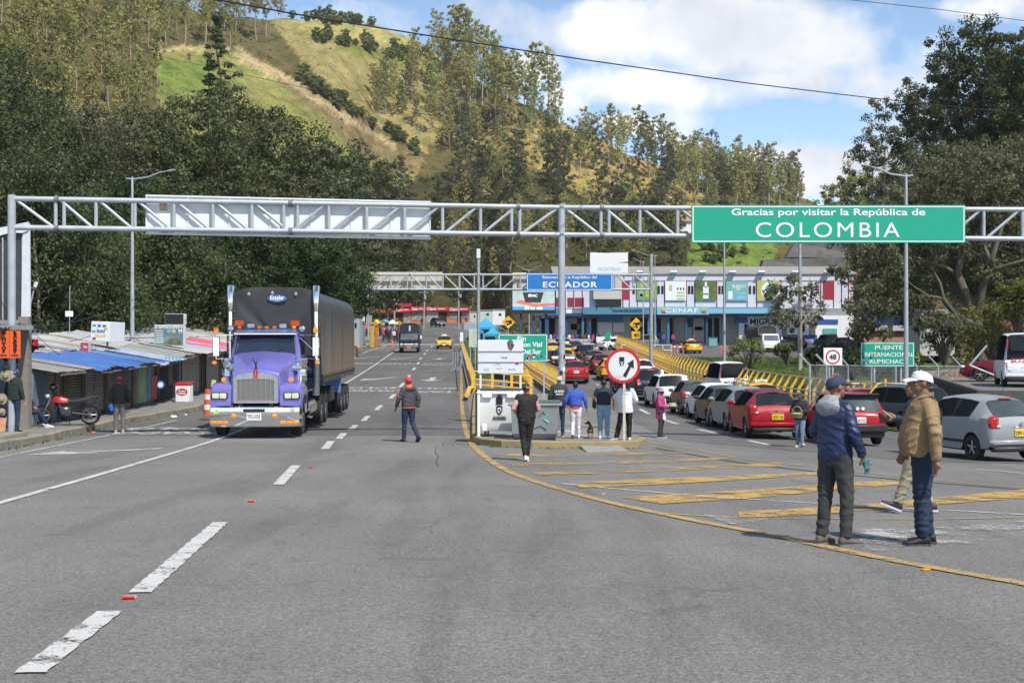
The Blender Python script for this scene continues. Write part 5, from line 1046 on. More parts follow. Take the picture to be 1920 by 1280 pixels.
 for i,(px,py,d,w,h,lf,lab)in enumerate(((1404,690,104,1.5,2.6,LF_SHRUB,'rounded leafy bush on the grass bank behind the yellow rail'),(1530,690,86,1.0,1.1,LF_SHRUB,'low dark bush beside the chain link fence'),(1860,660,66,1.8,2.6,LF_YEL,'yellow green leafy shrub left of the white high roof minibus'),(1905,610,64,1.6,2.4,LF_YEL,'yellow green shrub at the right edge above the minibus'),(1770,668,70,1.1,2.4,LF_GREY,'grey green sapling in front of the graffiti wall'),(1690,690,64,1.0,1.0,LF_SHRUB,'low bush in front of the green bridge sign posts'),(1476,672,110,1.1,1.3,LF_SHRUB,'low bush right of the rounded bush on the bank'),(1590,705,70,1.5,1.5,LF_DEEP,'dark bush behind the fence left of the bridge sign'),(1640,707,72,1.6,1.6,LF_DEEP,'dark bush behind the fence under the bridge sign'),(1695,706,74,1.6,1.6,LF_DEEP,'dark bush behind the fence at the lamp pole'),(1560,690,78,1.5,1.5,LF_DEEP,'dark bush behind the fence below the number sign'))):
  z0=pz(py,d);rg=np.random.default_rng(400+i);t=thing('bush',lab,'bush',(pxx(px,d),d,z0));mb=MB();cs,rs=[],[]
  for k in range(26):
   a=rg.uniform(0,6.28);q=Vector((math.cos(a)*w*rg.uniform(.2,1),math.sin(a)*w*rg.uniform(.2,1),h*rg.uniform(.15,.9)*1.0));q.x*=math.sqrt(max(.2,1-(q.z/h-.4)**2*1.6));mb.tube([(0,0,-.6),q*.5,q],[.05,.03,.01],4);cs.append(tuple(q));s=rg.uniform(.3,.55)*h/2;rs.append((s,s,s*.8))
  mb.build('trunk',BARK_D,t,50);v,f=leaf_quads(cs,rs,70,.17,rg,.1);mesh_np('crown',v,f,lf,t)
near_trees()
def grass():
 rg=np.random.default_rng(9);vs=[];
 def tuft(X,Y,z,h,n):
  for _ in range(n):
   a=rg.uniform(0,6.28);l=rg.normal(size=2)*h*.35;w=.012+.02*rg.random();b=np.array([X+rg.normal()*.12,Y+rg.normal()*.12,z]);s=np.array([math.cos(a)*w,math.sin(a)*w,0]);hh=h*rg.uniform(.6,1.2)
   vs.append([b-s,b+s,b+s*.5+[l[0]*.5,l[1]*.5,hh*.6],b-s*.2+[l[0],l[1],hh]])
 for _ in range(5200):
  Y=rg.uniform(52,132);X=float(rrr(Y))+.8+rg.random()**1.2*20;tuft(X,Y,gz(X,Y)-.05,rg.uniform(.12,.4),4)
 for _ in range(160):
  Y=rg.uniform(30,75);X=float(kl(Y))+rg.uniform(-.02,.12);tuft(X,Y,gz(X,Y),.06,3)
 for p in ISL[:6]:
  for _ in range(10):tuft(p.x+rg.normal()*.4,p.y-.08+rg.normal()*.04,gz(p.x,p.y),.06,3)
 for _ in range(900):
  Y=rg.uniform(70,105);X=rg.uniform(float(rrl(Y))+.6,float(rlr(Y))-.6);tuft(X,Y,gz(X,Y)-2.5,rg.uniform(.3,1.2),4)
 V=np.array(vs).reshape(-1,3);tag(mesh_np('grass',V,np.arange(len(V)).reshape(-1,4),leafmat('foliage_grass',(.05,.08,.02),(.085,.125,.03),(.15,.18,.06),.5,.35)),kind='stuff')
grass()
# ------------------------------------------------------------------ gantries, signs, lamps
GALV=mat('galvanised',(.37,.40,.44),.5,.2,var=.12,scale=3,dirt=.14);GALV2=mat('galvanised_dull',(.36,.38,.39),.5,.25,var=.15,scale=4,dirt=.3)
WPANEL=mat('white_panel',(.66,.68,.72),.5,var=.05,scale=.8,dirt=.10);GREENS=mat('sign_green',(.004,.31,.20),.4,var=.03);BLUES=mat('sign_blue',(.012,.17,.52),.4,var=.03);SWHITE=mat('sign_white',(.74,.76,.78),.45,var=.03)
SRED=mat('sign_red',(.50,.012,.02),.4,var=.08);SYEL=mat('sign_yellow',(.74,.40,.01),.45,var=.06);SBLK=mat('sign_black',(.012,.012,.014),.5);CREAM=mat('cream_panel',(.55,.52,.43),.6,var=.08,dirt=.25)
ORANGE=mat('sign_orange',(.75,.11,.02),.5,var=.05);BROWNP=mat('rust_brown',(.16,.07,.04),.8,var=.4)
STICK=[mat('sticker_teal',(.1,.4,.33),.5),mat('sticker_pink',(.55,.2,.25),.5),mat('sticker_blue',(.1,.25,.5),.5),SRED,SBLK]
def truss(t,px0,px1,d0,d1,yt0,yt1,yb0,yb1,n,dirn,r=.07,rw=.045,rd=.038,dz=0):
 """One span between two joints seen at px0 and px1; n bays, dirn -1 falls to the right."""
 pt=lambda f,yy0,yy1:P(px0+(px1-px0)*f,0,d0+(d1-d0)*f)
 def q(f,top):d=d0+(d1-d0)*f;px=px0+(px1-px0)*f;y=(yt0+(yt1-yt0)*f)if top else(yb0+(yb1-yb0)*f);return P(px,y,d)
 b=MB();b.cyl(q(0,1),q(1,1),r,n=12);b.build('top_chord',GALV,t,40)
 b=MB();b.cyl(q(0,0),q(1,0),r,n=12);b.build('bottom_chord',GALV,t,40)
 for i in range(n+1):
  f=i/n;e=.03/max(1,n)
  f=min(max(f,.03),.97)if i in(0,n)else f
  b=MB();b.cyl(q(f,1),q(f,0),rw,n=10);b.build('upright',GALV,t,40)
 for i in range(n):
  f0,f1=(i+.06)/n,(i+.94)/n;b=MB();b.cyl(q(f0,dirn<0),q(f1,dirn>0),rd,n=8);b.build('diagonal',GALV,t,40)
 for f in(0,1):
  for top in(0,1):
   c=q(f,top);b=MB();b.cyl(c-Vector((.05,0,0)),c+Vector((.05,0,0)),r*1.45,n=12);b.build('flange',GALV2,t,40)
def gantry_near():
 t=thing('sign_gantry','grey tubular truss gantry spanning the whole road in the foreground','gantry',(0,0,0))
 D=lambda px:35.5+(38-35.5)*min(1,(px-22)/1031);YT=lambda px:372.5+(389-372.5)*(px-22)/1031 if px<1053 else 389+4.0*(px-1053)/867
 YB=lambda px:426.5+(440-426.5)*(px-22)/1031 if px<1053 else 440+8*(px-1053)/867
 for a,b_,n,dr in((22,107,1,-1),(107,545,6,-1),(545,972,6,1),(972,1053,1,1),(1053,1129,1,-1),(1129,1553,6,-1),(1553,1990,6,1),(1990,2160,2,1)):truss(t,a,b_,D(a),D(b_),YT(a),YT(b_),YB(a),YB(b_),n,dr,.072,.05,.042)
 for px,r in((22,.105),(1053,.098),(2160,.1)):
  d=D(px);c=P(px,YT(px),d);zb=gz(c.x,d)+(.15 if px<1900 else 0);b=MB();b.cyl((c.x,c.y,zb),(c.x,c.y,c.z+.1),r,n=18);po=b.build('post',GALV,t,40);b=MB();b.box((c.x,c.y,zb+.03),(.5,.5,.06),bev=.01);b.build('base_plate',GALV2,po)
  if px==1053:
   r_=random.Random(4)
   for k in range(26):
    a=-math.pi/2+r_.uniform(-1.1,1.1);z=zb+r_.uniform(.9,3.1);w=r_.uniform(.03,.09)
    b=MB();b.box((c.x+math.cos(a)*(r+.003),c.y+math.sin(a)*(r+.003),z),(w,.004,w*r_.uniform(.6,1.5)),rz=a+math.pi/2);b.build('sticker',r_.choice(STICK+[SWHITE,SWHITE]),po)
 d=37.72;s=thing('road_sign','long green overhead board thanking visitors in white letters','road sign',P(1553.5,420,d));w=514*d/F;h=71*d/F
 b=MB();b.box((0,.03,0),(w,.04,h),bev=.008);p=b.build('panel',GREENS,s)
 b=MB();e=.045;bw=.028
 for x in(-w/2+e,w/2-e):b.box((x,.006,0),(bw,.006,h-2*e))
 for z in(-h/2+e,h/2-e):b.box((0,.0062,z),(w-2*e+bw,.006,bw))
 b.build('border',SWHITE,p)
 k=d/F;text('Gracias por visitar la República de',.265,'lettering',SWHITE,p,((1553-1553.5)*k,.004,(420-399.5)*k),width=363*k,bold=.004);text('COLOMBIA',.60,'lettering',SWHITE,p,((1551-1553.5)*k,.004,(420-431)*k),width=270*k,bold=0,space=1.22)
 b=MB()
 for x in(-w*.4,-.1*w,w*.2,w*.42):b.box((x,.12,0),(.07,.16,h*1.02))
 b.build('bracket',GALV2,s)
 d=36.885;s=thing('road_sign','plain white back of a long overhead board on the left of the near gantry','road sign',P(545,408,d));w=521*d/F*1.012;h=73*d/F;a=math.atan2(-.0,1);s.rotation_euler=(0,R(.30),R(9.7))
 b=MB();b.box((0,.02,0),(w,.03,h),bev=.006);p=b.build('panel',WPANEL,s)
 for i in range(8):b=MB();b.box((-w/2+.02+i*(w-.04)/7,-.015,0),(.03,.03,h));b.build('rib',WPANEL,p)
 for z in(-h/2+.02,h/2-.02):b=MB();b.box((0,-.02,z),(w,.03,.04));b.build('rib',WPANEL,p)
 b=MB();b.box((-w*.44,-.004,h*.2),(.2,.008,.2));b.build('sticker',mat('paper_sticker',(.42,.34,.25),.7,var=.5,scale=14),p)
gantry_near()
def gantry_far():
 t=thing('sign_gantry','smaller grey truss gantry farther off carrying the blue welcome board','gantry',(0,0,0));d=105
 for a,b_,n,dr in((626,768,4,1),(768,893,4,-1),(901,1050,4,1),(1050,1221,5,-1)):truss(t,a,b_,d,d,515,515,542.5,542.5,n,dr,.09,.07,.06)
 for px,w,top in((626,.16,510),(897,.15,484),(1221,.17,476)):
  c=P(px,top,d);b=MB();b.cyl((c.x,d,gz(c.x,d)-.8),c,w,w*.8,n=14);b.build('post',GALV2,t,40)
 b=MB();c=P(897,478,d);b.box((c.x,d,c.z+.1),(.30,.3,.75),bev=.03);b.build('radio_box',WPANEL,t);b=MB();c=P(892,455,d)
 for k in(-1,0,1):b.cyl((c.x+k*.12,d,c.z-.8),(c.x+k*.12,d,c.z+.3),.025,n=6)
 b.build('antenna',mat('antenna_dark',(.03,.05,.05),.5),t)
 def board(name,lab,x0,x1,y0,y1,m,dd=104.6,ribs=0):
  s=thing(name,lab,'road sign',P((x0+x1)/2,(y0+y1)/2,dd));w=(x1-x0)*dd/F;h=(y1-y0)*dd/F;b=MB();b.box((0,.05,0),(w,.08,h),bev=.02);p=b.build('panel',m,s)
  for i in range(ribs):b=MB();b.box((-w/2+(i+.5)*w/ribs,-.01,0),(.04,.04,h));b.build('rib',m,p)
  return s,p,w,h
 s,p,w,h=board('road_sign','blue overhead board welcoming travellers in white letters',987,1149,512,545,BLUES,104.4)
 b=MB();e=.08
 for x in(-w/2+e,w/2-e):b.box((x,-.0,0),(.05,.012,h-2*e))
 for z in(-h/2+e,h/2-e):b.box((0,-.001,z),(w-2*e,.012,.05))
 b.build('border',SWHITE,p);k=104.4/F
 text('Bienvenido a la República del',.30,'lettering',SWHITE,p,(0,-.012,8.0*k),width=102*k,bold=.004);text('ECUADOR',.62,'lettering',SWHITE,p,(0,-.012,-5*k),width=102*k,bold=.015,space=1.15)
 board('road_sign','stained white back of an overhead board on the far gantry',668,830,510,541.5,CREAM,105.4,8);board('road_sign','blank cream board beside the blue welcome board',961,987,511,545,CREAM,105.3)
gantry_far()
def street_lamp(px,ytop,d,arms,lab,group=None,yb=None,r=.06):
 X=pxx(px,d);zb=pz(yb,d)if yb else gz(X,d);t=thing('street_lamp',lab,'street lamp',(X,d,zb),0,group);H=pz(ytop,d)-zb
 b=MB();b.tube([(0,0,0),(0,0,H*.4),(0,0,H)],[r*1.5,r*1.2,r*.7],10);po=b.build('pole',GALV,t,40);b=MB();b.box((0,0,.02),(.4,.4,.04));b.build('base_plate',GALV2,po)
 for ex,ey in arms:
  e=Vector((pxx(ex,d)-X,-.3,pz(ey,d)-zb));b=MB();b.tube([(-e.x*.14,0,H-.06),(0,0,H-.1),(e.x*.35,-.1,H-.02+e.z*0),(e.x*.62,-.2,H+(e.z-H)*.6),(e.x*.8,-.26,H+(e.z-H)*.8)],[.03,.04,.035,.03,.03],7);b.build('arm',GALV,t,40)
  b=MB();q=Vector((e.x*.78,-.26,H+(e.z-H)*.78));b.tube([q,q.lerp(e,.3),q.lerp(e,.8),e],[.06,.13,.12,.04],8,flat=.35);b.build('lamp_head',GALV,t,40)
street_lamp(248,332,60,[(333,320)],'tall street lamp with a single arm rising behind the tin roofs',None,None,.075)
street_lamp(1699,326,55,[(1611,311)],'tall street lamp rising beside the green bridge sign',None,None,.075)
street_lamp(571,468,110,[(609,466)],'distant street lamp rising just right of the purple truck');street_lamp(473,489,115,[(440,484)],'distant street lamp rising above the tarpaulin trailer');street_lamp(690,501,150,[(716,496)],'street lamp at the market kerb under the stained white board',None,634)
street_lamp(1358,425,112,[(1330,415)],'white street lamp standing on the grass bank below the green overhead board',None,690,.09);street_lamp(1206,490,150,[(1186,485)],'lamp with one short arm just left of the far gantry post',None,652);street_lamp(1228,478,150,[(1183,470)],'lamp with one long arm above the right far gantry post',None,652)
street_lamp(992,505,165,[(968,498),(1016,498)],'two armed street lamp showing above the blank cream board',None,640);street_lamp(1500,400,106,[(1470,392)],'thick pale pole of a lamp standing behind the young round tree',None,690,.13)
def cable(lab,pts,r):
 b=MB();b.tube([P(*p)for p in pts],r,5);tag(b.build('overhead_cable',SBLK),lab,'cable')
cable('thick black cable slanting across the whole sky',[(330,-14,24),(560,28,27),(820,70,30),(1100,113,34),(1400,156,40),(1634,184,45),(1940,216,52)],.017)
cable('thin black cable crossing the top right corner',[(1500,-8,40),(1592,0,42),(1760,18,45),(1940,42,48)],.011)
cable('faint thin cable crossing in front of the hillside field',[(-20,20,85),(292,104,92),(571,165,100),(760,208,108),(993,249,118),(1200,290,130),(1500,345,150)],.016)
def plate_sign(name,lab,px0,px1,py0,py1,d,m,posts,pm=GALV,yb=None,cat='road sign',thick=.03,border=None):
 c=P((px0+px1)/2,(py0+py1)/2,d);X=c.x;t=thing(name,lab,cat,(X,d,gz(X,d)if yb is None else pz(yb,d)));z0=t.location.z;k=d/F;w=(px1-px0)*k;h=(py1-py0)*k;zc=c.z-z0
 b=MB();b.box((0,0,zc),(w,thick,h),bev=.01);p=b.build('panel',m,t)
 if border:
  b=MB();e=.04*max(1,d/50)
  for x in(-w/2+e,w/2-e):b.box((x,-thick/2-.002,zc),(e*.6,.006,h-2*e))
  for z in(-h/2+e,h/2-e):b.box((0,-thick/2-.0025,zc+z),(w-2*e,.006,e*.6))
  b.build('border',border,p)
 for q in posts:
  b=MB();b.box(((q-(px0+px1)/2)*k,.05,(zc+h*.48)/2-.15),(.07,.06,zc+h*.48+.3));b.build('post',pm,t)
 return t,p,zc,k
def signs():
 t,p,zc,k=plate_sign('road_sign','back of a white board with a black burn mark and scribbled graffiti',896,981,637,700,46,WPANEL,(901,976),WPANEL)
 b=MB()
 for z in(10,-10):b.box((0,-.03,zc+z*k),(85*k,.02,.03))
 b.build('seam',GALV2,p)
 b=MB();rr=random.Random(2);n=18
 for j,(s,dy)in enumerate(((1,0),)):
  pts=[((18.5+math.cos(a)*(6.0+rr.uniform(-1,1)))*k,zc+(22+math.sin(a)*10.5+rr.uniform(-.8,.8))*k)for a in np.linspace(0,2*math.pi,n,endpoint=False)];b.prism(pts,-.020,-.017)
 b.build('burn_mark',mat('soot',(.03,.026,.022),.9,base2=(.20,.17,.14),scale=5),p)
 for i,(px,py,s,m)in enumerate(((945,671,.10,SBLK),(912,692,.15,mat('pale_teal_ink',(.25,.52,.46),.6)),(936,690,.10,mat('pale_pink_ink',(.58,.42,.48),.6)),(960,692,.14,mat('pale_teal_ink',(.25,.52,.46),.6)),(952,678,.07,STICK[4]),(932,682,.13,mat('grey_ink',(.42,.43,.46),.6)))):
  text(('crysa','RS','leon','ama','tor le','LHI')[i],s,'graffiti',m,p,((px-938.5)*k,-.02,zc+(668.5-py)*k),sx=1.15)
 b=MB();b.box((31*k,-.02,zc-13*k),(.11,.01,.06));b.build('sticker',SRED,p)
 t,p,zc,k=plate_sign('road_sign','green board half hidden by the white one and covered in stickers',934,1027,626,678,60,GREENS,(945,1020),GALV,border=SWHITE)
 for s,px,py,w in(('Fin',978,634.5,16),('Jurisdiccion Vial',977,647,80),('Del Sur',996,659,36)):text(s,.30,'lettering',SWHITE,p,((px-980.5)*k,-.02,zc+(652-py)*k),width=w*k,bold=.008)
 rr=random.Random(8)
 for i in range(34):
  b=MB();x=rr.uniform(-5,44)*k;z=zc-rr.uniform(11,24)*k;s=rr.uniform(.04,.11);b.lathe([(s/2,-.024),(s/2,-.018)],(x,0,z),'y',8);b.build('sticker',rr.choice(STICK+[SWHITE]),p)
 d=33.6;c=P(1168,685.5,d);t=thing('road_sign','round white sign with red rim and black diagonal arrow on a pale post','road sign',(pxx(1170.5,d),d,gz(c.x,d)+.12));z=c.z-t.location.z;x0=c.x-t.location.x;k=d/F
 b=MB();b.lathe([(.44,-.006),(.44,.006)],(x0,0,z),'y',40);p=b.build('disc',mat('worn_sign_white',(.60,.64,.66),.5,var=.06,dirt=.12),t,30)
 b=MB();prof=[(.365,-.010),(.44,-.010),(.44,-.004),(.365,-.004)];rings=[[Vector((x0+r_*math.cos(a),y,z+r_*math.sin(a)))for r_,y in prof]for a in np.linspace(0,2*math.pi,49)];b.loft(rings,False,True);b.build('rim',SRED,p,30)
 b=MB();sc=lambda px,py:((px-1168)*k+x0,z+(685.5-py)*k)
 b.prism([sc(*q)for q in((1167.6,704),(1173.6,708),(1183.2,688),(1188.5,691),(1188,673.5),(1176,681.5),(1179.3,684.5))],-.011,-.0095);b.build('arrow',SBLK,p)
 b=MB();b.prism([sc(*q)for q in((1161,669),(1170.5,669),(1170.5,680),(1169,684.5),(1165.8,686),(1162.5,684.5),(1161,680))],-.011,-.0095);b.build('vehicle_mark',SBLK,p)
 b=MB();b.prism([sc(*q)for q in((1163,678.5),(1168.6,678.5),(1168.6,680),(1163,680))],-.013,-.011);b.prism([sc(*q)for q in((1164.5,681.5),(1167.5,681.5),(1167.5,684),(1164.5,684))],-.013,-.011);b.build('sticker',SWHITE,p)
 b=MB();b.prism([sc(*q)for q in((1153,705),(1162,701),(1168,707),(1160,711))],-.0085,-.0075);b.build('faded_sticker',mat('faded_orange',(.55,.35,.28),.6,base2=(.6,.6,.6),scale=20),p)
 b=MB();b.box((0,.035,(z-.2)/2),(.062,.05,z+.55));b.build('post',mat('pale_post',(.50,.49,.43),.6,dirt=.3),t)
 t,p,zc,k=plate_sign('road_sign','square white sign with a red ring around the number 48',1544,1579,652,686,57,SWHITE,(1555.5,1562),GALV)
 b=MB();prof=[(.25,-.022),(.31,-.022),(.31,-.016),(.25,-.016)];b.loft([[Vector((r_*math.cos(a),y,zc+r_*math.sin(a)))for r_,y in prof]for a in np.linspace(0,2*math.pi,41)],False,True);b.build('ring',SRED,p,30)
 text('48',.30,'lettering',SBLK,p,(0,-.02,zc),bold=.01)
 t,p,zc,k=plate_sign('road_sign','green board naming the international bridge behind the chain link fence',1613.5,1714.5,641.5,687.5,57,GREENS,(1640,1690),GALV,border=SWHITE)
 for s,py,w in(('PUENTE',651.5,52),('INTERNACIONAL',664.5,94),('RUMICHACA',677.5,72)):text(s,.25,'lettering',SWHITE,p,(2*k,-.02,zc+(664.5-py)*k),width=w*k,bold=.003)
 for i in range(16):b=MB();b.box((rr.uniform(-48,-30)*k,-.02,zc+rr.uniform(-20,2)*k),(.08,.008,.07),ry=rr.uniform(0,1));b.build('sticker',rr.choice(STICK+[SWHITE]),p)
 t,p,zc,k=plate_sign('road_sign','small orange plate with a black chevron below the number sign',1559.5,1573,701,708.5,57,SYEL,(1566,),GALV)
 b=MB();b.prism([(-.12,zc+.06),(0,zc+.06),(.08,zc),(0,zc-.06),(-.12,zc-.06),(-.04,zc)],-.022,-.017);b.build('chevron',SBLK,p)
 for px,py,rr_,d,lab,pl in((1193,608,13,106,'yellow diamond warning sign above a plate reading 40',True),(953,604,12.5,112,'yellow diamond warning sign covered in stickers behind the green board',False)):
  c=P(px,py,d);t=thing('road_sign',lab,'road sign',(c.x,d,gz(c.x,d)-.2));z=c.z-t.location.z;s=rr_*d/F
  b=MB();b.prism([(-s,z),(0,z-s),(s,z),(0,z+s)],-.02,.02);p=b.build('diamond',SYEL,t);
  b=MB();b.prism([(-s*.55,z+s*.02),(s*.3,z+s*.02),(s*.3,z-s*.18),(s*.62,z+s*.12),(s*.3,z+s*.42),(s*.3,z+s*.24),(-s*.3,z+s*.24)],-.03,-.021);b.build('arrow',SBLK,p)
  for i in range(14):b=MB();q=rr.uniform(0,6.28);e=rr.uniform(0,.5)*s;b.box((math.cos(q)*e,-.026,z-s*.25+math.sin(q)*e*.8),(.13,.008,.1),ry=q);b.build('sticker',rr.choice([SWHITE,SWHITE]+STICK),p)
  b=MB();b.box((0,.06,(z+s*.5)/2),(.07,.06,z+s*.5));b.build('post',GALV,t)
  if pl:
   zp=pz(628,d)-t.location.z;b=MB();b.box((0,0,zp),(18*d/F,.03,14*d/F),bev=.01);p2=b.build('plate',SYEL,t);text('40',.42,'lettering',SBLK,p2,(0,-.02,zp),bold=.012)
 plate_sign('road_sign','small green sign standing before the low white board',1134,1144.5,623,637,150,GREENS,(1139,),GALV,yb=652);plate_sign('notice_board','low white board behind the white sedan turning right',1118,1156,631,641.5,158,SWHITE,(1122,1152),GALV,yb=650,cat='board')
 plate_sign('notice_board','tall pale notice stele by the left rail',879,894,617,651,102,mat('pale_green_panel',(.45,.52,.44),.5,var=.2,scale=3),(882,891),GALV,cat='board');plate_sign('notice_board','blank grey board by the blue tents',870,892,604,619,150,GALV,(874,888),GALV,cat='board',yb=636)
 plate_sign('road_sign','white number plate post at the head of the left rail',862.5,868.5,623,640,100,SWHITE,(865.5,),GALV,cat='post')
 plate_sign('road_sign','grey back of a sign on the market kerb',686,697.5,591,608,149,GALV2,(692,),GALV,yb=634);plate_sign('notice_board','white signboard above the market stalls left of the grey sign back',674,684,593,602,152,SWHITE,(679,),GALV,yb=630,cat='board')
 plate_sign('road_sign','brown sign with white letters among the shrubs at the right edge',1872,1908,600,623,68,BROWNP,(1880,1900),GALV,yb=680)
 d=230
 for px,top,lab in((739.5,541,'utility pole in front of the left end of the red fascia'),(794,520,'leaning utility pole between two red shop signs'),(860,515,'utility pole with transformer right of the orange shops')):
  X=pxx(px,d);t=thing('utility_pole',lab,'utility pole',(X,d,gz(X,d)-.2));H=pz(top,d)-t.location.z;b=MB();b.tube([(0,0,0),(.3 if px==794 else 0,0,H)],[.17,.11],8);b.build('pole',mat('grey_concrete',(.30,.29,.27),.8),t,40);b=MB();b.box((0,-.1,H*.72),(1.6,.1,.1));b.build('crossarm',GALV2,t)
  b=MB();b.box((.3,-.2,H*.62),(.4,.4,.6),bev=.05);b.build('transformer',GALV2,t)
 d=165;X=pxx(664.5,d);t=thing('cross_pole','white pole with a crossbar standing left of the market','pole',(X,d,gz(X,d)));H=pz(543,d)-t.location.z;b=MB();b.box((0,0,H/2),(.22,.16,H));b.build('mast',SWHITE,t);b=MB();zc=pz(554.5,d)-t.location.z;b.box((0,-.09,zc),(2.2,.12,.2));b.build('crossbar',SWHITE,t);b=MB();b.box((.12,-.1,H-.4),(.2,.1,.6));b.build('cap',mat('teal_blue',(.06,.3,.45),.5),t)
signs()
# ------------------------------------------------------------------ yellow bridge railings, fences, walls on the right
RAILY=mat('railing_yellow',(.66,.40,.06),.65,var=.15,scale=2.5,dirt=.22);RAILP=mat('railing_pipe',(.46,.36,.24),.55,var=.2,dirt=.3);RCONC=mat('old_concrete',(.24,.215,.175),.92,var=.35,scale=.9,bump=.4,bscale=14,dirt=.7)
def railing(name,lab,path,out=1,step=1.2,Hh=.95,kerb=.22,lean=.28,pipes=4,up=.0,mode='post'):
 """path: list of ground points; posts lean outward (out = +1 right of travel)."""
 pts=spline([Vector(p)for p in path],.3);L=[0]
 for a,b in zip(pts,pts[1:]):L.append(L[-1]+(b-a).length)
 def at_(s):
  i=min(len(pts)-2,max(0,int(np.searchsorted(L,s)-1)));f=(s-L[i])/max(1e-6,L[i+1]-L[i]);t=(pts[i+1]-pts[i]).normalized();return pts[i].lerp(pts[i+1],f),t
 t=thing(name,lab,'railing',pts[0]);o=Vector(pts[0]);n=max(2,int(L[-1]/step));rows=[[],[],[],[],[]];kr=[]
 b=MB();kk=[]
 for i in range(n*2+1):
  p,tg=at_(L[-1]*i/(2*n));s=Vector((tg.y,-tg.x,0)).normalized()*out;q=p-o;kk.append([q-s*.16+Vector((0,0,-.5)),q-s*.16+Vector((0,0,kerb)),q+s*.22+Vector((0,0,kerb)),q+s*.22+Vector((0,0,-.5))])
 b.loft(kk,True,True);b.build('kerb',RCONC,t)
 lines=[[]for _ in range(pipes+1)]
 for i in range(n+1):
  p,tg=at_(L[-1]*i/n);s=Vector((tg.y,-tg.x,0)).normalized()*out;q=p-o;ang=math.atan2(tg.y,tg.x);b=MB();M0=q+Vector((0,0,kerb))
  f=tg.normalized()*.055
  A=[M0-s*.07,M0+s*.05,M0+s*.05+Vector((0,0,Hh*.62)),M0+s*(.05+lean)+Vector((0,0,Hh)),M0+s*(lean-.07)+Vector((0,0,Hh)),M0-s*.08+Vector((0,0,Hh*.62))]
  b.loft([[v-f for v in A],[v+f for v in A]],True,True);b.build('post',RAILY,t)
  for k in range(pipes):lines[k].append(M0-s*.13+Vector((0,0,Hh*(.12+.50*k/max(1,pipes-1)))))
  lines[pipes].append(M0+s*(lean+.0)+Vector((0,0,Hh+.02)))
 for ln in lines:b=MB();b.tube(ln,.035,6);b.build('pipe',RAILP,t,50)
 return t
gp=lambda x,y,dz=0:Vector((x,y,gz(x,y,dz)))
railing('bridge_railing','long yellow railing along the right side of the queue bridge',[gp(float(rrr(y))+.15,y)for y in(52,60,70,85,100,130,163)],1,1.2,1.38,.26,.34)
railing('bridge_railing','yellow railing between the footway and the queue lanes',[gp(float(rlr(y))-.05,y)for y in(71,80,95,115,140)],1,1.0,1.25,.2)
railing('bridge_railing','yellow railing along the right edge of the left bridge',[gp(float(rrl(y))+.3,y)for y in(68,80,95,120,150)],-1,1.4,1.1)
railing('bridge_railing','short yellow railing seen behind the white bin on the footway',[gp(float(rlr(y))-1.45,y)for y in(71,78,90,110)],-1,.9,1.25)
railing('bridge_railing','short yellow railing on the left kerb behind the trailer',[gp(float(kl(y))+1.3,y)for y in(112,120,128)],-1,.9,.9,.3)
def cross_rail():
 a,b_=gp(-2.0,68),gp(1.0,70.5);t=thing('guard_rail','yellow three bar rail closing the gap between the two bridges','railing',a);d=b_-a
 for f in(0,.33,.66,1):b=MB();q=d*f;b.box((q.x,q.y,q.z+.55),(.14,.14,1.2));b.build('post',RAILY,t)
 for h in(.45,.72,1.12):b=MB();b.tube([Vector((0,0,h)),d+Vector((0,0,h))],.04,6);b.build('bar',RAILY,t)
 b=MB();b.loft([[(0,-.1,-.6),(0,.15,-.6),(0,.15,.26),(0,-.1,.26)],[d+Vector((0,-.1,-.6)),d+Vector((0,.15,-.6)),d+Vector((0,.15,.26)),d+Vector((0,-.1,.26))]],True);b.build('beam',RAILY,t)
 b=MB();b.box((-1,90,-2.6),(7,.6,3.2));tag(b.build('abutment_wall',RCONC),'stained concrete abutment wall down in the gap between the bridges','wall')
 b=MB();pts=[hit(875,752),hit(880,738),gp(-2.0,68)];b.tube([p+Vector((0,0,.28))for p in pts],.12,6);tag(b.build('barrier_stub',RAILY),'low yellow wall end at the corner of the island','barrier')
 d_=92;t=thing('metal_gate','folded galvanised barrier gate leaning against the left rail','gate',(pxx(856,d_),d_,gz(pxx(856,d_),d_)))
 for k in range(4):
  b=MB();x=-.25+k*.17;b.tube([(x,0,.05),(x,0,1.25),(x+.12,.5,1.25),(x+.12,.5,.05),(x,0,.05)],.022,5);b.tube([(x-.1,-.1,.03),(x+.25,.6,.03)],.03,5);b.build('frame',GALV,t)
cross_rail()
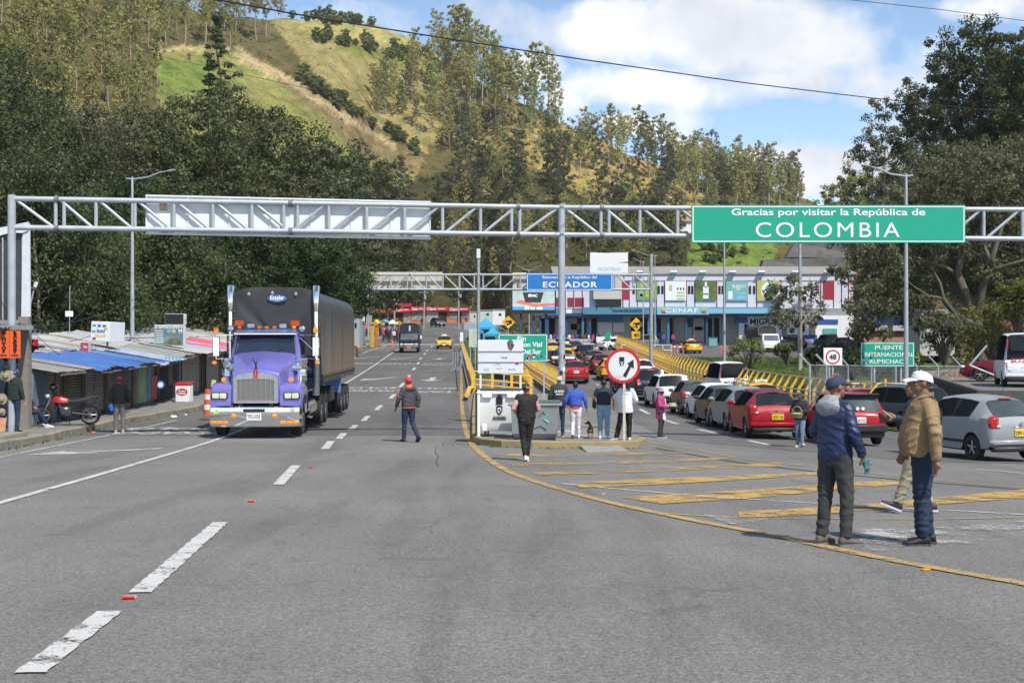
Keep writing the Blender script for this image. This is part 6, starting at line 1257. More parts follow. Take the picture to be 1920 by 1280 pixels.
def right_side():
 d=58;t=thing('chain_link_fence','chain link fence with bent post tops along the grass bank','fence',(0,0,0));A=[(1518,54),(1600,58),(1690,61),(1770,64),(1880,68)];pts=[Vector((pxx(px,dd),dd,gz(pxx(px,dd),dd)))for px,dd in A];full=spline(pts,.5);Hh=2.3
 for i in range(0,len(full),4):
  q=full[i];b=MB();b.tube([q-Vector((0,0,.2)),q+Vector((0,0,Hh)),q+Vector((-.45,-.1,Hh+.45))],.045,7);b.build('post',GALV,t,40)
 b=MB();k=0;w=.005
 for i in range(len(full)-1):
  a,c=full[i],full[i+1];u=(c-a);L=u.length;un=u/L;m=max(1,int(L/.085))
  for j in range(m):
   p=a+u*(j/m)
   for s in(-1,1):
    z0=0.0
    e=p+un*(s*.0);top=p+un*(s*.6)+Vector((0,0,Hh));b.quad(p-un*w,p+un*w,top+un*w,top-un*w)
 b.build('wire_mesh',GALV2,t,fix=False)
 b=MB();b.tube([q+Vector((0,0,Hh))for q in full],.022,5);b.build('top_wire',GALV2,t)
 t=thing('guard_rail','pair of long yellow horizontal bars behind the standing men','railing',gp(13.6,51));o=Vector(t.location)
 for py in(720,736):
  b=MB();b.tube([P(1560,py-1,54)-o,P(1700,py,54)-o,P(1745,py+1,54)-o],.05,6);b.build('bar',RAILP,t)
 for px in(1590,1660,1740):b=MB();q=P(px,715,54)-o;b.box((q.x,q.y,q.z-.6),(.1,.1,1.4));b.build('post',RAILY,t)
 Aq,Bq=P(1744,713,64),P(1832,732,47.5);z=RAMPZ-.01
 plan=[(Aq.x,64),(Bq.x,47.5),(26,44),(40,44),(40,66),(Aq.x+1,66)]
 b=MB();b.prism(plan,z-.35,z,'z');tag(b.build('access_ramp',ASPH),kind='structure')
 b=MB();vs=[];a,c=Vector((Aq.x,64,0)),Vector((Bq.x,47.5,0));n=Vector((c.y-a.y,-(c.x-a.x),0)).normalized()*.2
 b.loft([[a+Vector((0,0,-3)),a+Vector((0,0,z+.18)),a-n+Vector((0,0,z+.18)),a-n+Vector((0,0,-3))],[c+Vector((0,0,-3)),c+Vector((0,0,z+.10)),c-n+Vector((0,0,z+.10)),c-n+Vector((0,0,-3))],[Vector((26.3,43.8,-3)),Vector((26.3,43.8,z+.05)),Vector((26.3,44.1,z+.05)),Vector((26.3,44.1,-3))]],True,True);tag(b.build('retaining_wall',mat('dark_concrete',(.10,.095,.09),.9,var=.3,bump=.3,dirt=.4)),'dark concrete side wall of the access ramp','wall')
 t=thing('concrete_wall','tan concrete wall with faded red painted words behind the access ramp','wall',(0,0,0));w0,w1=P(1725,700,64),P(1880,700,66);zt0,zt1=pz(697,64),pz(686,66)
 b=MB();b.loft([[(w0.x,64.0,z-.5),(w0.x,64.0,zt0),(w0.x,64.4,zt0),(w0.x,64.4,z-.5)],[(w1.x,66,z-.5),(w1.x,66,zt1),(w1.x,66.4,zt1),(w1.x,66.4,z-.5)]],True,True);wl=b.build('wall_slab',RCONC,t)
 b=MB();b.loft([[(w0.x,63.8,z-.05),(w0.x,63.8,z+.07),(w0.x,64.05,z+.07)],[(w1.x,65.8,z-.05),(w1.x,65.8,z+.07),(w1.x,66.05,z+.07)]],True,True);b.build('ledge',RCONC,t)
 text('LOTOS SI HAIN',.42,'lettering',mat('faded_red_paint',(.30,.10,.07),.9,var=.4,scale=6),wl,(P(1789,700,64.6).x,64.75,pz(702,64.7)),rot=(R(90),0,math.atan2(2,w1.x-w0.x)),width=2.1)
 for px,py,px2,py2 in((1818,709,1850,648),(1819,709,1870,706)):
  b=MB();b.tube([P(px,py-24,60),P(px2,py2-0,60)],.05,6);tag(b.build('support_strut',GALV2),'slanting grey strut rising beside the minibus' if py2<660 else 'level grey strut behind the maroon sedan','strut')
right_side()
# ------------------------------------------------------------------ customs building and other buildings
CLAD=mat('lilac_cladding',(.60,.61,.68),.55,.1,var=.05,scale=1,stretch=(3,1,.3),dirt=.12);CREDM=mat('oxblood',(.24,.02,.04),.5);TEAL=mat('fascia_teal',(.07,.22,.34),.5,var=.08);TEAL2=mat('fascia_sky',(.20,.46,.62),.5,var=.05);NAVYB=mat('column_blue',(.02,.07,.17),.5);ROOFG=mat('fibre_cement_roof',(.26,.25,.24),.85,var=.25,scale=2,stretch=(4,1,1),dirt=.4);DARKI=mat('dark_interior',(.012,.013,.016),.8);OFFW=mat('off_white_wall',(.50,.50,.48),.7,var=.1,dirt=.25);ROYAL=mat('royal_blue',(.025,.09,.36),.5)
def customs():
 d=182.0;k=d/F;t=thing('customs_building','long two storey customs building with lilac cladding and teal canopy fascia','building',(0,0,0));zg=1.2
 X=lambda px:pxx(px,d);Z=lambda py:pz(py,d)
 def slab(name,px0,px1,py0,py1,m,y=0.0,dep=.3,par=None):b=MB();b.box(((X(px0)+X(px1))/2,d+y+dep/2,(Z(py0)+Z(py1))/2),(X(px1)-X(px0),dep,Z(py0)-Z(py1)));return b.build(name,m,par or t)
 up=slab('upper_wall',1040,1600,513,578,CLAD,0,16);slab('lower_wall',1040,1600,578,648,OFFW,.6,14)
 b=MB();x0,x1=X(1036),X(1606);zt=Z(514);prof=[(d-.28,zt-.05),(d-.28,zt+.12),(d+8,zt+1.5),(d+17,zt+.1),(d+17,zt-.05)];b.prism([(p[0],p[1])for p in prof],x0,x1,'x')
 rf=b.build('roof',ROOFG,t)
 b=MB();b.prism([(d-.01,zt-.1),(d+8,zt+1.35),(d+16.5,zt-.1)],x1-1.5,x1-.35,'x');b.build('gable',CLAD,t)
 for px in(1060,1076,1092,1168,1180,1195,1231,1246,1287,1303,1344,1360,1401,1419,1460,1521,1539,1563,1578,1591):slab('red_strip',px-.8,px+.8,513.5,577,CREDM,-.06,.06,up)
 slab('upper_band',1062,1565,515,526,CLAD,-.10,.12,up)
 for px in(1188,1213+22,1242,1292,1298,1349,1355,1406,1414,1466,1474,1510):slab('window',px-2.2,px+2.2,536,551,DARKI,-.05,.1,up)
 for p0,p1 in((1164,1180),(1543,1564)):slab('red_panel',p0,p1,527,561,mat('panel_red',(.30,.02,.045),.5),-.07,.09,up)
 for p0,p1 in((1042,1060),(1064,1076),(1078,1096)):slab('red_window',p0,p1-1,558,575,CREDM,-.06,.08,up);
 slab('air_unit_bay',1118,1164,561,575,DARKI,-.9,.9,up);slab('stair_tower',1112,1165,512,561,OFFW,-.8,.9,up)
 for px in(1199,1262,1316,1372,1426,1489,1549):b=MB();b.box((X(px),d-.6,Z(511)),(.9,.7,.16),rx=-.4);b.build('floodlight',SWHITE,t)
 c=slab('canopy',1091,1452,577,590,TEAL,-3.2,3.4);slab('canopy_left',1000,1091,580,592,TEAL,-2.4,5);slab('canopy_soffit',1000,1452,590,593,NAVYB,-3.0,3.6)
 slab('light_panel',1227,1323,576,590.5,TEAL2,-3.35,.12);slab('light_panel',1323,1440,579,588.5,TEAL2,-3.35,.12,None)
 text('CENAF',.75,'lettering',SWHITE,c,(X(1272),d-3.37,Z(583)),width=62*k,bold=.02,space=1.15);text('ADUANA DEL ECUADOR',.5,'lettering',SBLK,c,(X(1172),d-3.23,Z(583.5)),width=54*k,bold=.012)
 for px in(1239,1313):slab('yellow_mark',px-5,px+5,578,583,mat('mark_yellow_green',(.45,.5,.05),.5),-3.40,.04);slab('red_mark',px-4,px+4,585,587.5,SRED,-3.40,.04)
 for px in(1091,1104,1213,1226,1249,1282,1320,1350,1060,1000,1012,1026):slab('column',px-2.2,px+2.2,590,644,mat('column_teal',(.04,.17,.30),.5)if px%2 else NAVYB,-2.6,.5)
 for p0,p1,m in((1012,1040,DARKI),(1080,1100,DARKI),(1105,1119,DARKI),(1184,1215,DARKI),(1222,1240,DARKI),(1252,1262,DARKI),(1290,1300,NAVYB),(1322,1336,DARKI),(1340,1350,DARKI)):slab('doorway',p0,p1,596,642,m,.5,.3)
 for p0,p1,y0,y1,m in((1121,1148,604,640,SWHITE),(1150,1171,605,622,SWHITE),(1041,1082,596,640,OFFW),(1070,1094,607,618,mat('grey_glass',(.09,.12,.11),.2)),(1119,1168,592,602,mat('sky_sign',(.05,.25,.5),.5)),(1264,1288,594,640,mat('pale_beige',(.42,.40,.36),.7)),(1300,1320,596,640,OFFW),(1286,1298,613,640,mat('pale_mint',(.30,.48,.46),.5)),(1303,1318,612,619,ROYAL)):slab('wall_panel',p0,p1,y0,y1,m,.2,.3)
 bs=slab('sign_band',1060,1092,580,588,SWHITE,-2.5,.1);slab('white_wing',1382,1606,592,655,SWHITE,-1.5,4)
 sg=slab('name_board',1398,1492,592,609,SWHITE,-1.7,.2);text('MIGRACIÓN',1.1,'lettering',SBLK,sg,(X(1446),d-1.73,Z(601.5)),width=88*k,bold=.03)
 for p0,p1,y0,y1,m in((1374,1400,595,606,ROYAL),(1511,1566,599,607,ROYAL),(1390,1404,627,636,ROYAL),(1455,1475,628,642,ROYAL),(1500,1527,628,640,ROYAL),(1392,1400,608,628,DARKI),(1411,1423,605,612,DARKI),(1462,1472,608,628,mat('door_tan',(.25,.22,.18),.6)),(1512,1524,607,630,mat('door_tan',(.25,.22,.18),.6)),(1498,1504,605,622,DARKI),(1538,1564,616,645,mat('mural_blue',(.05,.28,.45),.5,base2=(.12,.42,.25),scale=.5)),(1541,1563,626,639,mat('mural_yellow',(.6,.45,.05),.5))):slab('wall_panel',p0,p1,y0,y1,m,-1.62,.12)
 for px in(1529,1497):b=MB();b.prism([(X(px)+math.cos(a)*.75,Z(600)+math.sin(a)*.55)for a in np.linspace(0,math.pi,10)],d-1.66,d-1.5);b.build('arched_window',DARKI,t)
 text('S',.01,'lettering',SBLK,t,(X(1446),d+2,2))
 def banner(lab,p0,p1,y0,y1,m,art):
  o=thing('banner',lab,'banner',((X(p0)+X(p1))/2,d-.2,(Z(y0)+Z(y1))/2));w,h=(p1-p0)*k,(y1-y0)*k;b=MB();b.box((0,0,0),(w,.05,h));s=b.build('sheet',m,o);art(s,w,h)
 box_=lambda s,n,x,z,w,h,m:MB().box((x,-.035,z),(w,.02,h)).build(n,m,s)
 gl=mat('banner_lime',(.27,.36,.09),.5,base2=(.10,.27,.10),scale=.9);tq=mat('banner_teal',(.16,.40,.40),.5,var=.06);gr=mat('banner_foliage',(.02,.04,.015),.6,base2=(.16,.24,.05),scale=.8);gy=mat('banner_yellow_green',(.42,.45,.12),.5)
 def a1(s,w,h):
  for i in range(9):box_(s,'leaf_shape',(i%3-1)*w*.28,(i//3-1)*h*.28+.1*(i%2),w*.16,h*.22,gy)
  box_(s,'block',-w*.3,-h*.2,w*.2,h*.25,TEAL2)
 def a2(s,w,h):box_(s,'jar',-w*.24,h*.15,w*.12,h*.3,gy);[box_(s,'row_block',w*.24,-h*(.1+.16*i),w*.38,h*.07,gy)for i in range(3)];[box_(s,'small_jar',w*(.1+.14*i),h*.1,w*.06,h*.12,SBLK)for i in range(3)]
 def a3(s,w,h):box_(s,'bottle',0,-h*.1,w*.26,h*.62,SWHITE);box_(s,'bottle_neck',0,h*.3,w*.10,h*.3,SWHITE);box_(s,'label_band',0,-h*.18,w*.24,h*.06,SBLK)
 def a4(s,w,h):text('BLANCO',.6,'lettering',SWHITE,s,(w*.1,-.04,h*.24),width=w*.62,bold=.015);text('QUE',.5,'lettering',SWHITE,s,(w*.06,-.04,h*.09),width=w*.2,bold=.015);box_(s,'glass',-w*.3,-h*.22,w*.2,h*.4,SWHITE);box_(s,'text_block',w*.2,-h*.15,w*.42,h*.1,TEAL2);box_(s,'text_block',w*.2,-h*.34,w*.42,h*.2,TEAL2)
 def a5(s,w,h):MB().lathe([(w*.42,-.04),(w*.42,-.03)],(w*.1,0,0),'y',24).build('pale_circle',SWHITE,s);MB().lathe([(w*.3,-.06),(w*.3,-.045)],(w*.2,0,h*.05),'y',24).build('inner_circle',mat('banner_green',(.03,.22,.18),.5),s)
 banner('lime green banner with yellow shapes left on the lilac cladding',1194,1232,528,562,gl,a1);banner('white banner with yellow green blocks next to the lime one',1247,1286,527,563,SWHITE,a2);banner('dark leafy banner with a white bottle in its middle',1303,1343,527,563,gr,a3);banner('teal banner with white words and a glass',1361,1401,527,563.5,tq,a4);banner('pale banner with a big circle half hidden by the young tree',1419,1460,526,564,gy,a5)
 dd=176;kk=dd/F;o=thing('roof_sign','tall blank white roof board with faint blue letters and a split edge','sign',P(1142,492.5,dd));w,h=71*kk,39*kk;b=MB();b.prism([(-w/2,-h/2),(w/2,-h/2),(w/2,-.02*h),(w*.2,.01*h),(w/2,.05*h),(w/2,h/2),(-w*.1,h*.47),(-w/2,h/2)],0,.3);s=b.build('sheet',SWHITE,o);text('FRONTERAS',.7,'lettering',mat('faint_blue',(.42,.58,.70),.5),s,(0,-.02,-h*.3),width=w*.6,bold=.01)
 for x in(-.4,0,.4):b=MB();b.box((x*w,.5,-h*.6),(.15,.15,h*.6));b.build('support',GALV2,o)
 dd=140;kk=dd/F;o=thing('led_screen','large bright advertising screen showing a dark pot beside the gantry pole','screen',P(1000.5,549,dd));w,h=79*kk,64*kk;b=MB();b.box((0,.3,-.15),(w+.3,.6,h+.5));b.build('housing',BLACK,o)
 scr=lambda n,c,e=.55:mat(n,c,.4,var=.1,scale=2,emis=e)
 b=MB();b.box((0,-.01,0),(w,.03,h));s=b.build('display',mat('screen_grey',(.20,.27,.28),.4,base2=(.42,.48,.46),scale=.5,emis=.5),o)
 b=MB();b.prism([(-w*.2,-h*.28),(w*.17,-h*.28),(w*.24,h*.02),(-w*.26,h*.02)],-.05,-.03);b.build('pot_picture',scr('screen_dark',(.02,.03,.03)),s);b=MB();b.prism([(-w*.45,-h*.28),(w*.1,-h*.42),(w*.5,-h*.36),(w*.5,-h*.3),(0,-h*.32),(-w*.3,-h*.2)],-.045,-.03);b.build('cloth_picture',scr('screen_red',(.5,.12,.10)),s)
 b=MB();b.box((0,-.04,-h*.45),(w,.02,h*.09));st=b.build('caption_strip',scr('screen_blue',(.06,.25,.6)),s);text('099 641 1603',.4,'lettering',scr('screen_white',(.7,.8,.85)),st,(0,-.06,-h*.45),width=w*.42,bold=.01);text('SEVAC',.4,'lettering',scr('screen_white',(.7,.8,.85)),s,(-w*.02,-.06,-h*.08),width=w*.22,bold=.01)
 for x in(-w*.3,w*.3):b=MB();b.box((x,.5,-h/2-2),(.25,.25,4.5));b.build('support_post',NAVYB,o)
customs()
def far_shops():
 d=305;k=d/F
 def shop(lab,p0,p1,ft,fb,fm,word,wm,extra=()):
  X0,X1=pxx(p0,d),pxx(p1,d);zg=gz((X0+X1)/2,d);t=thing('shop',lab,'shop',((X0+X1)/2,d,zg),0,'row of orange and red shops at the far bend');w=X1-X0-.06;zt=pz(ft,d)-zg;zb=pz(fb,d)-zg
  b=MB();b.box((0,3,zt/2-.5),(w,6,zt+1));b.build('wall',mat('shop_orange',(.55,.17,.05),.7,var=.1,dirt=.2),t);b=MB();b.box((0,-.35,(zt+zb)/2),(w,.9,zt-zb));f=b.build('fascia',fm,t)
  if word:text(word,.9,'lettering',wm,f,(-w*.22,-.82,(zt+zb)/2),width=min(w*.4,2.2),bold=.02);MB().box((w*.22,-.82,(zt+zb)/2),(w*.34,.03,.16)).build('caption_bar',wm,f)
  for x0,x1,z0,z1,m in extra:b=MB();b.box(((x0+x1)/2*w,-.04,(z0+z1)/2*zb),((x1-x0)*w,.1,(z1-z0)*zb));b.build('shop_window' if z0>.1 else 'doorway',m,t)
  return t
 goods=mat('shop_goods',(.05,.07,.09),.6,base2=(.40,.42,.40),scale=1.3);CL=mat('fascia_red',(.55,.02,.03),.5,var=.06);CL2=mat('fascia_crimson',(.42,.015,.05),.5)
 shop('red fascia shop at the left of the far row',741,770,576,585,CL,'Claro',SWHITE,((-.45,.0,0,.9,DARKI),(.05,.45,0,.9,goods)));shop('second shop of the far row with a red and orange fascia',770,798,575,583,CL,'Claro',SWHITE,((-.4,.4,.2,.95,goods),));shop('third shop of the far row with a grey shutter',798,840,575.5,582.5,CL,'Claro',SWHITE,((-.45,.05,0,.95,GALV2),(.1,.45,0,.9,DARKI)));shop('last shop of the far row with an open doorway and orange counter',840,881,576,583.5,CL2,'Claro',SWHITE,((-.45,-.1,.35,.95,goods),(-.08,.12,0,.95,DARKI),(.16,.46,.4,.95,goods)))
 shop('long low orange shop behind the market umbrellas',672,741,578,586,mat('fascia_orange',(.50,.12,.03),.5),None,SWHITE,((-.4,.45,0,.9,DARKI),));shop('orange shop half hidden by the trailer',625,672,579,585,mat('fascia_orange',(.50,.12,.03),.5),None,SWHITE,((-.4,.45,0,.9,DARKI),))
 for p0,p1,y0,y1,m,lab in((692,723,569,577,mat('pale_green_sign',(.28,.40,.26),.6),'pale green board on the roof of the low orange shop'),(735,772,569,574.5,CL2,'crimson board above the red fascia shop')):
  o=thing('roof_sign',lab,'sign',P((p0+p1)/2,(y0+y1)/2,d-1));b=MB();b.box((0,0,0),((p1-p0)*k,.15,(y1-y0)*k));b.build('panel',m,o);b=MB();b.box((0,.15,-(y1-y0)*k*.8),(.15,.15,(y1-y0)*k));b.build('support',GALV2,o)
 for p0,p1,y0,y1,dd,m,lab in((924,947,581,602,215,SWHITE,'white cabin with one small dark window beyond the blue tents'),(900,924,582,600,220,mat('pale_cabin',(.5,.55,.52),.5),'pale ribbed cabin left of the white cabin'),(881,896,585,604,240,OFFW,'small pale kiosk right of the orange shops'),(657,674,592,636,118,mat('kiosk_grey',(.36,.38,.40),.5),'grey kiosk standing just right of the trailer')):
  o=thing('cabin',lab,'cabin',P((p0+p1)/2,y1,dd));kk=dd/F;w,h=(p1-p0)*kk,(y1-y0)*kk;b=MB();b.box((0,1.2,h/2-.3),(w,2.4,h+.6));b.build('shell',m,o);b=MB();b.box((.1*w,-.02,h*.6),(w*.2,.08,h*.2));b.build('window',DARKI,o);b=MB();b.box((0,1.2,h+.06),(w+.2,2.6,.12));b.build('roof',GALV2,o)
 tb=mat('tent_blue',(.03,.28,.48),.6,var=.1,bump=.1,bscale=6)
 for px,d_,w,top,eave,base,lab in((911,158,47,595,614,640,'largest blue tent with a pointed roof beyond the left rail'),(894,150,26,611,621,640,'small blue tent at the left of the largest'),(924,132,32,612,626,642,'nearest blue tent just above the green board')):
  kk=d_/F;o=thing('tent',lab,'tent',P(px,base,d_));h1=(base-eave)*kk;h2=(base-top)*kk;W_=w*kk/2;b=MB();b.add([(-W_,-W_,h1),(W_,-W_,h1),(W_,W_,h1),(-W_,W_,h1),(-W_,-W_,h1-.25),(W_,-W_,h1-.25),(W_,W_,h1-.25),(-W_,W_,h1-.25),(0,0,h2),(-W_*.5,-W_*.5,(h1+h2*1.0)/2-.12),(W_*.5,-W_*.5,(h1+h2)/2-.12),(W_*.5,W_*.5,(h1+h2)/2-.12),(-W_*.5,W_*.5,(h1+h2)/2-.12)],[(0,4,5,1),(1,5,6,2),(2,6,7,3),(3,7,4,0),(0,1,10,9),(1,2,11,10),(2,3,12,11),(3,0,9,12),(9,10,8),(10,11,8),(11,12,8),(12,9,8)]);b.build('canopy',tb,o)
  for sx in(-1,1):
   for sy in(-1,1):b=MB();b.cyl((sx*W_*.96,sy*W_*.96,-1),(sx*W_*.96,sy*W_*.96,h1),.04,n=6);b.build('leg',GALV,o)
  b=MB();b.box((-W_*.3,W_*.9,h1*.4),(W_*1.1,.05,h1*.9));b.build('side_curtain',tb,o)
 d=265;o=thing('house','small white house with tan roof high on the hillside','house',hillhit(1274,434));dd=o.location.y;kk=dd/F
 b=MB();b.box((0,2,18*kk/2-.5),(44*kk,4,17*kk+1));b.build('wall',SWHITE,o);b=MB();w=25*kk;b.prism([(-.6,17*kk),(2,27*kk),(4.6,17*kk)],-w,w,'x');b.build('roof',mat('roof_tan',(.36,.22,.13),.8,var=.2),o)
 for x in(-.6,-.1,.4):b=MB();b.box((x*20*kk+2*kk,-.03,10*kk),(5*kk,.1,6*kk));b.build('window',DARKI,o)
 for pts,lab in(([(1425,512,210),(1432,487,212),(1580,482,218),(1590,512,218)],'lower dark stone retaining wall behind the customs roof'),([(1475,482,224),(1490,455,226),(1640,452,230),(1650,484,230)],'upper dark stone retaining wall under the green overhead board')):
  b=MB();q=[P(*p)for p in pts];b.loft([q,[v+Vector((0,2.5,0))for v in q]],True);tag(b.build('retaining_wall',mat('dark_stone',(.10,.098,.098),.9,var=.35,scale=.6,bump=.5,bscale=3)),lab,'wall')
 for p0,p1,y0,y1,dd,m,lab in((1620,1720,575,620,135,mat('tarp_blue',(.03,.08,.25),.6),'blue roofed shed half hidden by the spreading tree'),(1725,1790,588,625,120,OFFW,'pale low shed behind the spreading tree'),(1716,1770,505,560,160,mat('grey_gable',(.38,.40,.40),.7),'grey gabled house glimpsed through the spreading tree'),(1620,1800,620,662,130,mat('brick_tan',(.32,.20,.13),.8,var=.3),'tan block wall seen through the lower leaves')):
  o=thing('shed',lab,'shed',P((p0+p1)/2,y1,dd));kk=dd/F;w,h=(p1-p0)*kk,(y1-y0)*kk;b=MB();b.box((0,2,h/2-1),(w,4,h+2));b.build('wall',m,o);b=MB();b.prism([(-.4,h),(2,h+h*.25),(4.4,h)],-w/2-.2,w/2+.2,'x');b.build('roof',ROOFG if 'blue' not in lab else ROYAL,o)
far_shops()
# ------------------------------------------------------------------ people
from mathutils import noise as mnoise
SKIN=mat('skin',(.27,.135,.082),.5,var=.12,scale=14,spec=.4);SKIN2=mat('skin_deep',(.19,.092,.058),.5,var=.12,scale=14,spec=.4);HAIR=mat('black_hair',(.012,.010,.009),.45,var=.4,scale=60,bump=.4,bscale=90)
LIPS=mat('lips',(.20,.07,.055),.5);EYEW=mat('eye_white',(.55,.52,.48),.3);EYED=mat('eye_dark',(.015,.01,.008),.2)
def cloth(name,c,rough=.85,var=.15,scale=7,bump=.35,bs=55,**k):return mat('cloth_'+name,c,rough,0,var=var,scale=scale,bump=bump*.3,bscale=bs*2.5,**k)
def remeshed(mb,name,m,parent,voxel,fold=0.0,seed=0,smooth_it=2,wr=None,mats=None,paintf=None,damp=None):
 """Fuse the shapes into one skin, relax it, add cloth folds along the surface."""
 o=mb.build(name,m,None);md=o.modifiers.new('r','REMESH');md.mode='VOXEL';md.voxel_size=voxel;md.use_smooth_shade=True
 sm=o.modifiers.new('s','SMOOTH');sm.factor=.5;sm.iterations=smooth_it
 dg=bpy.context.evaluated_depsgraph_get();me=bpy.data.meshes.new_from_object(o.evaluated_get(dg));old=o.data;bpy.data.objects.remove(o);bpy.data.meshes.remove(old)
 n=len(me.vertices)
 if fold and n:
  me.update();co=np.empty(n*3);me.vertices.foreach_get('co',co);co=co.reshape(-1,3);no=np.empty(n*3);me.vertices.foreach_get('normal',no);no=no.reshape(-1,3);d=np.zeros(n)
  for i in range(n):
   p=co[i];q=Vector((p[0]*5+seed,p[1]*5,p[2]*5.5));a=mnoise.noise(q);b=mnoise.noise(Vector((q.x*1.2+q.z*.5,q.y*1.2,q.z*1.9+q.x*.9))+Vector((7,3,1)))
   v=a*.45+(max(0,.32-abs(b))/.32)**1.5*.75-.2
   if wr:
    for(c,r_,f)in wr:
     dd=(Vector(p)-Vector(c)).length
     if dd<r_:v+=(1-dd/r_)*.75*math.sin(p[2]*f+7*a+p[0]*16+p[1]*6)
   d[i]=v*fold
  co+=no*d[:,None];me.vertices.foreach_set('co',co.ravel())
 me.materials.clear()
 for mm in(mats or[m]):me.materials.append(mm)
 if paintf:
  for f in me.polygons:f.material_index=paintf(f.center)
 me.polygons.foreach_set('use_smooth',np.ones(len(me.polygons),bool));me.update();o=bpy.data.objects.new(name,me);COL.objects.link(o);o.parent=parent;return o
def limb(mb,pts,rs,n=12):
 """Tapered limb with extra rings so that joints bend softly."""
 P_,R_=[],[];V=[Vector(p)for p in pts]
 for i in range(len(V)-1):
  for k in range(4):f=k/4;P_.append(V[i].lerp(V[i+1],f));R_.append(rs[i]+(rs[i+1]-rs[i])*f)
 P_.append(V[-1]);R_.append(rs[-1]);mb.tube(P_,R_,n);mb.sph(V[0],rs[0],10,6)
 for v,r in zip(V[1:-1],rs[1:-1]):mb.sph(v,r,10,6)
def rings(mb,secs,n=18):
 mb.loft([[Vector((cx+wx*math.copysign(abs(math.cos(a))**.85,math.cos(a)),cy+wy*math.copysign(abs(math.sin(a))**.85,math.sin(a)),z))for a in np.linspace(0,2*math.pi,n,endpoint=False)]for z,wx,wy,cx,cy in secs],True)
def hand(mb,w,d,nrm,side,curl=.5,s=1.0):
 """Palm, four bent fingers of unequal length and a thumb from the side of the palm."""
 d=Vector(d).normalized();nrm=Vector(nrm);nrm=(nrm-d*nrm.dot(d)).normalized();a=d.cross(nrm)*side;w=Vector(w)
 c=w+d*.05*s;rr=[]
 for t,wd,th in((-.01,.028,.024),(.02,.034,.021),(.055,.042,.019),(.09,.040,.016)):
  q=w+d*t*s;rr.append([q+a*wd*s*math.cos(k)+nrm*th*s*math.sin(k)for k in np.linspace(0,2*math.pi,12,endpoint=False)])
 mb.loft(rr,True)
 for i,(off,L)in enumerate(((.030,.066),(.010,.075),(-.010,.070),(-.029,.056))):
  p=w+d*.085*s+a*off*s;dd=d.copy();pts=[p-d*.02*s,p]
  for k,fr in enumerate((.44,.32,.24)):
   dd=(Matrix.Rotation(-curl*(.55+.25*k+.06*i),3,a*side)@dd)if True else dd
   p=p+dd*L*fr*s;pts.append(p.copy())
  mb.tube(pts,[.0095*s,.0095*s,.0088*s,.0082*s,.0062*s],7)
 p=w+d*.025*s+a*.030*s;td=(d*.75+a*.62+nrm*.35).normalized();mb.tube([p-a*.012*s,p+td*.034*s,p+td*.034*s+(d*.9+a*.15+nrm*.4).normalized()*.032*s],[.015*s,.012*s,.008*s],7)
DEF=dict(hipL=(-.088,0,.90),hipR=(.088,0,.90),kneeL=(-.10,.015,.49),kneeR=(.10,.015,.49),ankL=(-.105,-.02,.085),ankR=(.105,-.02,.085),shL=(-.172,-.005,1.375),shR=(.172,-.005,1.375),elL=(-.238,-.03,1.13),elR=(.238,-.03,1.13),wrL=(-.255,.05,.885),wrR=(.255,.05,.885))
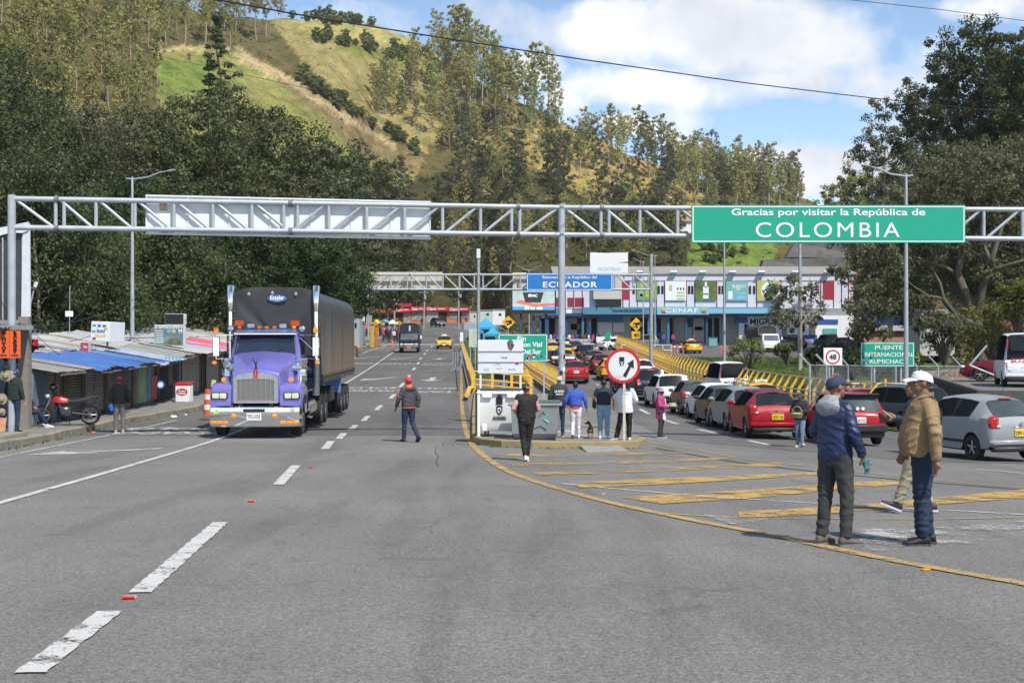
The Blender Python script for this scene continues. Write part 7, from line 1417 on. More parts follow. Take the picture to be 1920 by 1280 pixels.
def person(label,loc,rz,H=1.68,pose=None,top=None,legs=None,shoe=BLACK,sole=None,head_rz=0.0,head_tilt=0.0,skin=SKIN,hair='short',hat=None,hatm=None,sleeve='long',fold=.010,vox=.012,build=1.0,hem=.86,belly=0.0,puff=0.0,vest=None,extra=None,curlL=.55,curlR=.55,footL=0.0,footR=0.0,group=None,legfit=1.0,lean=(0,0),hood=None,hoodm=None,pitchL=0,pitchR=0,face=True,seatz=0,name='person',lowleg=True,palmR=None,palmL=None,brim=0):
 """Body stays one mesh; clothes, hair, hat and shoes are its children. Facing +Y locally."""
 k=H/1.70;J=dict(DEF);J.update(pose or{});J={a:Vector(b)for a,b in J.items()};lx,ly=lean
 lean_=lambda p,z0=.92:Vector((p.x+lx*max(0,p.z-z0),p.y+ly*max(0,p.z-z0),p.z))
 pel=(J['hipL']+J['hipR'])/2
 root_loc=Vector(loc)
 B=build;hc=lean_(Vector((0,.025,1.585)))+Vector((pel.x,pel.y,pel.z-.90));nb=lean_(Vector((0,-.012,1.43)))+Vector((pel.x,pel.y,pel.z-.90));dz=pel.z-.90
 def T(z,wx,wy,cy=0.0):q=lean_(Vector((0,cy,z)));return(z+dz,wx*B,wy*B,q.x+pel.x,q.y+pel.y)
# ---- body (skin), continuous
 mb=MB();rings(mb,[T(.84,.12,.09),T(.95,.145,.10),T(1.08,.13,.095),T(1.22,.145,.10),T(1.34,.155,.10),T(1.405,.13,.08),T(1.44,.06,.06)])
 mb.cyl(nb-Vector((0,0,.05)),hc+Vector((0,-.018,-.06)),.054,.050,n=14)
 Mh=Matrix.Translation(hc)@Matrix.Rotation(head_rz,4,'Z')@Matrix.Rotation(head_tilt,4,'X')
 hm=MB();hm.sph((0,-.012,.018),(.076,.095,.098),20,14);hm.sph((0,.022,-.038),(.058,.066,.074),16,12);hm.sph((0,.045,-.088),(.034,.034,.026),12,8)
 hm.sph((0,.082,.028),(.044,.014,.013),12,6);hm.loft([[(-.008,.082,.022),(.008,.082,.022),(.006,.075,.022),(-.006,.075,.022)],[(-.017,.098,-.022),(.017,.098,-.022),(.018,.07,-.024),(-.018,.07,-.024)]],True);hm.sph((0,.100,-.018),(.013,.012,.010),10,6)
 for sx in(-1,1):hm.sph((sx*.076,-.012,-.004),(.010,.019,.030),10,8);hm.sph((sx*.040,.060,-.012),(.022,.018,.016),10,6)
 hm.sph((0,.078,-.050),(.024,.010,.009),10,6)
 mb.add([Mh@Vector(v)for v in hm.v],hm.f)
 for s_,sd in(('L',-1),('R',1)):
  sh,el,wr=[lean_(J[j+s_])+Vector((0,0,dz*0))if j=='sh' else J[j+s_]for j in('sh','el','wr')]
  limb(mb,[sh,el,wr],[.048*B,.038*B,.027])
  d=(wr-el).normalized();pn=(palmL if s_=='L' else palmR)or(-sd*.9,.25,0);hand(mb,wr,d,pn,1 if s_=='L' else-1,curlL if s_=='L' else curlR,1.0)
  hp,kn,an=J['hip'+s_],J['knee'+s_],J['ank'+s_]
  limb(mb,[hp,kn,an],[.075*B,.052,.036]);
 body=remeshed(mb,name,skin,None,vox*.62,0,0,1);tag(body,label,'person',group);body.location=root_loc;body.rotation_euler=(0,0,rz);body.scale=(k,k,k)
# ---- face details
 if face:
  for sx in(-1,1):
   e=MB();e.sph((sx*.031,.0765,.006),(.009,.005,.0045),10,6);e.v=[tuple(Mh@Vector(v))for v in e.v];eo=e.build('eye',EYED,body,60)
   e=MB();e.box((sx*.031,.089,.026),(.032,.008,.004),bev=.0015);e.v=[tuple(Mh@Vector(v))for v in e.v];e.build('eyebrow',HAIR,body,60)
  e=MB();e.sph((0,.0845,-.052),(.023,.0065,.0065),10,6);e.v=[tuple(Mh@Vector(v))for v in e.v];e.build('mouth',LIPS,body,60)
# ---- hair, hats
 def headpart(hm,nm,m,sm=60,par=None):hm.v=[tuple(Mh@Vector(v))for v in hm.v];return hm.build(nm,m,par or body,sm)
 def dome(a,b,c,z0,off=(0,0,0),n=22,rows=8,drop=None):
  q=MB();rs_=[]
  for i in range(rows+1):
   f=i/rows;ang=f*math.pi/2
   rs_.append([(off[0]+a*math.cos(ang)*math.cos(t),off[1]+b*math.cos(ang)*math.sin(t),z0+off[2]+c*math.sin(ang)-((drop(t)if drop else 0)*(1-f)**4))for t in np.linspace(0,2*math.pi,n,endpoint=False)])
  q.loft(rs_,True);return q
 hk=(.078,.096,.074)if hat in('cap','beanie','bucket')else(.081,.100,.096)
 if hair=='short':headpart(dome(hk[0],hk[1],hk[2],.024,(0,-.016,0),drop=lambda t:.055*max(0,-math.sin(t))+.02*abs(math.cos(t))-.060*max(0,math.sin(t))**2),'hair',HAIR)
 elif hair in('pony','bun'):
  q=dome(hk[0]+.002,hk[1]+.003,hk[2]+.003,.022,(0,-.016,0),drop=lambda t:.07*max(0,-math.sin(t))+.03*abs(math.cos(t))-.060*max(0,math.sin(t))**2);
  if hair=='bun':q.sph((0,-.125,.02),(.045,.04,.045),12,8)
  else:q.tube([(0,-.10,.01),(0,-.135,-.04),(0,-.12,-.12),(0,-.09,-.20)],[.03,.035,.03,.012],8)
  headpart(q,'hair',HAIR)
 if hat=='cap':
  q=dome(.088,.108,.088,.030,(0,-.010,0),drop=lambda t:.034*max(0,-math.sin(t)));q.v=[(x,y+.012*(z>.09),z+(.012 if y>.02 and z>.05 else 0)*min(1,y/.08))for x,y,z in q.v];cp=headpart(q,'cap',hatm,50)
  q=MB();pts0=[];
  for yy,zz,ww in((.080,.040,.082),(.115,.042,.080),(.155,.034,.066),(.185,.022,.040)):pts0.append([(x*ww,yy-abs(x)**2*.03,zz-.020*x*x)for x in np.linspace(-1,1,9)])
  up=[[(x,y,z+.005)for x,y,z in r_]for r_ in pts0];q.loft(pts0,False,False);q.loft(up,False,False);headpart(q,'brim',hatm,60,cp)
  q=MB();q.sph((0,.002,.120),(.009,.009,.006),8,5);headpart(q,'button',hatm,60,cp)
 elif hat=='beanie':q=dome(.094,.114,.112,-.006,(0,-.012,0));q.lathe([(.094,-.03),(.100,-.02),(.099,.012),(.092,.018)],(0,-.012,0),'z',22,sy=1.18);headpart(q,'knit_hat',hatm,50)
 elif hat=='bucket':q=dome(.086,.102,.088,.034,(0,-.01,0));q.lathe([(.088,.050),(.128,.022),(.130,.018),(.086,.036)],(0,-.008,0),'z',24,sy=1.12);headpart(q,'bucket_hat',hatm,50)
 elif hat=='visor':
  q=MB();q.lathe([(.088,.0),(.091,.012),(.088,.032),(.083,.03)],(0,-.010,.01),'z',22,sy=1.2);q.box((0,.12,.026),(.14,.09,.008),rx=-.2,bev=.003);headpart(q,'sun_visor',hatm,50)
# ---- upper garment
 wrk=[(J['elL'],.16,75),(J['elR'],.16,75),(pel+Vector((0,0,.10)),.20,60)]
 if top is not None:
  mb=MB();p_=puff;bl=belly
  rings(mb,[T(hem,.168+p_,.122+p_+bl*.5,bl*.4),T(hem+.04,.178+p_,.13+p_+bl*.8,bl*.6),T(1.04,.172+p_,.130+p_+bl,bl*.8),T(1.16,.178+p_,.132+p_+bl*.7,bl*.5),T(1.28,.192+p_,.132+p_+bl*.2),T(1.36,.195+p_,.118+p_),T(1.41,.165+p_,.095+p_*.6,-.005),T(1.445,.09,.078,-.01),T(1.475,.070,.070,-.012)])
  if vest is None or True:
   for s_ in('L','R'):
    sh=lean_(J['sh'+s_]);el,wr=J['el'+s_],J['wr'+s_]
    if vest is not None:mb.sph(sh,(.070+p_,.078+p_,.078+p_),12,8);continue
    if sleeve=='long':limb(mb,[sh.lerp(Vector((sh.x*.8,sh.y,sh.z+.005)),.5),el,wr+(el-wr)*.03],[.063*B+p_*.7,.053*B+p_*.7,.041+p_*.5])
    else:limb(mb,[sh,sh.lerp(el,.62)],[.075*B,.066*B])
  remeshed(mb,'vest' if vest is not None else 'jacket' if fold>.007 and sleeve=='long' else 'shirt',top,body,vox,fold,hash(label)%97,2,wrk)
  if vest is not None:
   mb=MB()
   for s_ in('L','R'):
    sh=lean_(J['sh'+s_]);el,wr=J['el'+s_],J['wr'+s_];m1=MB();limb(m1,[sh,el,wr],[.062*B,.050*B,.036]);remeshed(m1,'sleeve',vest,body,vox,fold*.8,5,2,wrk)
   m1=MB();rings(m1,[T(hem-.035,.160,.112),T(hem+.04,.165,.118),T(hem+.1,.15,.11)]);remeshed(m1,'shirt_hem',vest,body,vox,.003)
 if hood is not None:
  q=MB();rr=[]
  c=nb+Vector((0,-.02,.0))
  for f in np.linspace(0,1,9):
   a=f*math.pi*1.25-.2;r_=.052-.02*abs(f-.5);cc=c+Vector((0,-.05-.06*math.sin(f*math.pi),-.14+.215*f));w_=.095+.06*math.sin(math.pi*min(1,f*1.15))
   rr.append([cc+Vector((w_*math.cos(t),.046*math.sin(t)*(1 if math.sin(t)<0 else .6)+.02*abs(math.cos(t))**3*3*f,0))for t in np.linspace(0,2*math.pi,16,endpoint=False)])
  q.loft(rr,True);remeshed(q,'hood',hood,body,.011,.009,3,2,None,[hood,hoodm]if hoodm else None,(lambda cn:1 if cn.z>nb.z+.01 and cn.x<.03 else 0)if hoodm else None)
# ---- trousers
 if legs is not None:
  mb=MB();rings(mb,[T(.80,.135,.10),T(.87,.162,.118),T(.96,.160,.112),T(1.03,.148,.108)]);f=legfit;wk=[]
  for s_ in('L','R'):
   hp,kn,an=J['hip'+s_],J['knee'+s_],J['ank'+s_];limb(mb,[hp,hp.lerp(kn,.5),kn,kn.lerp(an,.4),an+(kn-an)*.02],[.098*B*(.5+.5*f),.086*B*(.4+.6*f),.064*f,.060*f,.048*f+.004]);wk+=[(kn,.16,60),(an+Vector((0,0,.08)),.17,85)]
  remeshed(mb,'trousers',legs,body,vox,fold*.9,31,2,wk)
# ---- shoes
 for s_,fa,pt in(('L',footL,pitchL),('R',footR,pitchR)):
  an=J['ank'+s_];M=Matrix.Translation(an+Vector((0,0,-.085)))@Matrix.Rotation(fa,4,'Z')@(Matrix.Translation((0,.0,.085))@Matrix.Rotation(pt,4,'X')@Matrix.Translation((0,0,-.085)))
  q=MB();q.X=M;sec=[]
  for y,w_,zt,zb in((-.075,.026,.070,.022),(-.06,.036,.100,.018),(-.02,.040,.118,.016),(.035,.042,.092,.016),(.09,.046,.066,.016),(.145,.045,.054,.018),(.180,.034,.046,.020),(.196,.016,.036,.024)):
   sec.append([(w_*math.cos(t),y,(zt+zb)/2+(zt-zb)/2*math.copysign(abs(math.sin(t))**.7,math.sin(t)))for t in np.linspace(0,2*math.pi,14,endpoint=False)])
  q.loft(sec,True);so_=q.build('shoe',shoe,body,60)
  q=MB();q.X=M;sec=[[(w_*c,y,z)for c,z in((-1,.024),(1,.024),(1,.0),(-1,.0))]for y,w_ in((-.082,.022),(-.066,.038),(-.02,.042),(.04,.043),(.09,.049),(.145,.048),(.184,.036),(.202,.014))]
  q.loft(sec,True);q.build('sole',sole or BLACK,so_,40)
 if extra:extra(body,J,Mh,T)
 return body
def gp3(px,py,dz=0):return hit(px,py,dz)
PHONE_T=mat('phone_teal',(.03,.22,.25),.3);PHONE_W=mat('phone_pale',(.55,.50,.47),.3);WICKER=mat('wicker',(.42,.30,.13),.7,base2=(.26,.17,.06),scale=40,bump=.5,bscale=60);NAVYC=cloth('navy_shell',(.012,.022,.075),.45,var=.25,scale=5);GREYC=cloth('charcoal_jeans',(.040,.040,.042),.9,var=.4,scale=4);TANC=cloth('tan_quilt',(.26,.175,.085),.75,var=.14,scale=6,bump=.5,bs=24);DENIM=cloth('dark_denim',(.014,.027,.06),.85,var=.35,scale=5);HEATH=cloth('heather_grey',(.25,.265,.29),.95,var=.2,scale=30);WHT_C=cloth('white_cotton',(.62,.63,.68),.85,var=.08);BLK_C=cloth('black_knit',(.012,.011,.012),.8,var=.3);PINKC=cloth('dusty_pink',(.46,.26,.26),.85);PURPG=cloth('purple_grey',(.055,.05,.062),.7,var=.2);OLIVE=cloth('olive',(.028,.032,.02),.7,var=.25);GRYP=cloth('grey_trousers',(.13,.12,.12),.85);ROYALC=cloth('royal_blue',(.04,.09,.42),.85);LTDEN=cloth('light_denim',(.24,.36,.46),.85,var=.15,scale=4);MAG=cloth('magenta',(.34,.04,.14),.7,var=.18);KHAKI=cloth('khaki',(.30,.255,.175),.85,var=.15);ORNG=cloth('orange_lining',(.62,.10,.02),.7);REDC=cloth('red_cap',(.62,.015,.03),.7);DKGREEN=cloth('dark_green_knit',(.018,.028,.024),.9);LAV=cloth('lavender',(.26,.25,.36),.85);CREAMC=cloth('cream_knit',(.50,.46,.33),.95,bump=.7,bs=90);NAVT=cloth('navy_tee',(.018,.022,.042),.8);SHOEW=mat('shoe_white',(.62,.62,.62),.6,dirt=.2);SHOEB=mat('shoe_brown_grey',(.12,.10,.085),.8,var=.25);SHOEK=mat('shoe_black',(.014,.014,.016),.55)
def main_people():
 def ex(b,J,Mh,T):
  q=MB();w=J['wrR']+Vector((-.01,.02,-.10));q.box(w,(.012,.15,.075),rx=.5,bev=.004);q.build('phone',PHONE_T,b)
 p=person('man in navy jacket and navy cap with his back turned at the yellow line',hit(1566,1022),R(-52),1.66,dict(wrR=(.262,.10,.90),elR=(.248,-.02,1.13),wrL=(-.19,.16,.95),elL=(-.24,-.02,1.13),ankL=(-.125,-.05,.085),kneeL=(-.115,-.01,.49),ankR=(.10,.04,.085),kneeR=(.105,.05,.49)),NAVYC,GREYC,SHOEB,mat('sole_grey',(.16,.145,.125),.9),head_rz=R(-18),hat='cap',hatm=cloth('navy_cap',(.028,.035,.075),.8),fold=.011,vox=.009,hem=.88,puff=.006,hood=HEATH,legfit=1.14,footR=R(-18),footL=R(4),build=1.0,curlR=.9)
 ph=hit(1602,893);t=thing('mobile_phone','teal phone in the right hand of the man in the navy jacket','phone',(0,0,0));M=p.matrix_basis;c=M@Vector((.285,.135,.80));t.location=c;t.rotation_euler=(R(20),R(12),R(-52));b=MB();b.box((0,0,0),(.010,.075,.15),bev=.004);b.build('case',PHONE_T,t);b=MB();b.box((-.006,0,0),(.003,.066,.138));b.build('screen',SBLK,t)
 q=MB();q.loft([[(.172*math.cos(a),.128*math.sin(a),z)for a in np.linspace(0,6.283,30,endpoint=False)]for z in(.868,.878,.902,.912)],False);q.v=[(x*(1.0+.0),y*1.0,z)for x,y,z in q.v];q.build('hem_band',NAVYC,p,50)
 q=MB();q.tube([(-.19,-.10,1.30),(-.10,-.146,1.285),(0,-.156,1.28),(.10,-.146,1.285),(.19,-.10,1.30)],.005,5);q.build('yoke_seam',NAVYC,p)
 q=MB();M4=Matrix.Translation(Vector((0,.025,1.585)))@Matrix.Rotation(R(-18),4,'Z')
 for pts in(((-.03,.058),(-.012,.045),(-.028,.040)),((-.012,.045),(.006,.062),(-.006,.048))):q.prism([(x-.01,z)for x,z in pts],-.117,-.1145)
 q.v=[tuple(M4@Vector(v))for v in q.v];q.build('cap_mark',SWHITE,p)
 def ex2(b,J,Mh,T):
  q=MB();q.tube([(-.10,-.125,1.10),(-.13,-.13,1.30),(-.125,-.05,1.455),(-.11,.06,1.42),(-.06,.15,1.25)],[.022]*5,6,flat=.35);q.build('bag_strap',SBLK,b,50)
  q=MB();q.lathe([(.083,-.025),(.086,.02),(.079,.02),(.078,-.025)],(0,-.012,1.475),'z',20,sx=.95,sy=1.0);q.build('collar',TANC,b,50)
  for z in(1.33,1.20,1.07):
   pass
 tn=person('man in tan quilted jacket and white cap standing in profile facing left',hit(1732,1021),R(84),1.71,dict(wrL=(-.275,-.06,.845),elL=(-.285,-.05,1.12),wrR=(.20,.14,.90),elR=(.25,0,1.13),ankL=(-.085,.03,.085),kneeL=(-.09,.04,.49),ankR=(.095,-.06,.085),kneeR=(.10,-.01,.49)),TANC,DENIM,SHOEK,mat('sole_mottled',(.10,.10,.11),.8,base2=(.015,.015,.015),scale=40),head_rz=R(2),hat='cap',hatm=cloth('white_cap',(.60,.60,.68),.85,var=.05),fold=.012,vox=.009,hem=.87,puff=.014,belly=.05,legfit=1.24,build=1.04,extra=ex2,curlL=.35,palmL=(.3,-.9,.1),footL=R(8),footR=R(-10))
 d=16.6;px=1716
 person('man in dark jacket and khaki trousers walking behind the man in the tan jacket',Vector((pxx(px,d),d,gz(pxx(px,d),d))),R(78),1.68,dict(hipL=(-.088,0,.89),hipR=(.088,0,.89),kneeL=(-.09,.10,.49),ankL=(-.09,.22,.13),kneeR=(.09,.02,.47),ankR=(.09,-.20,.10),elL=(-.27,.02,1.13),wrL=(-.17,.25,1.20),elR=(.25,.0,1.13),wrR=(.12,.24,1.2)),cloth('ink_jacket',(.02,.022,.035),.6),KHAKI,mat('shoe_multi',(.02,.025,.04),.6,base2=(.06,.03,.05),scale=20),SHOEW,hair='short',fold=.012,puff=.018,legfit=1.15,pitchL=R(22),curlL=.95,palmL=(.6,-.3,.6),vox=.011,hem=.9)
 M=bpy.data.objects[[o.name for o in COL.objects if o.get('label','').startswith('man in dark jacket and khaki')][0]].matrix_basis
 t=thing('mobile_phone','pale phone held up by the man walking behind the tan jacket','phone',M@Vector((-.16,.345,1.25)),R(78));t.rotation_euler=(R(-50),0,R(78));b=MB();b.box((0,0,0),(.075,.010,.15),bev=.004);b.build('case',PHONE_W,t);b=MB();b.box((0,-.006,0),(.066,.003,.138));b.build('screen',SBLK,t)
 def ex4(b,J,Mh,T):
  q=MB();q.tube([(.13,.0,1.43),(.05,-.135,1.33),(-.10,-.15,1.15),(-.175,-.09,1.02)],[.016]*4,6,flat=.4);q.build('bag_strap',SBLK,b,50)
 person('woman in black vest with pink sleeves and black leggings walking away by the grey bin',hit(987,864),R(8),1.57,dict(elL=(-.30,-.08,1.16),wrL=(-.20,.14,1.04),elR=(.27,.0,1.14),wrR=(.20,.20,1.08),kneeL=(-.075,.04,.49),ankL=(-.03,-.06,.10),kneeR=(.06,.05,.49),ankR=(.02,.05,.085)),BLK_C,cloth('black_leggings',(.010,.010,.011),.75),SHOEW,SHOEW,head_rz=R(-28),hair='bun',hat='visor',hatm=PINKC,fold=.008,puff=.018,vest=PINKC,legfit=1.0,hem=.92,extra=ex4,pitchL=R(-18),build=1.06)
 p=person('man in red cap and dark jacket with orange hood lining crossing the road',hit(766,828),R(30),1.68,dict(kneeL=(-.09,.06,.49),ankL=(-.10,.08,.085),kneeR=(.10,-.02,.50),ankR=(.13,-.30,.15),elL=(-.27,.02,1.14),wrL=(-.27,.17,.92),elR=(.26,-.08,1.14),wrR=(.24,-.05,.90)),PURPG,DENIM,SHOEK,BLACK,head_rz=R(14),hat='cap',hatm=REDC,fold=.011,puff=.014,hood=PURPG,hoodm=ORNG,pitchR=R(-42),hem=.9,legfit=1.06)
 q=MB();q.loft([[(.18*math.cos(a),.138*math.sin(a),z)for a in np.linspace(0,6.283,24,endpoint=False)]for z in(.888,.915)],False);q.v=[(x*1.06,y*1.08,z)for x,y,z in q.v];q.build('orange_hem',ORNG,p)
 q=MB();q.tube([(-.30,-.07,1.38),(-.325,-.06,1.2),(-.33,-.04,1.06)],[.012]*3,6,flat=.5);q.build('orange_stripe',ORNG,p)
 p=person('man in olive jacket and red cap standing at the left kerb with his back turned',hit(224,811),R(12),1.66,dict(elL=(-.27,-.05,1.13),wrL=(-.24,-.10,.92),elR=(.27,.02,1.12),wrR=(.27,.12,.90)),OLIVE,GRYP,mat('shoe_tan',(.32,.29,.23),.8),SHOEW,head_rz=R(10),hat='cap',hatm=REDC,fold=.012,puff=.022,legfit=1.15,hem=.88,build=1.06)
 t=thing('cloth_bundle','bright blue cloth held by the man in the olive jacket','cloth',p.matrix_basis@Vector((-.25,-.12,.80)));b=MB();b.sph((0,0,0),(.075,.06,.08));b.sph((.03,0,-.08),(.05,.05,.07));remeshed(b,'cloth',cloth('bright_blue',(.02,.12,.55)),t,.012,.015)
 p=person('person in cream knit hat and dark lettered jacket behind the grey bin',hit(1048,818,.16),R(2),1.62,None,cloth('charcoal_hoodie',(.035,.037,.042)),DENIM,mat('shoe_navy',(.02,.03,.06),.6),SHOEW,hat='beanie',hatm=CREAMC,fold=.011,puff=.026)
 text('LA RUTA',.085,'lettering',SWHITE,p,(0,-.170,1.26),width=.26,bold=.004);text('NORTE',.05,'lettering',SWHITE,p,(0,-.172,1.18),width=.2,bold=.003)
 p=person('woman in royal blue sweater and white trousers walking away on the island',hit(1079,822,.16),R(-2),1.46,dict(elL=(-.29,-.03,1.15),wrL=(-.33,.06,.92),elR=(.29,-.03,1.15),wrR=(.33,.05,.90),kneeL=(-.08,.03,.5),ankL=(-.09,-.14,.13),kneeR=(.085,.03,.49),ankR=(.10,.06,.085)),ROYALC,cloth('white_trousers',(.60,.59,.62)),SHOEW,mat('sole_tan',(.30,.24,.2),.8),hair='bun',fold=.010,puff=.01,pitchL=R(-45),hem=.97,legfit=1.05,build=1.06)
 q=MB();q.loft([[(.166*math.cos(a),.125*math.sin(a),z)for a in np.linspace(0,6.283,24,endpoint=False)]for z in(.89,.98)],False);q.v=[(x*1.08,y*1.06-.0,z)for x,y,z in q.v];q.build('red_shirt_hem',cloth('coral',(.55,.06,.05)),p)
 p=person('woman in navy tee and light blue jeans walking away on the island',hit(1132,822,.16),R(-4),1.53,dict(elL=(-.29,-.02,1.14),wrL=(-.26,.12,.95),elR=(.285,-.02,1.14),wrR=(.30,.06,.90)),NAVT,LTDEN,SHOEW,SHOEW,hair='bun',sleeve='short',fold=.006,puff=.012,legfit=1.2,hem=.97,build=1.10)
 q=MB();q.box((-.27,.02,.98),(.12,.16,.22),bev=.04);q.build('handbag',SBLK,p,50)
 p=person('youth in white hoodie and black track trousers gripping the post of the round sign',hit(1177,826,.14),R(14),1.56,dict(hipL=(-.15,0,.84),hipR=(.02,0,.84),kneeL=(-.22,.05,.46),ankL=(-.34,.0,.085),kneeR=(.06,.04,.46),ankR=(.06,.06,.085),elL=(-.25,.06,1.12),wrL=(-.10,.12,1.22),elR=(.24,.02,1.13),wrR=(.10,.16,1.18)),WHT_C,BLK_C,SHOEW,SHOEW,hair='short',fold=.014,puff=.035,hood=WHT_C,lean=(-.10,.06),legfit=1.25,hem=.84,footL=R(60),skin=SKIN2)
 q=MB();q.tube([(.105,.0,.80),(.145,.02,.46),(.125,.04,.13)],[.012]*3,6,flat=.5);q.build('side_stripe',SWHITE,p)
 def ex11(b,J,Mh,T):
  q=MB();rows=[]
  for z,w_ in((.62,.13),(.80,.15),(1.0,.13),(1.2,.10),(1.34,.07)):rows.append([(x*w_,math.sqrt(max(.0,1-(x*.8)**2))*(.175 if z<1.1 else .168)+.012,z)for x in np.linspace(-1,1,9)])
  q.loft(rows,False,False);q.build('apron',WHT_C,b,60)
  q=MB();rings(q,[(.66,.19,.15,0,-.02),(.80,.18,.15,0,-.01),(.92,.17,.14,0,0)]);remeshed(q,'coat_skirt',MAG,b,.014,.012)
 p=person('woman vendor in magenta jacket white apron and lavender hat carrying a tray',hit(1239,820),R(-112),1.45,dict(elL=(-.25,.02,1.12),wrL=(-.16,.26,1.06),elR=(.25,.02,1.12),wrR=(.16,.26,1.06)),MAG,cloth('brown_black',(.04,.034,.032)),SHOEK,SHOEW,hat='bucket',hatm=LAV,hair='pony',fold=.011,puff=.03,legfit=1.1,skin=SKIN2,extra=ex11,build=1.06,curlL=.3,curlR=.3,palmL=(0,0,1),palmR=(0,0,1))
 t=thing('food_tray','white tray with a covered yellowish tub carried by the vendor in magenta','tray',p.matrix_basis@Vector((0,.40,1.10)),R(-112));b=MB();b.lathe([(.02,-.012),(.15,-.012),(.17,.01),(.15,.0),(.02,0)],n=24);b.build('plate',SWHITE,t,40);b=MB();b.lathe([(.08,.002),(.10,.01),(.105,.08),(.085,.085)],(.03,.02,0),n=20);b.build('tub',mat('tub_cream',(.55,.50,.30),.5),t,40);b=MB();b.box((-.07,-.05,.03),(.07,.07,.05),bev=.01);b.build('packet',mat('packet_blue',(.25,.3,.6),.5),t)
 p=person('woman vendor in dark hoodie and cap with a wicker basket walking towards the camera',hit(1500,838),R(152),1.46,dict(kneeL=(-.085,.07,.49),ankL=(-.08,.04,.12),kneeR=(.09,.0,.48),ankR=(.09,-.06,.085),elL=(-.26,.02,1.12),wrL=(-.13,.25,1.12),elR=(.26,.02,1.12),wrR=(.12,.24,1.10),),cloth('ink_hoodie',(.014,.015,.024)),cloth('washed_denim',(.15,.21,.28),.85),mat('shoe_pinkgrey',(.45,.38,.36),.7),SHOEW,hat='cap',hatm=cloth('grey_cap',(.05,.05,.065)),hair='pony',fold=.010,puff=.028,legfit=1.05,skin=SKIN2,build=1.05,head_tilt=R(-12),footL=R(30),pitchL=R(15),curlL=.8,curlR=.8)
 t=thing('wicker_basket','tan wicker basket with an arched handle held by the vendor in the dark hoodie','basket',p.matrix_basis@Vector((0,.33,.92)),R(152));b=MB();b.lathe([(.02,0),(.10,0),(.155,.11),(.16,.12),(.15,.12),(.10,.02),(.02,.02)],n=24,sx=1.15);b.build('bowl',WICKER,t,40);b=MB();b.tube([(.14*math.cos(a),0,.11+.20*math.sin(a))for a in np.linspace(0,math.pi,13)],.012,7);b.build('handle',WICKER,t,60);b=MB();b.lathe([(.02,.10),(.14,.10),(.1,.14),(.02,.15)],n=18,sx=1.1);b.build('contents',mat('green_leaves',(.25,.38,.12),.7,var=.4,scale=30),t,60)
 person('man in dark green sweater and jeans standing at the hat shop',Vector((pxx(27,35.5),35.5,gz(-13.3,35.5,.2))),R(-20),1.70,dict(ankL=(-.14,.02,.085)),DKGREEN,DENIM,SHOEK,BLACK,hair='short',hat='cap',hatm=LAV,fold=.010,puff=.02,head_rz=R(20))
 person('person in jeans and white trainers sitting by the yellow table',Vector((pxx(46,38.5),38.5,gz(-14,38.5,.2))),R(-75),1.62,dict(hipL=(-.09,0,.47),hipR=(.09,0,.47),kneeL=(-.10,.40,.50),kneeR=(.12,.42,.46),ankL=(-.10,.48,.10),ankR=(.14,.66,.085),shL=(-.185,-.02,.965),shR=(.185,-.02,.965),elL=(-.24,.05,.72),wrL=(-.15,.26,.60),elR=(.24,.05,.72),wrR=(.15,.26,.60)),cloth('dark_shade_shirt',(.02,.02,.025)),DENIM,SHOEW,SHOEW,hair='short',fold=.008,seatz=1)
main_people()
# ------------------------------------------------------------------ market stalls and clutter along the left pavement
TIN=mat('tin_grey',(.25,.25,.245),.55,.2,var=.2,scale=1.5,dirt=.55);TINW=mat('tin_pale',(.36,.35,.33),.6,.1,var=.18,scale=1.2,dirt=.55);TINB=mat('tin_blue',(.05,.13,.36),.55,.1,var=.22,scale=1.5,dirt=.45);TINLB=mat('tin_light_blue',(.30,.36,.45),.55,.2,var=.18,dirt=.5);TINR=mat('awning_pink',(.48,.08,.11),.6)
SHUT=mat('shutter_brown_grey',(.17,.155,.13),.55,.3,var=.2,scale=2,dirt=.4);SHUTP=mat('shutter_pale',(.32,.285,.235),.6,.2,var=.2,dirt=.4);BWALL=mat('blue_grey_wall',(.16,.21,.28),.85,var=.2,scale=1.5,dirt=.4);WOOD=mat('weathered_post',(.16,.13,.10),.85,var=.3);PLAST_Y=mat('plastic_yellow',(.70,.47,.02),.4);PLAST_R=mat('plastic_red',(.45,.02,.03),.4);STRAW=mat('straw',(.42,.36,.24),.8,base2=(.14,.11,.08),scale=26)
def corrugated(mb,a,b,c,d,pitch=.16,amp=.022):
 """Wavy sheet between eave a-b and ridge d-c; the waves run up the slope."""
 a,b,c,d=map(Vector,(a,b,c,d));n=max(4,int((b-a).length/(pitch/2)));nrm=(b-a).cross(d-a).normalized();vs=[]
 for i in range(n+1):
  f=i/n;o=nrm*amp*(1 if i%2 else-1);vs+=[a.lerp(b,f)+o,d.lerp(c,f)+o]
 mb.add(vs,[(2*i,2*i+2,2*i+3,2*i+1)for i in range(n)])
def shutter(mb,a,b,z0,z1,pitch=.09,amp=.016):
 a,b=Vector(a),Vector(b);t=(b-a).normalized();nrm=Vector((t.y,-t.x,0));n=int((z1-z0)/(pitch/2));vs=[]
 for i in range(n+1):
  z=z0+(z1-z0)*i/n;o=nrm*amp*(1 if i%2 else-1);vs+=[Vector((a.x,a.y,z))+o,Vector((b.x,b.y,z))+o]
 mb.add(vs,[(2*i,2*i+1,2*i+3,2*i+2)for i in range(n)])
FRONT=lambda px,py:hit(px,py,.22)
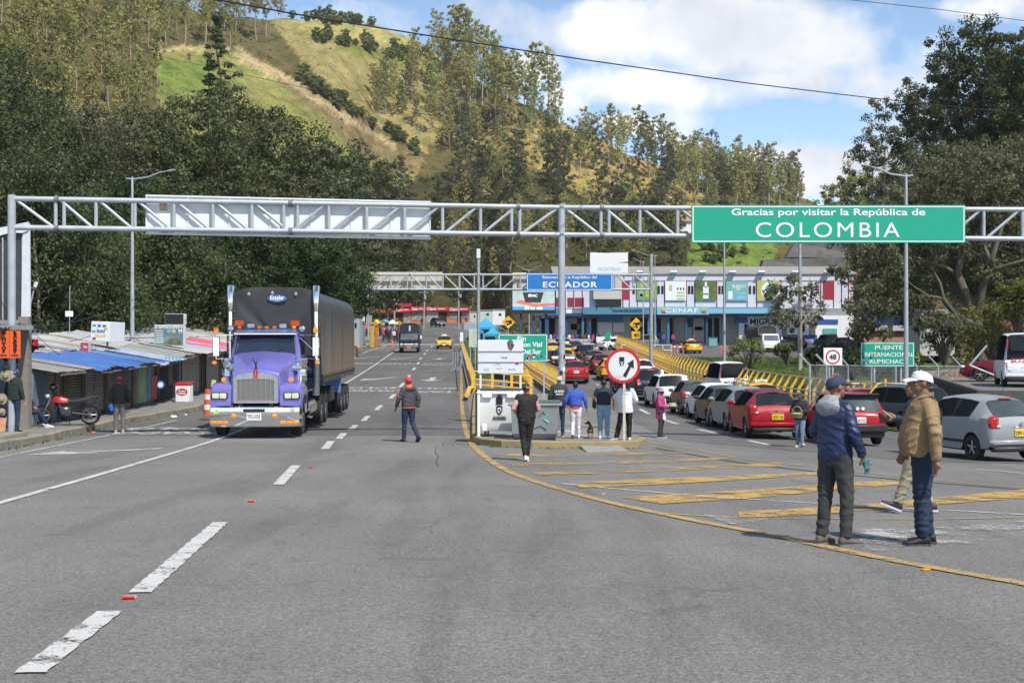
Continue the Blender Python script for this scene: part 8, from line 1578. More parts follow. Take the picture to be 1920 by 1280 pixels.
def stall(lab,pxa,pya,pxb,pyb,ea,eb,roofm,front,over=.9,back=4.2,rise=.75,wallm=None,group='market stalls along the left pavement'):
 """Front wall from (pxa, pya) to (pxb, pyb) on the pavement; ea, eb are eave heights above it."""
 A,B_=FRONT(pxa,pya),FRONT(pxb,pyb);t=thing('market_stall',lab,'market stall',A,0,group);b=B_-A;tt=b.normalized();tt.z=0;tt.normalize();out=Vector((tt.y,-tt.x,0));up=Vector((0,0,1))
 if out.x<0:out=-out
 m=MB();w=-out*back
 m.loft([[Vector((0,0,-.4)),b-up*.4,b+w-up*.4,w-up*.4],[up*ea,b+up*eb,b+w+up*(eb+rise),w+up*(ea+rise)]],True);m.build('wall',wallm or BWALL,t)
 rr=random.Random(len(lab)*7+int(pxa));L_=b.length;x=-.1;sheets=[]
 while x<L_+.1:w_=rr.uniform(.7,1.15);sheets.append((x,min(x+w_,L_+.15)));x+=w_-.08
 for j,(x0,x1)in enumerate(sheets):
  e_=lambda x:ea+(eb-ea)*x/max(.1,L_);ov=over+rr.uniform(-.22,.18);dz=rr.uniform(-.02,.06);s0,s1=b*(x0/L_),b*(x1/L_)
  for k,(u0,u1)in enumerate(((0,.52),(.46,1))):
   lo=lambda s_,x,u:s_+(out*ov).lerp(w,u)+up*(e_(x)-.14+(rise+.19)*u+dz+.035*k+rr.uniform(-.012,.03))
   m=MB();corrugated(m,lo(s0,x0,u0),lo(s1,x1,u0),lo(s1,x1,u1),lo(s0,x0,u1));m.build('roof_sheet',roofm if(k==0 and rr.random()<.8)or rr.random()<.15 else rr.choice([TIN,TINW,TINW,TINLB]),t,fix=False)
 m=MB();m.tube([out*(over-.08)+up*(ea-.22),b+out*(over-.08)+up*(eb-.22)],.035,5);m.build('eave_beam',WOOD,t)
 for f in(.04,.96):m=MB();q=b*f+out*.06;m.box((q.x,q.y,q.z+ea*.5-.1),(.10,.10,ea));m.build('post',WOOD,t)
 for kind,f0,f1,z0,z1,mm in front:
  p,q=b*f0+out*.05,b*f1+out*.05;m=MB()
  if kind=='shutter':shutter(m,p,q,p.z+z0,p.z+z1);m.build('shutter',mm,t,fix=False)
  else:
   m.loft([[p+up*z0,q+up*z0,q+up*z1,p+up*z1],[v+out*.05 for v in(p+up*z0,q+up*z0,q+up*z1,p+up*z1)]],True);m.build(kind,mm,t)
 return t,b,out
def stalls():
 DKI=DARKI
 P1=mat('poster_green',(.06,.26,.05),.5,base2=(.35,.42,.30),scale=2.5);P2=mat('poster_blue',(.02,.10,.34),.5,base2=(.1,.3,.5),scale=2);P3=mat('poster_red',(.45,.03,.03),.5,var=.15);MIX=mat('hanging_goods',(.10,.06,.05),.7,base2=(.32,.30,.26),scale=7)
 stall('blue grey walled stall behind the motorbike with a grey tin roof',56,797,118,787,1.70,1.75,TIN,[('panel',.0,.42,.0,1.6,BWALL),('shutter',.45,.68,.1,1.6,SHUTP),('goods_rack',.70,.80,.5,1.5,MIX),('shutter',.82,.98,.1,1.6,SHUT)],1.0,4.5,.7)
 stall('stall with a dark roller shutter under the first blue roof edge',118,787,152,782,1.72,1.72,TINB,[('shutter',.06,.95,.12,1.62,SHUT)],1.1,4.5,.75)
 stall('stall with a paler roller shutter right of the darkest one',152,782,194,774,1.76,1.80,TINB,[('shutter',.04,.50,.12,1.62,SHUTP),('shutter',.54,.97,.12,1.62,SHUTP)],1.15,4.5,.8)
 stall('stall with a wide shutter behind the man in the olive jacket',194,774,247,763,1.80,1.86,TINB,[('goods_rack',.02,.2,.1,1.6,MIX),('shutter',.22,.97,.12,1.62,SHUT)],1.1,4.5,.8)
 stall('stall with green blue and red posters on its front',247,763,292,752,1.78,1.9,TINLB,[('poster',.0,.14,.1,1.65,MIX),('poster',.16,.5,.1,1.65,P1),('poster',.52,.68,.1,1.5,P2),('poster',.70,.98,.1,1.1,P3)],1.1,4.5,.8)
 stall('open stall hung with goods right of the posters',292,752,330,744,1.95,2.05,TIN,[('doorway',.03,.97,0,1.85,DKI),('goods_rack',.05,.35,.3,1.8,MIX),('goods_rack',.5,.7,.6,1.7,MIX),('table',.72,.9,0,.8,WOOD)],1.0,4.5,.8)
 stall('stall with a pale shutter and a pale blue awning behind the ice cream chest',330,744,374,735,2.05,2.15,TINLB,[('shutter',.2,.95,.1,1.9,SHUTP)],1.5,4.5,.7)
 stall('stall with a pink awning just left of the truck',374,735,410,728,2.15,2.25,TINR,[('shutter',.3,.95,.1,1.9,SHUTP),('doorway',.02,.25,0,1.8,DKI)],1.5,4.5,.7)
 stall('stall mostly hidden behind the purple truck',410,728,470,716,2.25,2.3,TINW,[('doorway',.1,.9,0,1.9,DKI)],1.2,4.5,.7,OFFW)
 for i,(q,mm,lab)in enumerate((([(62,640,56),(232,668,56),(210,622,66),(62,610,64)],TINLB,'pale blue patched tin roof behind the front stalls'),([(232,670,57),(345,660,62),(300,626,72),(212,620,68)],TINW,'pale patched tin roof below the car insurance sign'),([(300,662,61),(420,650,68),(395,625,78),(250,620,74)],TINW,'dirty white tin roof below the dark teal sign'),([(60,655,50),(170,676,51),(150,650,56),(60,632,55)],TIN,'grey tin roof right behind the motorbike stall'))):
  t=thing('tin_roof',lab,'roof',(0,0,0),0,'patched roofs over the stalls');rr=random.Random(i+50);c4=[P(*v)for v in q];nu,nv=7,3
  bl=lambda u,v_:c4[0].lerp(c4[1],u).lerp(c4[3].lerp(c4[2],u),v_)
  for a_ in range(nu):
   for b_2 in range(nv):
    u0,u1,v0,v1=a_/nu-.01,(a_+1)/nu+.012,b_2/nv-.02,(b_2+1)/nv+.03;dz=Vector((0,0,rr.uniform(-.02,.04)+.03*b_2));m=MB();corrugated(m,*[bl(u,v_)+dz+Vector((0,0,rr.uniform(-.015,.015)))for u,v_ in((u0,v0),(u1,v0),(u1,v1),(u0,v1))],pitch=.2,amp=.028);m.build('roof_sheet',mm if rr.random()<.62 else rr.choice([TIN,TINW,TINW]),t,fix=False)
  m=MB();pts=[P(*v)-Vector((0,0,.12))for v in q];m.loft([pts,[p-Vector((0,0,1.6))for p in pts]],True);m.build('shed_wall',BWALL,t)
  m=MB();rr=random.Random(i)
  for k in range(5):f,g_=rr.random(),rr.random();c=P(*q[0]).lerp(P(*q[1]),f).lerp(P(*q[3]).lerp(P(*q[2]),f),g_)+Vector((0,0,.07));b_=MB();b_.box(c,(.3,.2,.1),rz=rr.random()*3,bev=.02);b_.build('brick_weight',BROWNP,t)
 for px,py,d,lab in((255,633,60,'short plank lying across the pale tin roof'),(150,648,54,'length of timber weighing down the blue tin')):m=MB();m.box(P(px,py,d),(1.6,.1,.05),rz=.4);tag(m.build('roof_plank',WOOD),lab,'plank')
 def box_sign(lab,p0,p1,y0,y1,d,face,side=None,sidem=WPANEL,words=(),depth=.35,rz=0,ry=0):
  k=d/F;c=P((p0+p1)/2,(y0+y1)/2,d);t=thing('roof_sign',lab,'sign',c,rz);w,h=(p1-p0)*k,(y1-y0)*k;m=MB();m.box((0,depth/2,0),(w,depth,h),bev=.01);s=m.build('case',sidem,t);m=MB();m.box((0,-.008,0),(w*.96,.012,h*.94));f=m.build('face',face,s)
  for wd,dx,dz,ww,mm in words:text(wd,h*.2,'lettering',mm,f,(dx*w,-.018,dz*h),width=ww*w,bold=.004)
  m=MB();m.box((0,depth/2,-h*.62),(.06,.06,h*.3));m.build('support',GALV2,t);t.rotation_euler=(0,ry,rz);return t,f,w,h
 YW=mat('letter_yellow',(.60,.48,.05),.5);BLK=mat('letter_blue',(.03,.12,.38),.5)
 t,f,w,h=box_sign('white car insurance sign box on the roof with blue and yellow letters',168,208,603,640,54,SWHITE,words=(('SEGUROS',.05,.02,.42,BLK),('SOAT',.06,-.22,.5,YW)),depth=1.1,rz=R(-16),ry=R(3))
 for dx,dz,mm in((-.32,.3,mat('car_doodle_green',(.1,.3,.25),.5)),(-.05,.3,BLK),(.22,.3,BLK),(.3,.16,YW),(-.34,.0,mat('car_doodle_green',(.1,.3,.25),.5)),(-.3,-.36,PLAST_R)):m=MB();m.box((dx*w,-.02,dz*h),(w*.18,.01,h*.10),bev=.003);m.build('picture',mm,f)
 t,f,w,h=box_sign('dark teal sign offering paperwork with three round badges',289,345,609,648,60,mat('sign_teal_photo',(.03,.07,.09),.5,base2=(.22,.34,.30),scale=.8),words=(('SE TRAMITAN DOCUMENTOS',0,.39,.92,SWHITE),))
 for i in range(6):m=MB();m.box((-.32*w,-.02,(.22-.11*i)*h),(w*.26,.01,h*.035));m.build('text_line',SWHITE,f)
 for dx,mm in((0.0,mat('badge_sky',(.1,.4,.6),.5)),(.16,mat('badge_sand',(.5,.4,.2),.5))):m=MB();m.lathe([(h*.10,-.02),(h*.10,-.012)],(dx*w,0,.2*h),'y',18);m.build('badge',mm,f)
 text('M',h*.24,'lettering',SWHITE,f,(.38*w,-.018,.2*h),bold=.008);m=MB();m.prism([(-.2*w,-.42*h),(.45*w,-.42*h),(.4*w,-.2*h),(.1*w,-.12*h),(-.1*w,-.25*h)],-.02,-.012);m.build('landscape_picture',mat('dark_hills',(.03,.05,.03),.6,base2=(.2,.22,.12),scale=3),f)
 box_sign('black back of a sign box above the dark teal sign',309,345,588,608,63,SBLK,depth=.5);box_sign('small red and white sign cube on the blue roof',151,166,641,664,50,mat('sign_pinkred',(.33,.06,.08),.5,var=.1),words=(('Dog',.1,.1,.4,SWHITE),),depth=.6,rz=R(10))
 box_sign('red hanging sign at the corner of the hat shop',48,70,636,656,38,PLAST_R,sidem=PLAST_R,words=(('Claro',0,.1,.5,SWHITE),),depth=.1,ry=R(-3))
 d=58;t=thing('mast_antenna','thin mast with a small white panel among the trees','antenna',P(130,630,d));o=Vector(t.location);m=MB();m.cyl((0,0,-.5),P(131,535,d)-o,.02,n=5);m.build('mast',GALV2,t);m=MB();m.box(P(129.5,588.5,d)-o,(.35,.05,.25),bev=.05);m.build('panel',SWHITE,t)
 d=42;t=thing('floodlight','slanted arm with a white lamp head in front of the old billboard','lamp',P(52,600,d));o=Vector(t.location);m=MB();m.tube([P(50,603,d)-o,P(63,545,d)-o],.025,6);m.build('arm',GALV,t);m=MB();m.box(P(67,534,d)-o,(.10,.1,.18),ry=.3,bev=.02);m.build('lamp_head',SWHITE,t)
 d=41;t=thing('billboard','torn billboard frame with a dark panel and white cloth edge at the left edge','billboard',P(0,600,d));o=Vector(t.location)
 m=MB();m.prism([((P(a,b_,d)-o).x,(P(a,b_,d)-o).z)for a,b_ in((-70,640),(43,640),(41,438),(-70,452))],.1,.2);m.build('panel',mat('billboard_dark',(.04,.043,.05),.6,var=.3),t)
 m=MB();m.prism([((P(a,b_,d)-o).x,(P(a,b_,d)-o).z)for a,b_ in((39,610),(56.5,610),(55,418),(42,432))],.02,.09);m.build('white_edge',mat('billboard_white',(.58,.60,.64),.6,var=.06,dirt=.2),t)
 m=MB();m.prism([((P(a,b_,d)-o).x,(P(a,b_,d)-o).z)for a,b_ in((-70,446),(0,442),(20,436),(42,437),(54,432),(54,416),(30,421),(0,427),(-70,436))],-.03,.015);m.build('torn_cloth',mat('billboard_white',(.58,.60,.64),.6),t)
 for px in(4,20,41):m=MB();m.cyl(P(px,640,d)-o+Vector((0,.05,0)),P(px,445,d)-o+Vector((0,.05,0)),.03,n=5);m.build('frame_post',GALV2,t)
 d0=34;t=thing('shop','open fronted hat shop with orange price boards at the left edge','shop',(pxx(56,38),38,gz(-13.8,38,.2)));o=Vector(t.location)
 m=MB();m.box(P(47,700,37.6)-o,(.28,.28,3.2));m.build('pillar',mat('grey_pillar',(.22,.20,.18),.8,dirt=.4),t)
 m=MB();m.box(P(-40,705,40)-o,(2.6,.2,2.8));m.build('back_wall',DARKI,t);m=MB();m.box(P(-80,705,36)-o,(.2,6,2.8));m.build('side_wall',BWALL,t)
 m=MB();corrugated(m,P(-80,617,33.5)-o,P(58,613,36)-o,P(54,600,41)-o,P(-80,600,39)-o);m.build('roof',TIN,t,fix=False);m=MB();m.box(P(0,614,35.3)-o,(1.7,.1,.12),rz=.1);m.build('roof_edge',TIN,t)
 for p0,p1,word in((-8,17.5,'MINUTOS'),(18.5,38.5,'RECARGAS')):
  d=35.2;k=d/F;c=P((p0+p1)/2,645.5,d)-o;m=MB();m.box(c,((p1-p0)*k,.03,51*k));s=m.build('price_board',ORANGE,t)
  for i,ch in enumerate(word):text(ch,.115,'lettering',SBLK,s,(c.x+(.04 if word=='MINUTOS' else 0),c.y-.02,c.z+(22-i*(40/len(word)))*k),bold=.008,sx=1.25)
  for j in(0,1):m=MB();m.box((c.x,c.y-.018,c.z-(19.5+2.3*j)*k),((p1-p0)*k*.7,.006,.016));m.build('small_print',SBLK,s)
 m=MB();m.box(P(66,650,38)-o,(.55,.06,.06),rz=0);m.box(P(62,657,38)-o,(.06,.06,.3),ry=.7);m.build('awning_bracket',SBLK,t)
 m=MB();m.box(P(-4,826,32.6)-o,(.9,1.6,.34));m.build('step',KERB,t);m=MB();m.box(P(18,760,35.4)-o,(.03,.03,1.5));m.build('rack_pole',GALV,t)
 for px,py,r_,lab in((11,704,.16,'patterned straw hat hanging in the hat shop'),(3,748,.15,'round tan hat hanging below the patterned one'),(10,689,.10,'dark hat hanging above the patterned one'),(3,772,.1,'pale round hat near the painted board')):
  h=thing('hat',lab,'hat',P(px,py,35.3));m=MB();m.lathe([(r_*.3,-.07),(r_*.45,-.05),(r_*.5,0),(r_,.01),(r_,.02),(r_*.48,.015)],(0,0,0),'y',20);m.build('straw',STRAW if 'dark' not in lab else BLACK,h,50)
 h=thing('painted_board','colourful painted board leaning at the foot of the hat shop','board',P(2,802,33.8));m=MB();m.box((0,0,0),(.20,.03,.52),ry=.12);s=m.build('sheet',mat('painted_pink',(.55,.05,.28),.5,base2=(.65,.5,.05),scale=6),h);m=MB()
 for x in(-.105,.105):m.box((x,-.01,0),(.015,.05,.54),ry=.12)
 m.build('frame',mat('board_frame',(.5,.38,.2),.6),h)
 c=hit(52,796,.2);t=thing('plastic_table','yellow plastic table beside the blue grey wall','table',(pxx(53,40),40,gz(-14.4,40,.2)));m=MB();m.box((0,0,.70),(.62,.62,.04),bev=.015);m.build('tabletop',PLAST_Y,t)
 for sx in(-1,1):
  for sy in(-1,1):m=MB();m.tube([(sx*.22,sy*.22,.70),(sx*.27,sy*.27,0)],.03,6);m.build('leg',PLAST_Y,t)
 def chair(lab,loc,rz,mm):
  t=thing('plastic_chair',lab,'chair',loc,rz);m=MB();m.box((0,0,.43),(.44,.42,.03),bev=.012);m.build('seat',mm,t);m=MB();m.box((0,-.21,.66),(.42,.03,.34),rx=.15,bev=.012);m.build('backrest',mm,t)
  for sx in(-1,1):
   for sy in(-1,1):m=MB();m.tube([(sx*.18,sy*.17,.43),(sx*.21,sy*.21,0)],.022,6);m.build('leg',mm,t)
 chair('red plastic chair behind the yellow table',(pxx(54,41),40.9,gz(-14.6,41,.2)),R(180),PLAST_R);chair('yellow plastic chair under the sitting person',(pxx(46,38.5)-.05,38.5,gz(-14,38.5,.2)),R(-80),PLAST_Y)
 d=56;t=thing('freezer_chest','white ice cream chest with a red script logo and red lid','freezer',(pxx(342,d),d,gz(pxx(342,d),d,.2)));m=MB();m.box((0,.3,.365),(.62,.6,.73),bev=.03);s=m.build('cabinet',SWHITE,t,40);m=MB();m.loft([[(-.33,-.02,.73),(.33,-.02,.73),(.33,.62,.80),(-.33,.62,.80)],[(-.33,-.02,.77),(.33,-.02,.77),(.33,.62,.86),(-.33,.62,.86)]],True);m.build('lid',PLAST_R,t);m=MB();m.lathe([(.01,-.008),(.24,-.008),(.24,0)],(0,0,0),'y',24);e=m.build('logo',PLAST_R,s);e.location=(-.02,0,.44);e.scale=(1,1,.62);text('Crem',.17,'lettering',SWHITE,e,(0,-.014,.07),width=.3,bold=.006);text('Helado',.17,'lettering',SWHITE,e,(0,-.014,-.09),width=.34,bold=.006)
 d=53;t=thing('road_sign','round blue and white disc standing among the hanging goods','sign',P(301,721,d));m=MB();m.lathe([(.001,-.01),(.17,-.01),(.17,.01)],(0,0,0),'y',22);s=m.build('disc',mat('disc_blue',(.03,.12,.35),.5),t);m=MB();m.lathe([(.001,-.016),(.11,-.016),(.11,-.01)],(0,0,0),'y',22);m.build('centre',SWHITE,s)
 d=47;t=thing('traffic_barrel','orange and white traffic barrel beside the front of the truck','traffic barrel',(pxx(391.5,d),d,gz(pxx(391.5,d),d,.2)))
 for i in range(5):m=MB();m.lathe([(.20-.012*i,.18*i),(.19-.012*i,.18*i+.18)],n=16);m.build('band',ORANGE if i%2==0 else SWHITE,t,40)
 d=48;t=thing('notice_board','yellow sheet leaning behind the traffic barrel','board',P(400,725,d));m=MB();m.box((0,0,0),(.16,.03,.5),ry=.1);m.build('sheet',mat('pale_yellow',(.62,.60,.22),.5),t)
 for px,py,d,lab in((735.5,628,160,'orange traffic cone by the market kerb'),(1204,655,140,'orange traffic cone by the customs rail')):
  t=thing('traffic_cone',lab,'traffic cone',(pxx(px,d),d,gz(pxx(px,d),d)))
  m=MB();m.lathe([(.22,0),(.22,.05),(.17,.06),(.05,.75),(.04,.76)],n=16);m.build('cone',ORANGE,t,40)
 rr=random.Random(12)
 for i in range(9):
  px=(100,155,200,205,212,225,235,308,322)[i];d=46+i;t=thing('bunting','pale blue bunting flags hanging under the stall eaves','bunting',P(px,696 if i<7 else 668,d),0,'bunting under the eaves');m=MB()
  for k in range(3):x=k*.14;m.add([(x,0,0),(x+.12,0,.0),(x+.06,.01,-.2-.05*rr.random())],[(0,1,2)])
  m.build('flags',mat('bunting_blue',(.20,.42,.55),.7,var=.3),t,fix=False)
 for i,(a,b_,r_)in enumerate((((0,560,40),(60,620,45),.01),((60,612,44),(250,560,60),.012),((250,566,60),(350,600,62),.012),((252,575,60),(130,640,52),.012),((252,640,60),(140,660,50),.012),((248,630,60),(360,668,62),.012),((60,620,44),(180,690,48),.01),((20,450,41),(60,640,42),.009))):
  q=[P(*a).lerp(P(*b_),f)-Vector((0,0,1.1*f*(1-f)))for f in np.linspace(0,1,9)];m=MB();m.tube(q,r_,4);tag(m.build('stall_wire',SBLK),'thin sagging wire strung between the stalls and the lamp pole','wire','wires over the stalls')
 d=43.0
 for px,py,s,lab,mm in((325,783,.14,'white crumpled bag lying by the left kerb',SWHITE),(348,778,.07,'scrap of white litter on the left kerb',SWHITE),(175,812,.09,'orange wrapper at the kerb corner',ORANGE)):
  c=hit(px,py);m=MB();m.sph((c.x,c.y,c.z+s*.25),(s,s*.7,s*.4),9,6);o=remeshed(m,'litter',mm,None,s*.12,s*.25,3,1);tag(o,lab,'litter')
stalls()
def motorbike(loc,rz,label,simple=False,group=None,red=True):
 """Front wheel at +Y."""
 t=thing('motorcycle',label,'motorcycle',loc,rz,group);wb=.66;r=.30;PB=mat('bike_black',(.012,.012,.013),.25,.1,coat=.7);PR=mat('bike_red',(.40,.02,.02),.25,coat=.8)
 for y in(-wb,wb+.04):
  m=MB();prof=[(r*.74,-.04),(r*.93,-.05),(r,0),(r*.93,.05),(r*.74,.04)];m.loft([[(h,y+q*math.cos(a),r+q*math.sin(a))for q,h in prof]for a in np.linspace(0,2*math.pi,27)],False,True);w=m.build('wheel',TYRE,t,40)
  m=MB();m.loft([[(h,y+q*math.cos(a),r+q*math.sin(a))for q,h in((r*.76,-.035),(r*.76,.035),(r*.66,.03),(r*.66,-.03))]for a in np.linspace(0,2*math.pi,25)],False,True);m.lathe([(.05,-.06),(.05,.06)],(0,y,r),'x',10)
  for k in range(6):a=k*math.pi/3;m.tube([(0,y+math.cos(a)*.04,r+math.sin(a)*.04),(0,y+math.cos(a)*r*.7,r+math.sin(a)*r*.7)],.014,5)
  m.build('rim',RIM,w,40)
  if not simple:m=MB();m.loft([[(sx*.06,y+(r+.03)*math.cos(a),r+(r+.03)*math.sin(a))for sx in(-1,1)]for a in np.linspace(.5 if y>0 else .9,2.3 if y>0 else 2.4,9)],False,False);m.build('mudguard',PB,t,40,fix=False)
 m=MB();
 for sx in(-1,1):m.tube([(sx*.09,wb+.04,r),(sx*.09,wb-.20,.86)],.024,8)
 m.build('fork',CHROME,t,40)
 m=MB();m.tube([(0,wb-.22,.84),(0,.25,.62),(0,-.1,.45),(0,-.2,.35)],.035,6);m.tube([(0,.3,.8),(0,-.2,.72),(0,-.75,.82)],.035,6);m.tube([(.07,-.15,.38),(.07,-wb,r)],.03,6);m.tube([(-.07,-.15,.38),(-.07,-wb,r)],.03,6);m.build('frame',PB,t)
 m=MB();m.box((0,.05,.42),(.24,.34,.3),bev=.06);m.cyl((0,.15,.5),(0,.25,.66),.09,n=10);m.lathe([(.10,-.15),(.10,.15)],(0,-.02,.38),'x',14);m.build('engine',mat('engine_grey',(.14,.14,.145),.4,.7,var=.3,scale=20),t,40)
 m=MB();m.loft([[(x*w_,y,z+h_*math.sqrt(max(0,1-x*x)))for x in np.linspace(-1,1,9)]for y,z,w_,h_ in((.42,.74,.06,.05),(.34,.72,.13,.16),(.15,.70,.15,.18),(-.05,.70,.11,.10))],True,False);tk=m.build('fuel_tank',PR if red else PB,t,40)
 m=MB();m.loft([[(x*w_,y,z-.06*abs(x)**3)for x in np.linspace(-1,1,7)]+[(w_,y,z-.12),(-w_,y,z-.12)]for y,z,w_ in((.0,.80,.10),(-.2,.79,.14),(-.45,.83,.13),(-.7,.88,.10))],True);m.build('seat',mat('seat_vinyl',(.018,.018,.02),.5),t,40)
 m=MB();m.tube([(0,-.6,.80),(0,-.88,.84)],[.09,.05],8);m.box((0,-.9,.82),(.1,.05,.07),bev=.02);m.build('tail_unit',PB,t);m=MB();m.box((0,-.93,.82),(.09,.02,.05));m.build('tail_light',TAILR,t)
 m=MB();m.tube([(-.34,.30,1.02),(-.12,.42,1.0),(.12,.42,1.0),(.34,.30,1.02)],.016,7);hb=m.build('handlebar',BLACK,t)
 for sx in(-1,1):m=MB();m.tube([(sx*.2,.40,1.01),(sx*.28,.42,1.18)],.007,5);m.sph((sx*.31,.42,1.2),(.06,.02,.04),8,6);m.build('mirror',BLACK,hb)
 m=MB();m.sph((0,wb-.12,.88),(.10,.09,.09),14,10);m.build('headlight',LAMPW,t,60);m=MB();m.loft([[(x*w_,y,z)for x in np.linspace(-1,1,7)]for y,z,w_ in((wb-.03,.84,.12),(wb-.10,1.0,.12),(wb-.22,1.08,.09))],False,False);m.build('fairing',PB,t,40,fix=False)
 m=MB();m.tube([(.10,.2,.40),(.13,-.1,.28),(.14,-.4,.30),(.16,-.85,.38)],[.025,.028,.045,.05],9);m.build('exhaust',STEEL,t,40);m=MB();m.tube([(-.08,-.05,.30),(-.26,-.1,.01)],.014,5);m.build('side_stand',BLACK,t)
 return t
mb_=motorbike(Vector((pxx(126,40),40,gz(pxx(126,40),40,.2))),R(68),'black and red motorcycle parked on the pavement by the roller shutters')
mb_.rotation_euler=(0,R(-8),R(104))
t=thing('helmet','black helmet with green marks perched on the motorcycle handlebar','helmet',mb_.matrix_basis@Vector((-.08,.36,1.16)));b=MB();b.sph((0,0,0),(.13,.15,.13),16,10);b.build('shell',mat('helmet_black',(.012,.012,.014),.2,coat=1),t,60);b=MB();b.box((.02,-.11,.0),(.12,.1,.06),bev=.03,rz=.4);b.build('visor',mat('helmet_green',(.08,.22,.08),.2,base2=(.02,.02,.02),scale=18),t,50)
def bins():
 d=34.5;t=thing('waste_container','white wheeled waste container with a black crest and lettering','waste container',(pxx(938,d),d+.3,gz(pxx(938,d),d,.15)),R(-3));W2=mat('bin_white',(.78,.78,.77),.5,var=.04,dirt=.08)
 m=MB();m.loft([[(-.46,-.32,.16),(.46,-.32,.16),(.46,.42,.16),(-.46,.42,.16)],[(-.50,-.40,.30),(.50,-.40,.30),(.50,.45,.30),(-.50,.45,.30)],[(-.54,-.42,1.12),(.54,-.42,1.12),(.54,.46,1.12),(-.54,.46,1.12)]],True);m.box((-.40,-.36,.25),(.14,.14,.2),bev=.03);bd=m.build('body',W2,t,30)
 m=MB();m.box((0,0,1.15),(1.18,.98,.09),bev=.03);m.box((-.32,-.47,1.08),(.26,.06,.12),bev=.02);m.box((.32,-.47,1.08),(.26,.06,.12),bev=.02);m.build('rim',W2,t,30);m=MB();m.box((0,.05,1.22),(1.10,.9,.05),bev=.02);m.build('lid',mat('bin_green_dark',(.02,.05,.035),.5),t)
 m=MB();m.box((.0,-.435,.95),(.17,.03,.19),bev=.02);m.box((0,-.45,1.07),(.1,.05,.1),bev=.02);m.build('lock_plate',SBLK,bd);m=MB();q=[(x*.085,.70+z*.115)for x,z in((-.9,.9),(0,1.05),(.9,.9),(.95,0),(.6,-.6),(0,-1),(-.6,-.6),(-.95,0))];m.prism(q,-.430,-.420);cr=m.build('crest',SBLK,bd);m=MB();m.prism([(x*.6,.70+(z-.70)*.62)for x,z in q],-.436,-.430);m.build('crest_field',W2,cr);m=MB();m.box((-.0,-.439,.72),(.05,.006,.05));m.box((.03,-.439,.67),(.04,.006,.04));m.build('crest_mark',SBLK,cr)
 text('ALCALDIA',.07,'lettering',SBLK,bd,(0,-.425,.525),width=.34,bold=.004);m=MB();m.box((0,-.424,.475),(.36,.006,.018));m.build('small_print',SBLK,bd)
 for sx in(-1,1):
  for sy in(-1,1):m=MB();m.lathe([(.07,-.03),(.085,-.02),(.085,.02),(.07,.03)],(sx*.36,.03+sy*.34,.085),'x',14);w=m.build('wheel',TYRE,t,40);m=MB();m.box((sx*.36,.03+sy*.34,.14),(.09,.07,.10));m.build('fork',GALV2,w)
 m=MB();m.box((-.60,0,.62),(.05,.9,1.25));m.build('side_frame',mat('bin_green_dark',(.02,.05,.035),.5),t);m=MB();m.box((-.53,-.45,.62),(.07,.05,1.22));m.build('corner_post',W2,t)
 d=33.1;t=thing('waste_container','large grey steel waste container with teal graffiti on black skids','waste container',(pxx(1004,d),d+.3,gz(pxx(1004,d),d,-.02)),R(-2));GS=mat('bin_steel',(.26,.275,.28),.5,.35,var=.1,scale=3,dirt=.35)
 m=MB();m.loft([[(-.50,-.30,.20),(.50,-.30,.20),(.50,.5,.20),(-.50,.5,.20)],[(-.56,-.40,.34),(.56,-.40,.34),(.56,.55,.34),(-.56,.55,.34)],[(-.60,-.44,1.02),(.60,-.44,1.02),(.60,.58,1.02),(-.60,.58,1.02)]],True);bd=m.build('body',GS,t,30)
 m=MB();m.box((0,.07,1.06),(1.34,1.10,.07),bev=.02);m.build('rim',GS,t,30);m=MB();m.box((.08,.1,1.12),(1.1,.9,.04),bev=.015);m.build('lid',mat('bin_lid_green',(.05,.12,.08),.5),t)
 for x in(-.42,.40):m=MB();m.box((x,.0,.10),(.22,.75,.22));m.build('skid',SBLK,t)
 for pts,w_,mm in(([(.10,.78),(.2,.9),(.3,.80),(.22,.70),(.34,.62)],.03,STICK[0]),([(.0,.5),(.14,.56),(.3,.46)],.02,STICK[0]),([(-.42,.70),(-.36,.55),(-.32,.42)],.014,SBLK),([(-.48,.98),(-.38,.94),(-.30,.98)],.02,SBLK)):
  m=MB();m.tube([(x,-.432+.01*(1-z)-.012*(z-.4),z)for x,z in pts],w_,5,flat=.3);m.build('graffiti',mm,bd)
bins()
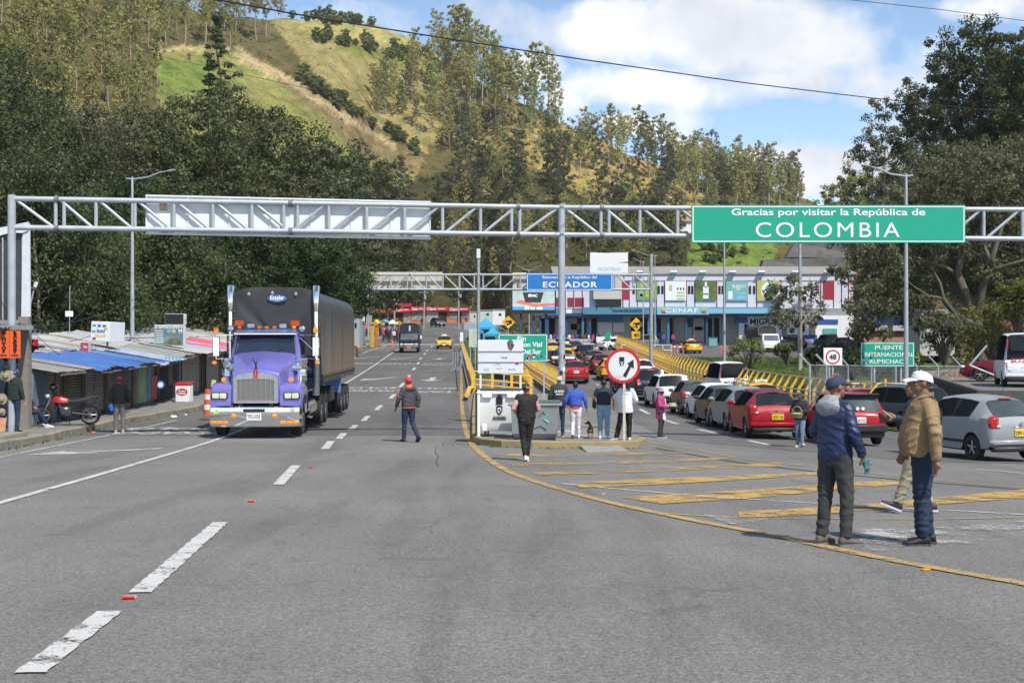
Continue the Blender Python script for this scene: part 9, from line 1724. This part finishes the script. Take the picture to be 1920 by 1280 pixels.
def dog():
 d=34.2;g=gz(pxx(1107,d),d,.16);BLK=mat('dog_black',(.014,.012,.011),.7,var=.3,scale=30);TAN=mat('dog_tan',(.26,.13,.055),.75)
 mb=MB();s=.92
 rings_=[(-.20,.055,.06,.27),(-.14,.068,.078,.27),(0,.064,.075,.265),(.12,.075,.092,.265),(.19,.062,.075,.285),(.24,.045,.05,.31)]
 mb.loft([[(wx*math.cos(a),y,z+wz*math.sin(a))for a in np.linspace(0,6.283,14,endpoint=False)]for y,wx,wz,z in rings_],True)
 mb.tube([(0,.20,.31),(-.03,.25,.38),(-.05,.26,.42)],[.05,.042,.04],10);mb.sph((-.07,.26,.43),(.055,.05,.048),12,8);mb.tube([(-.09,.265,.425),(-.15,.275,.41),(-.175,.278,.405)],[.036,.025,.018],9)
 for sy in(-1,1):mb.add([(-.05,.26+sy*.035,.46),(-.075,.26+sy*.05,.45),(-.07,.26+sy*.02,.46),(-.055,.26+sy*.055,.525)],[(0,1,3),(1,2,3),(2,0,3),(0,2,1)]);mb.sph((-.06,.26+sy*.042,.475),(.016,.012,.034),8,6)
 for sx in(-1,1):
  mb.tube([(sx*.045,-.16,.26),(sx*.05,-.12,.19),(sx*.05,-.20,.115),(sx*.05,-.185,.02)],[.05,.035,.02,.016],8);mb.sph((sx*.05,-.168,.018),(.02,.032,.018),8,6)
  mb.tube([(sx*.045,.15,.24),(sx*.05,.14,.13),(sx*.05,.155,.02)],[.036,.022,.016],8);mb.sph((sx*.05,.172,.018),(.02,.03,.018),8,6)
 mb.tube([(0,-.20,.30),(.01,-.26,.36),(.03,-.28,.45)],[.022,.016,.008],7)
 o=remeshed(mb,'dog',BLK,None,.011,.002,4,1,None,[BLK,TAN],lambda c:1 if(c.z<.15 or(c.x<-.11 and c.z<.425)or(c.y<-.16 and c.z<.27 and abs(c.x)<.045))else 0);tag(o,'small black and tan dog standing on the island with its head turned left','dog');o.location=(pxx(1107,d),d,g);o.scale=(s,)*3;o.rotation_euler=(0,0,R(-6))
 m=MB();m.lathe([(.052,-.008),(.054,.008),(.046,.008)],(-.035,.25,.375),n=14);m.build('collar',SWHITE,o)
dog()
def crowd_and_clutter():
 protos=[]
 for i,(tp,lg,hr)in enumerate(((BLK_C,DENIM,'short'),(ROYALC,GREYC,'short'),(MAG,DENIM,'bun'),(WHT_C,GREYC,'pony'),(DKGREEN,BLK_C,'short'),(cloth('crimson',(.25,.02,.02)),BLK_C,'short'))):
  protos.append(person('x',(0,0,0),0,1.64,dict(kneeL=(-.09,.05,.49),ankL=(-.09,.06,.085),ankR=(.09,-.10,.10))if i%2 else None,tp,lg,hair=hr,vox=.024,fold=.004,puff=.012,face=False))
 r=random.Random(33)
 def put(px,py,d,lab,grp,n):c=copy_tree(protos[n]);z=gz(pxx(px,d),d);c.location=(pxx(px,d),d,z+.05);c.rotation_euler=(0,0,r.uniform(0,6.28));c['label']=lab;c['group']=grp
 for i in range(16):put(712+i*3.0+r.uniform(-1,1),0,185+r.uniform(-14,16),'small dark clad figure in the crowd at the far market','crowd at the far market',i%6)
 for i in range(22):put(1014+i*6.1+r.uniform(-2,2),0,176+r.uniform(-3,3),'small figure waiting in the queue before the customs doors','queue before the customs building',(i*5)%6)
 for i,(px,d,lab)in enumerate(((1236,178,'small figure by the customs columns under the fascia letters'),(1244,177,'small figure in blue right of the customs columns'),(1262,178,'small figure walking past the dark customs doorway'),(884,132,'figure in dark clothes left of the nearest blue tent'),(899,128,'figure in the shade of the small blue tent'),(917,126,'figure standing under the nearest blue tent'),(791,262,'figure crossing in front of the far red shops'),(874,285,'figure standing before the last orange counter'),(1300,172,'small figure beside the red pickup'))):put(px,0,d,lab,None,i%6);
 for p in protos:remove_tree(p)
 for px,py,w,mm,lab,d in((706,600,14,mat('umbrella_yellow',(.60,.45,.04),.6),'yellow market umbrella beside the kerb lamp',190),(735.5,600.5,16,SWHITE,'white market umbrella left of the dark truck',185),(688,609,18,mat('umbrella_pink',(.55,.06,.12),.6),'pinkish red market umbrella at the kerb',160),(722,599,20,mat('umbrella_blue',(.10,.25,.45),.6),'blue market awning behind the white umbrella',200)):
  t=thing('market_umbrella',lab,'umbrella',(pxx(px,d),d,gz(pxx(px,d),d)));z=pz(py,d)-t.location.z;k=w*d/F/2;m=MB();m.lathe([(k,z-.45),(k*.6,z-.12),(.03,z+.1),(.02,z+.05),(k*.95,z-.48)],n=10);m.build('canopy',mm,t);m=MB();m.cyl((0,0,0),(0,0,z),.03,n=5);m.build('pole',GALV,t)
 for px,py0,py1,w,mm,lab,d in((664,604,636,14,WPANEL,'white stall cabinet left of the kerb lamp',140),(680,606,628,8,BWALL,'dark stall rack by the kerb lamp',158),(698,608,628,7,mat('goods_yellow',(.5,.33,.04),.6),'yellow goods rack at the kerb',156),(706,610,626,5,mat('goods_orange',(.5,.14,.03),.6),'orange board leaning at the kerb',158),(716,612,622,22,mat('fence_yellow',(.5,.3,.03),.6),'yellow barrier behind the market crowd',198)):
  t=thing('market_stand',lab,'stand',(pxx(px,d),d,gz(pxx(px,d),d)));h=pz(py0,d)-t.location.z;m=MB();m.box((0,0,h/2),(w*d/F,.5,max(.4,h)),bev=.03);m.build('body',mm,t);m=MB();m.box((0,-.05,max(.4,h)+.03),(w*d/F*1.06,.62,.05));m.build('top',GALV2,t)
 mp=motorbike((0,0,0),0,'x',True,'motorcycles parked in a row',False)
 for i in range(9):place_copy(mp,(pxx(1060+i*6,168),168+(i%3)*.6,gz(pxx(1060+i*6,168),168)),R(150+(i*37)%50),'dark motorcycle in the row parked before the customs doors','motorcycles parked in a row')
 remove_tree(mp)
 for i in range(8):
  d=164;px=1028+i*10.5;t=thing('crowd_barrier','pale metal crowd barrier in front of the parked motorcycles','barrier',(pxx(px,d),d,gz(pxx(px,d),d)),0,'crowd barriers');w=.62
  for x in np.linspace(-.6,.6,9):m=MB();m.cyl((x*w/.6*.55,0,.12),(x*w/.6*.55,0,1.05),.02,n=4);m.build('bar',SWHITE,t)
  m=MB();m.tube([(-.36,0,.1),(.36,0,.1)],.025,5);m.tube([(-.36,0,1.08),(.36,0,1.08)],.025,5);m.build('frame',SWHITE,t)
 t=thing('pipe_rail','white pipe rail fence in front of the grey off roader','fence',(pxx(1212,138),138,gz(pxx(1212,138),138)))
 for i in range(7):m=MB();x=(i-3)*.85;m.cyl((x,0,0),(x,0,1.1),.035,n=6);m.build('post',SWHITE,t)
 for z in(.55,1.08):m=MB();m.cyl((-2.6,0,z),(2.6,0,z),.035,n=6);m.build('rail',SWHITE,t)
 for px,d,lab in((1265,142,'red and white trestle barrier left of the yellow taxi in the lot'),(1357,140,'red and white trestle barrier behind the white lamp pole'),(1275,141,'second trestle barrier nearer the yellow taxi')):
  t=thing('trestle_barrier',lab,'barrier',(pxx(px,d),d,gz(pxx(px,d),d)))
  for sx in(-1,1):
   m=MB();m.tube([(sx*.35,-.25,0),(sx*.25,0,1.0),(sx*.35,.25,0)],.035,5);m.build('leg',mat('barrier_pink',(.6,.12,.1),.5),t)
  m=MB();m.box((0,-.06,.8),(.9,.04,.16));m.build('board',mat('barrier_pink',(.6,.12,.1),.5),t);m=MB();m.box((0,-.085,.8),(.3,.02,.15));m.build('white_stripe',SWHITE,t)
 t=thing('waste_container','mint green bin beside the red pickup','waste container',(pxx(1336,170),170,gz(pxx(1336,170),170)));m=MB();m.box((0,0,.6),(1.1,.9,1.1),bev=.05);m.build('body',mat('mint',(.16,.36,.32),.5),t);m=MB();m.box((0,0,1.2),(1.2,1.0,.1),bev=.03);m.build('lid',mat('lid_blue',(.03,.12,.32),.5),t)
crowd_and_clutter()
# ------------------------------------------------------------------ the air between the near things and the hills
def haze():
 m=bpy.data.materials.new('haze_air');m.use_nodes=True;nt=m.node_tree;nt.nodes.clear();out=nt.nodes.new('ShaderNodeOutputMaterial');v=nt.nodes.new('ShaderNodeVolumePrincipled')
 v.inputs['Color'].default_value=(.95,.97,1,1);v.inputs['Density'].default_value=.00010;v.inputs['Anisotropy'].default_value=.2;nt.links.new(v.outputs[0],out.inputs['Volume'])
 b=MB();b.box((0,420,114.5),(1300,1160,241));o=tag(b.build('haze',m),kind='stuff');m.volume_intersection_method='FAST' if hasattr(m,'volume_intersection_method')else None
haze()
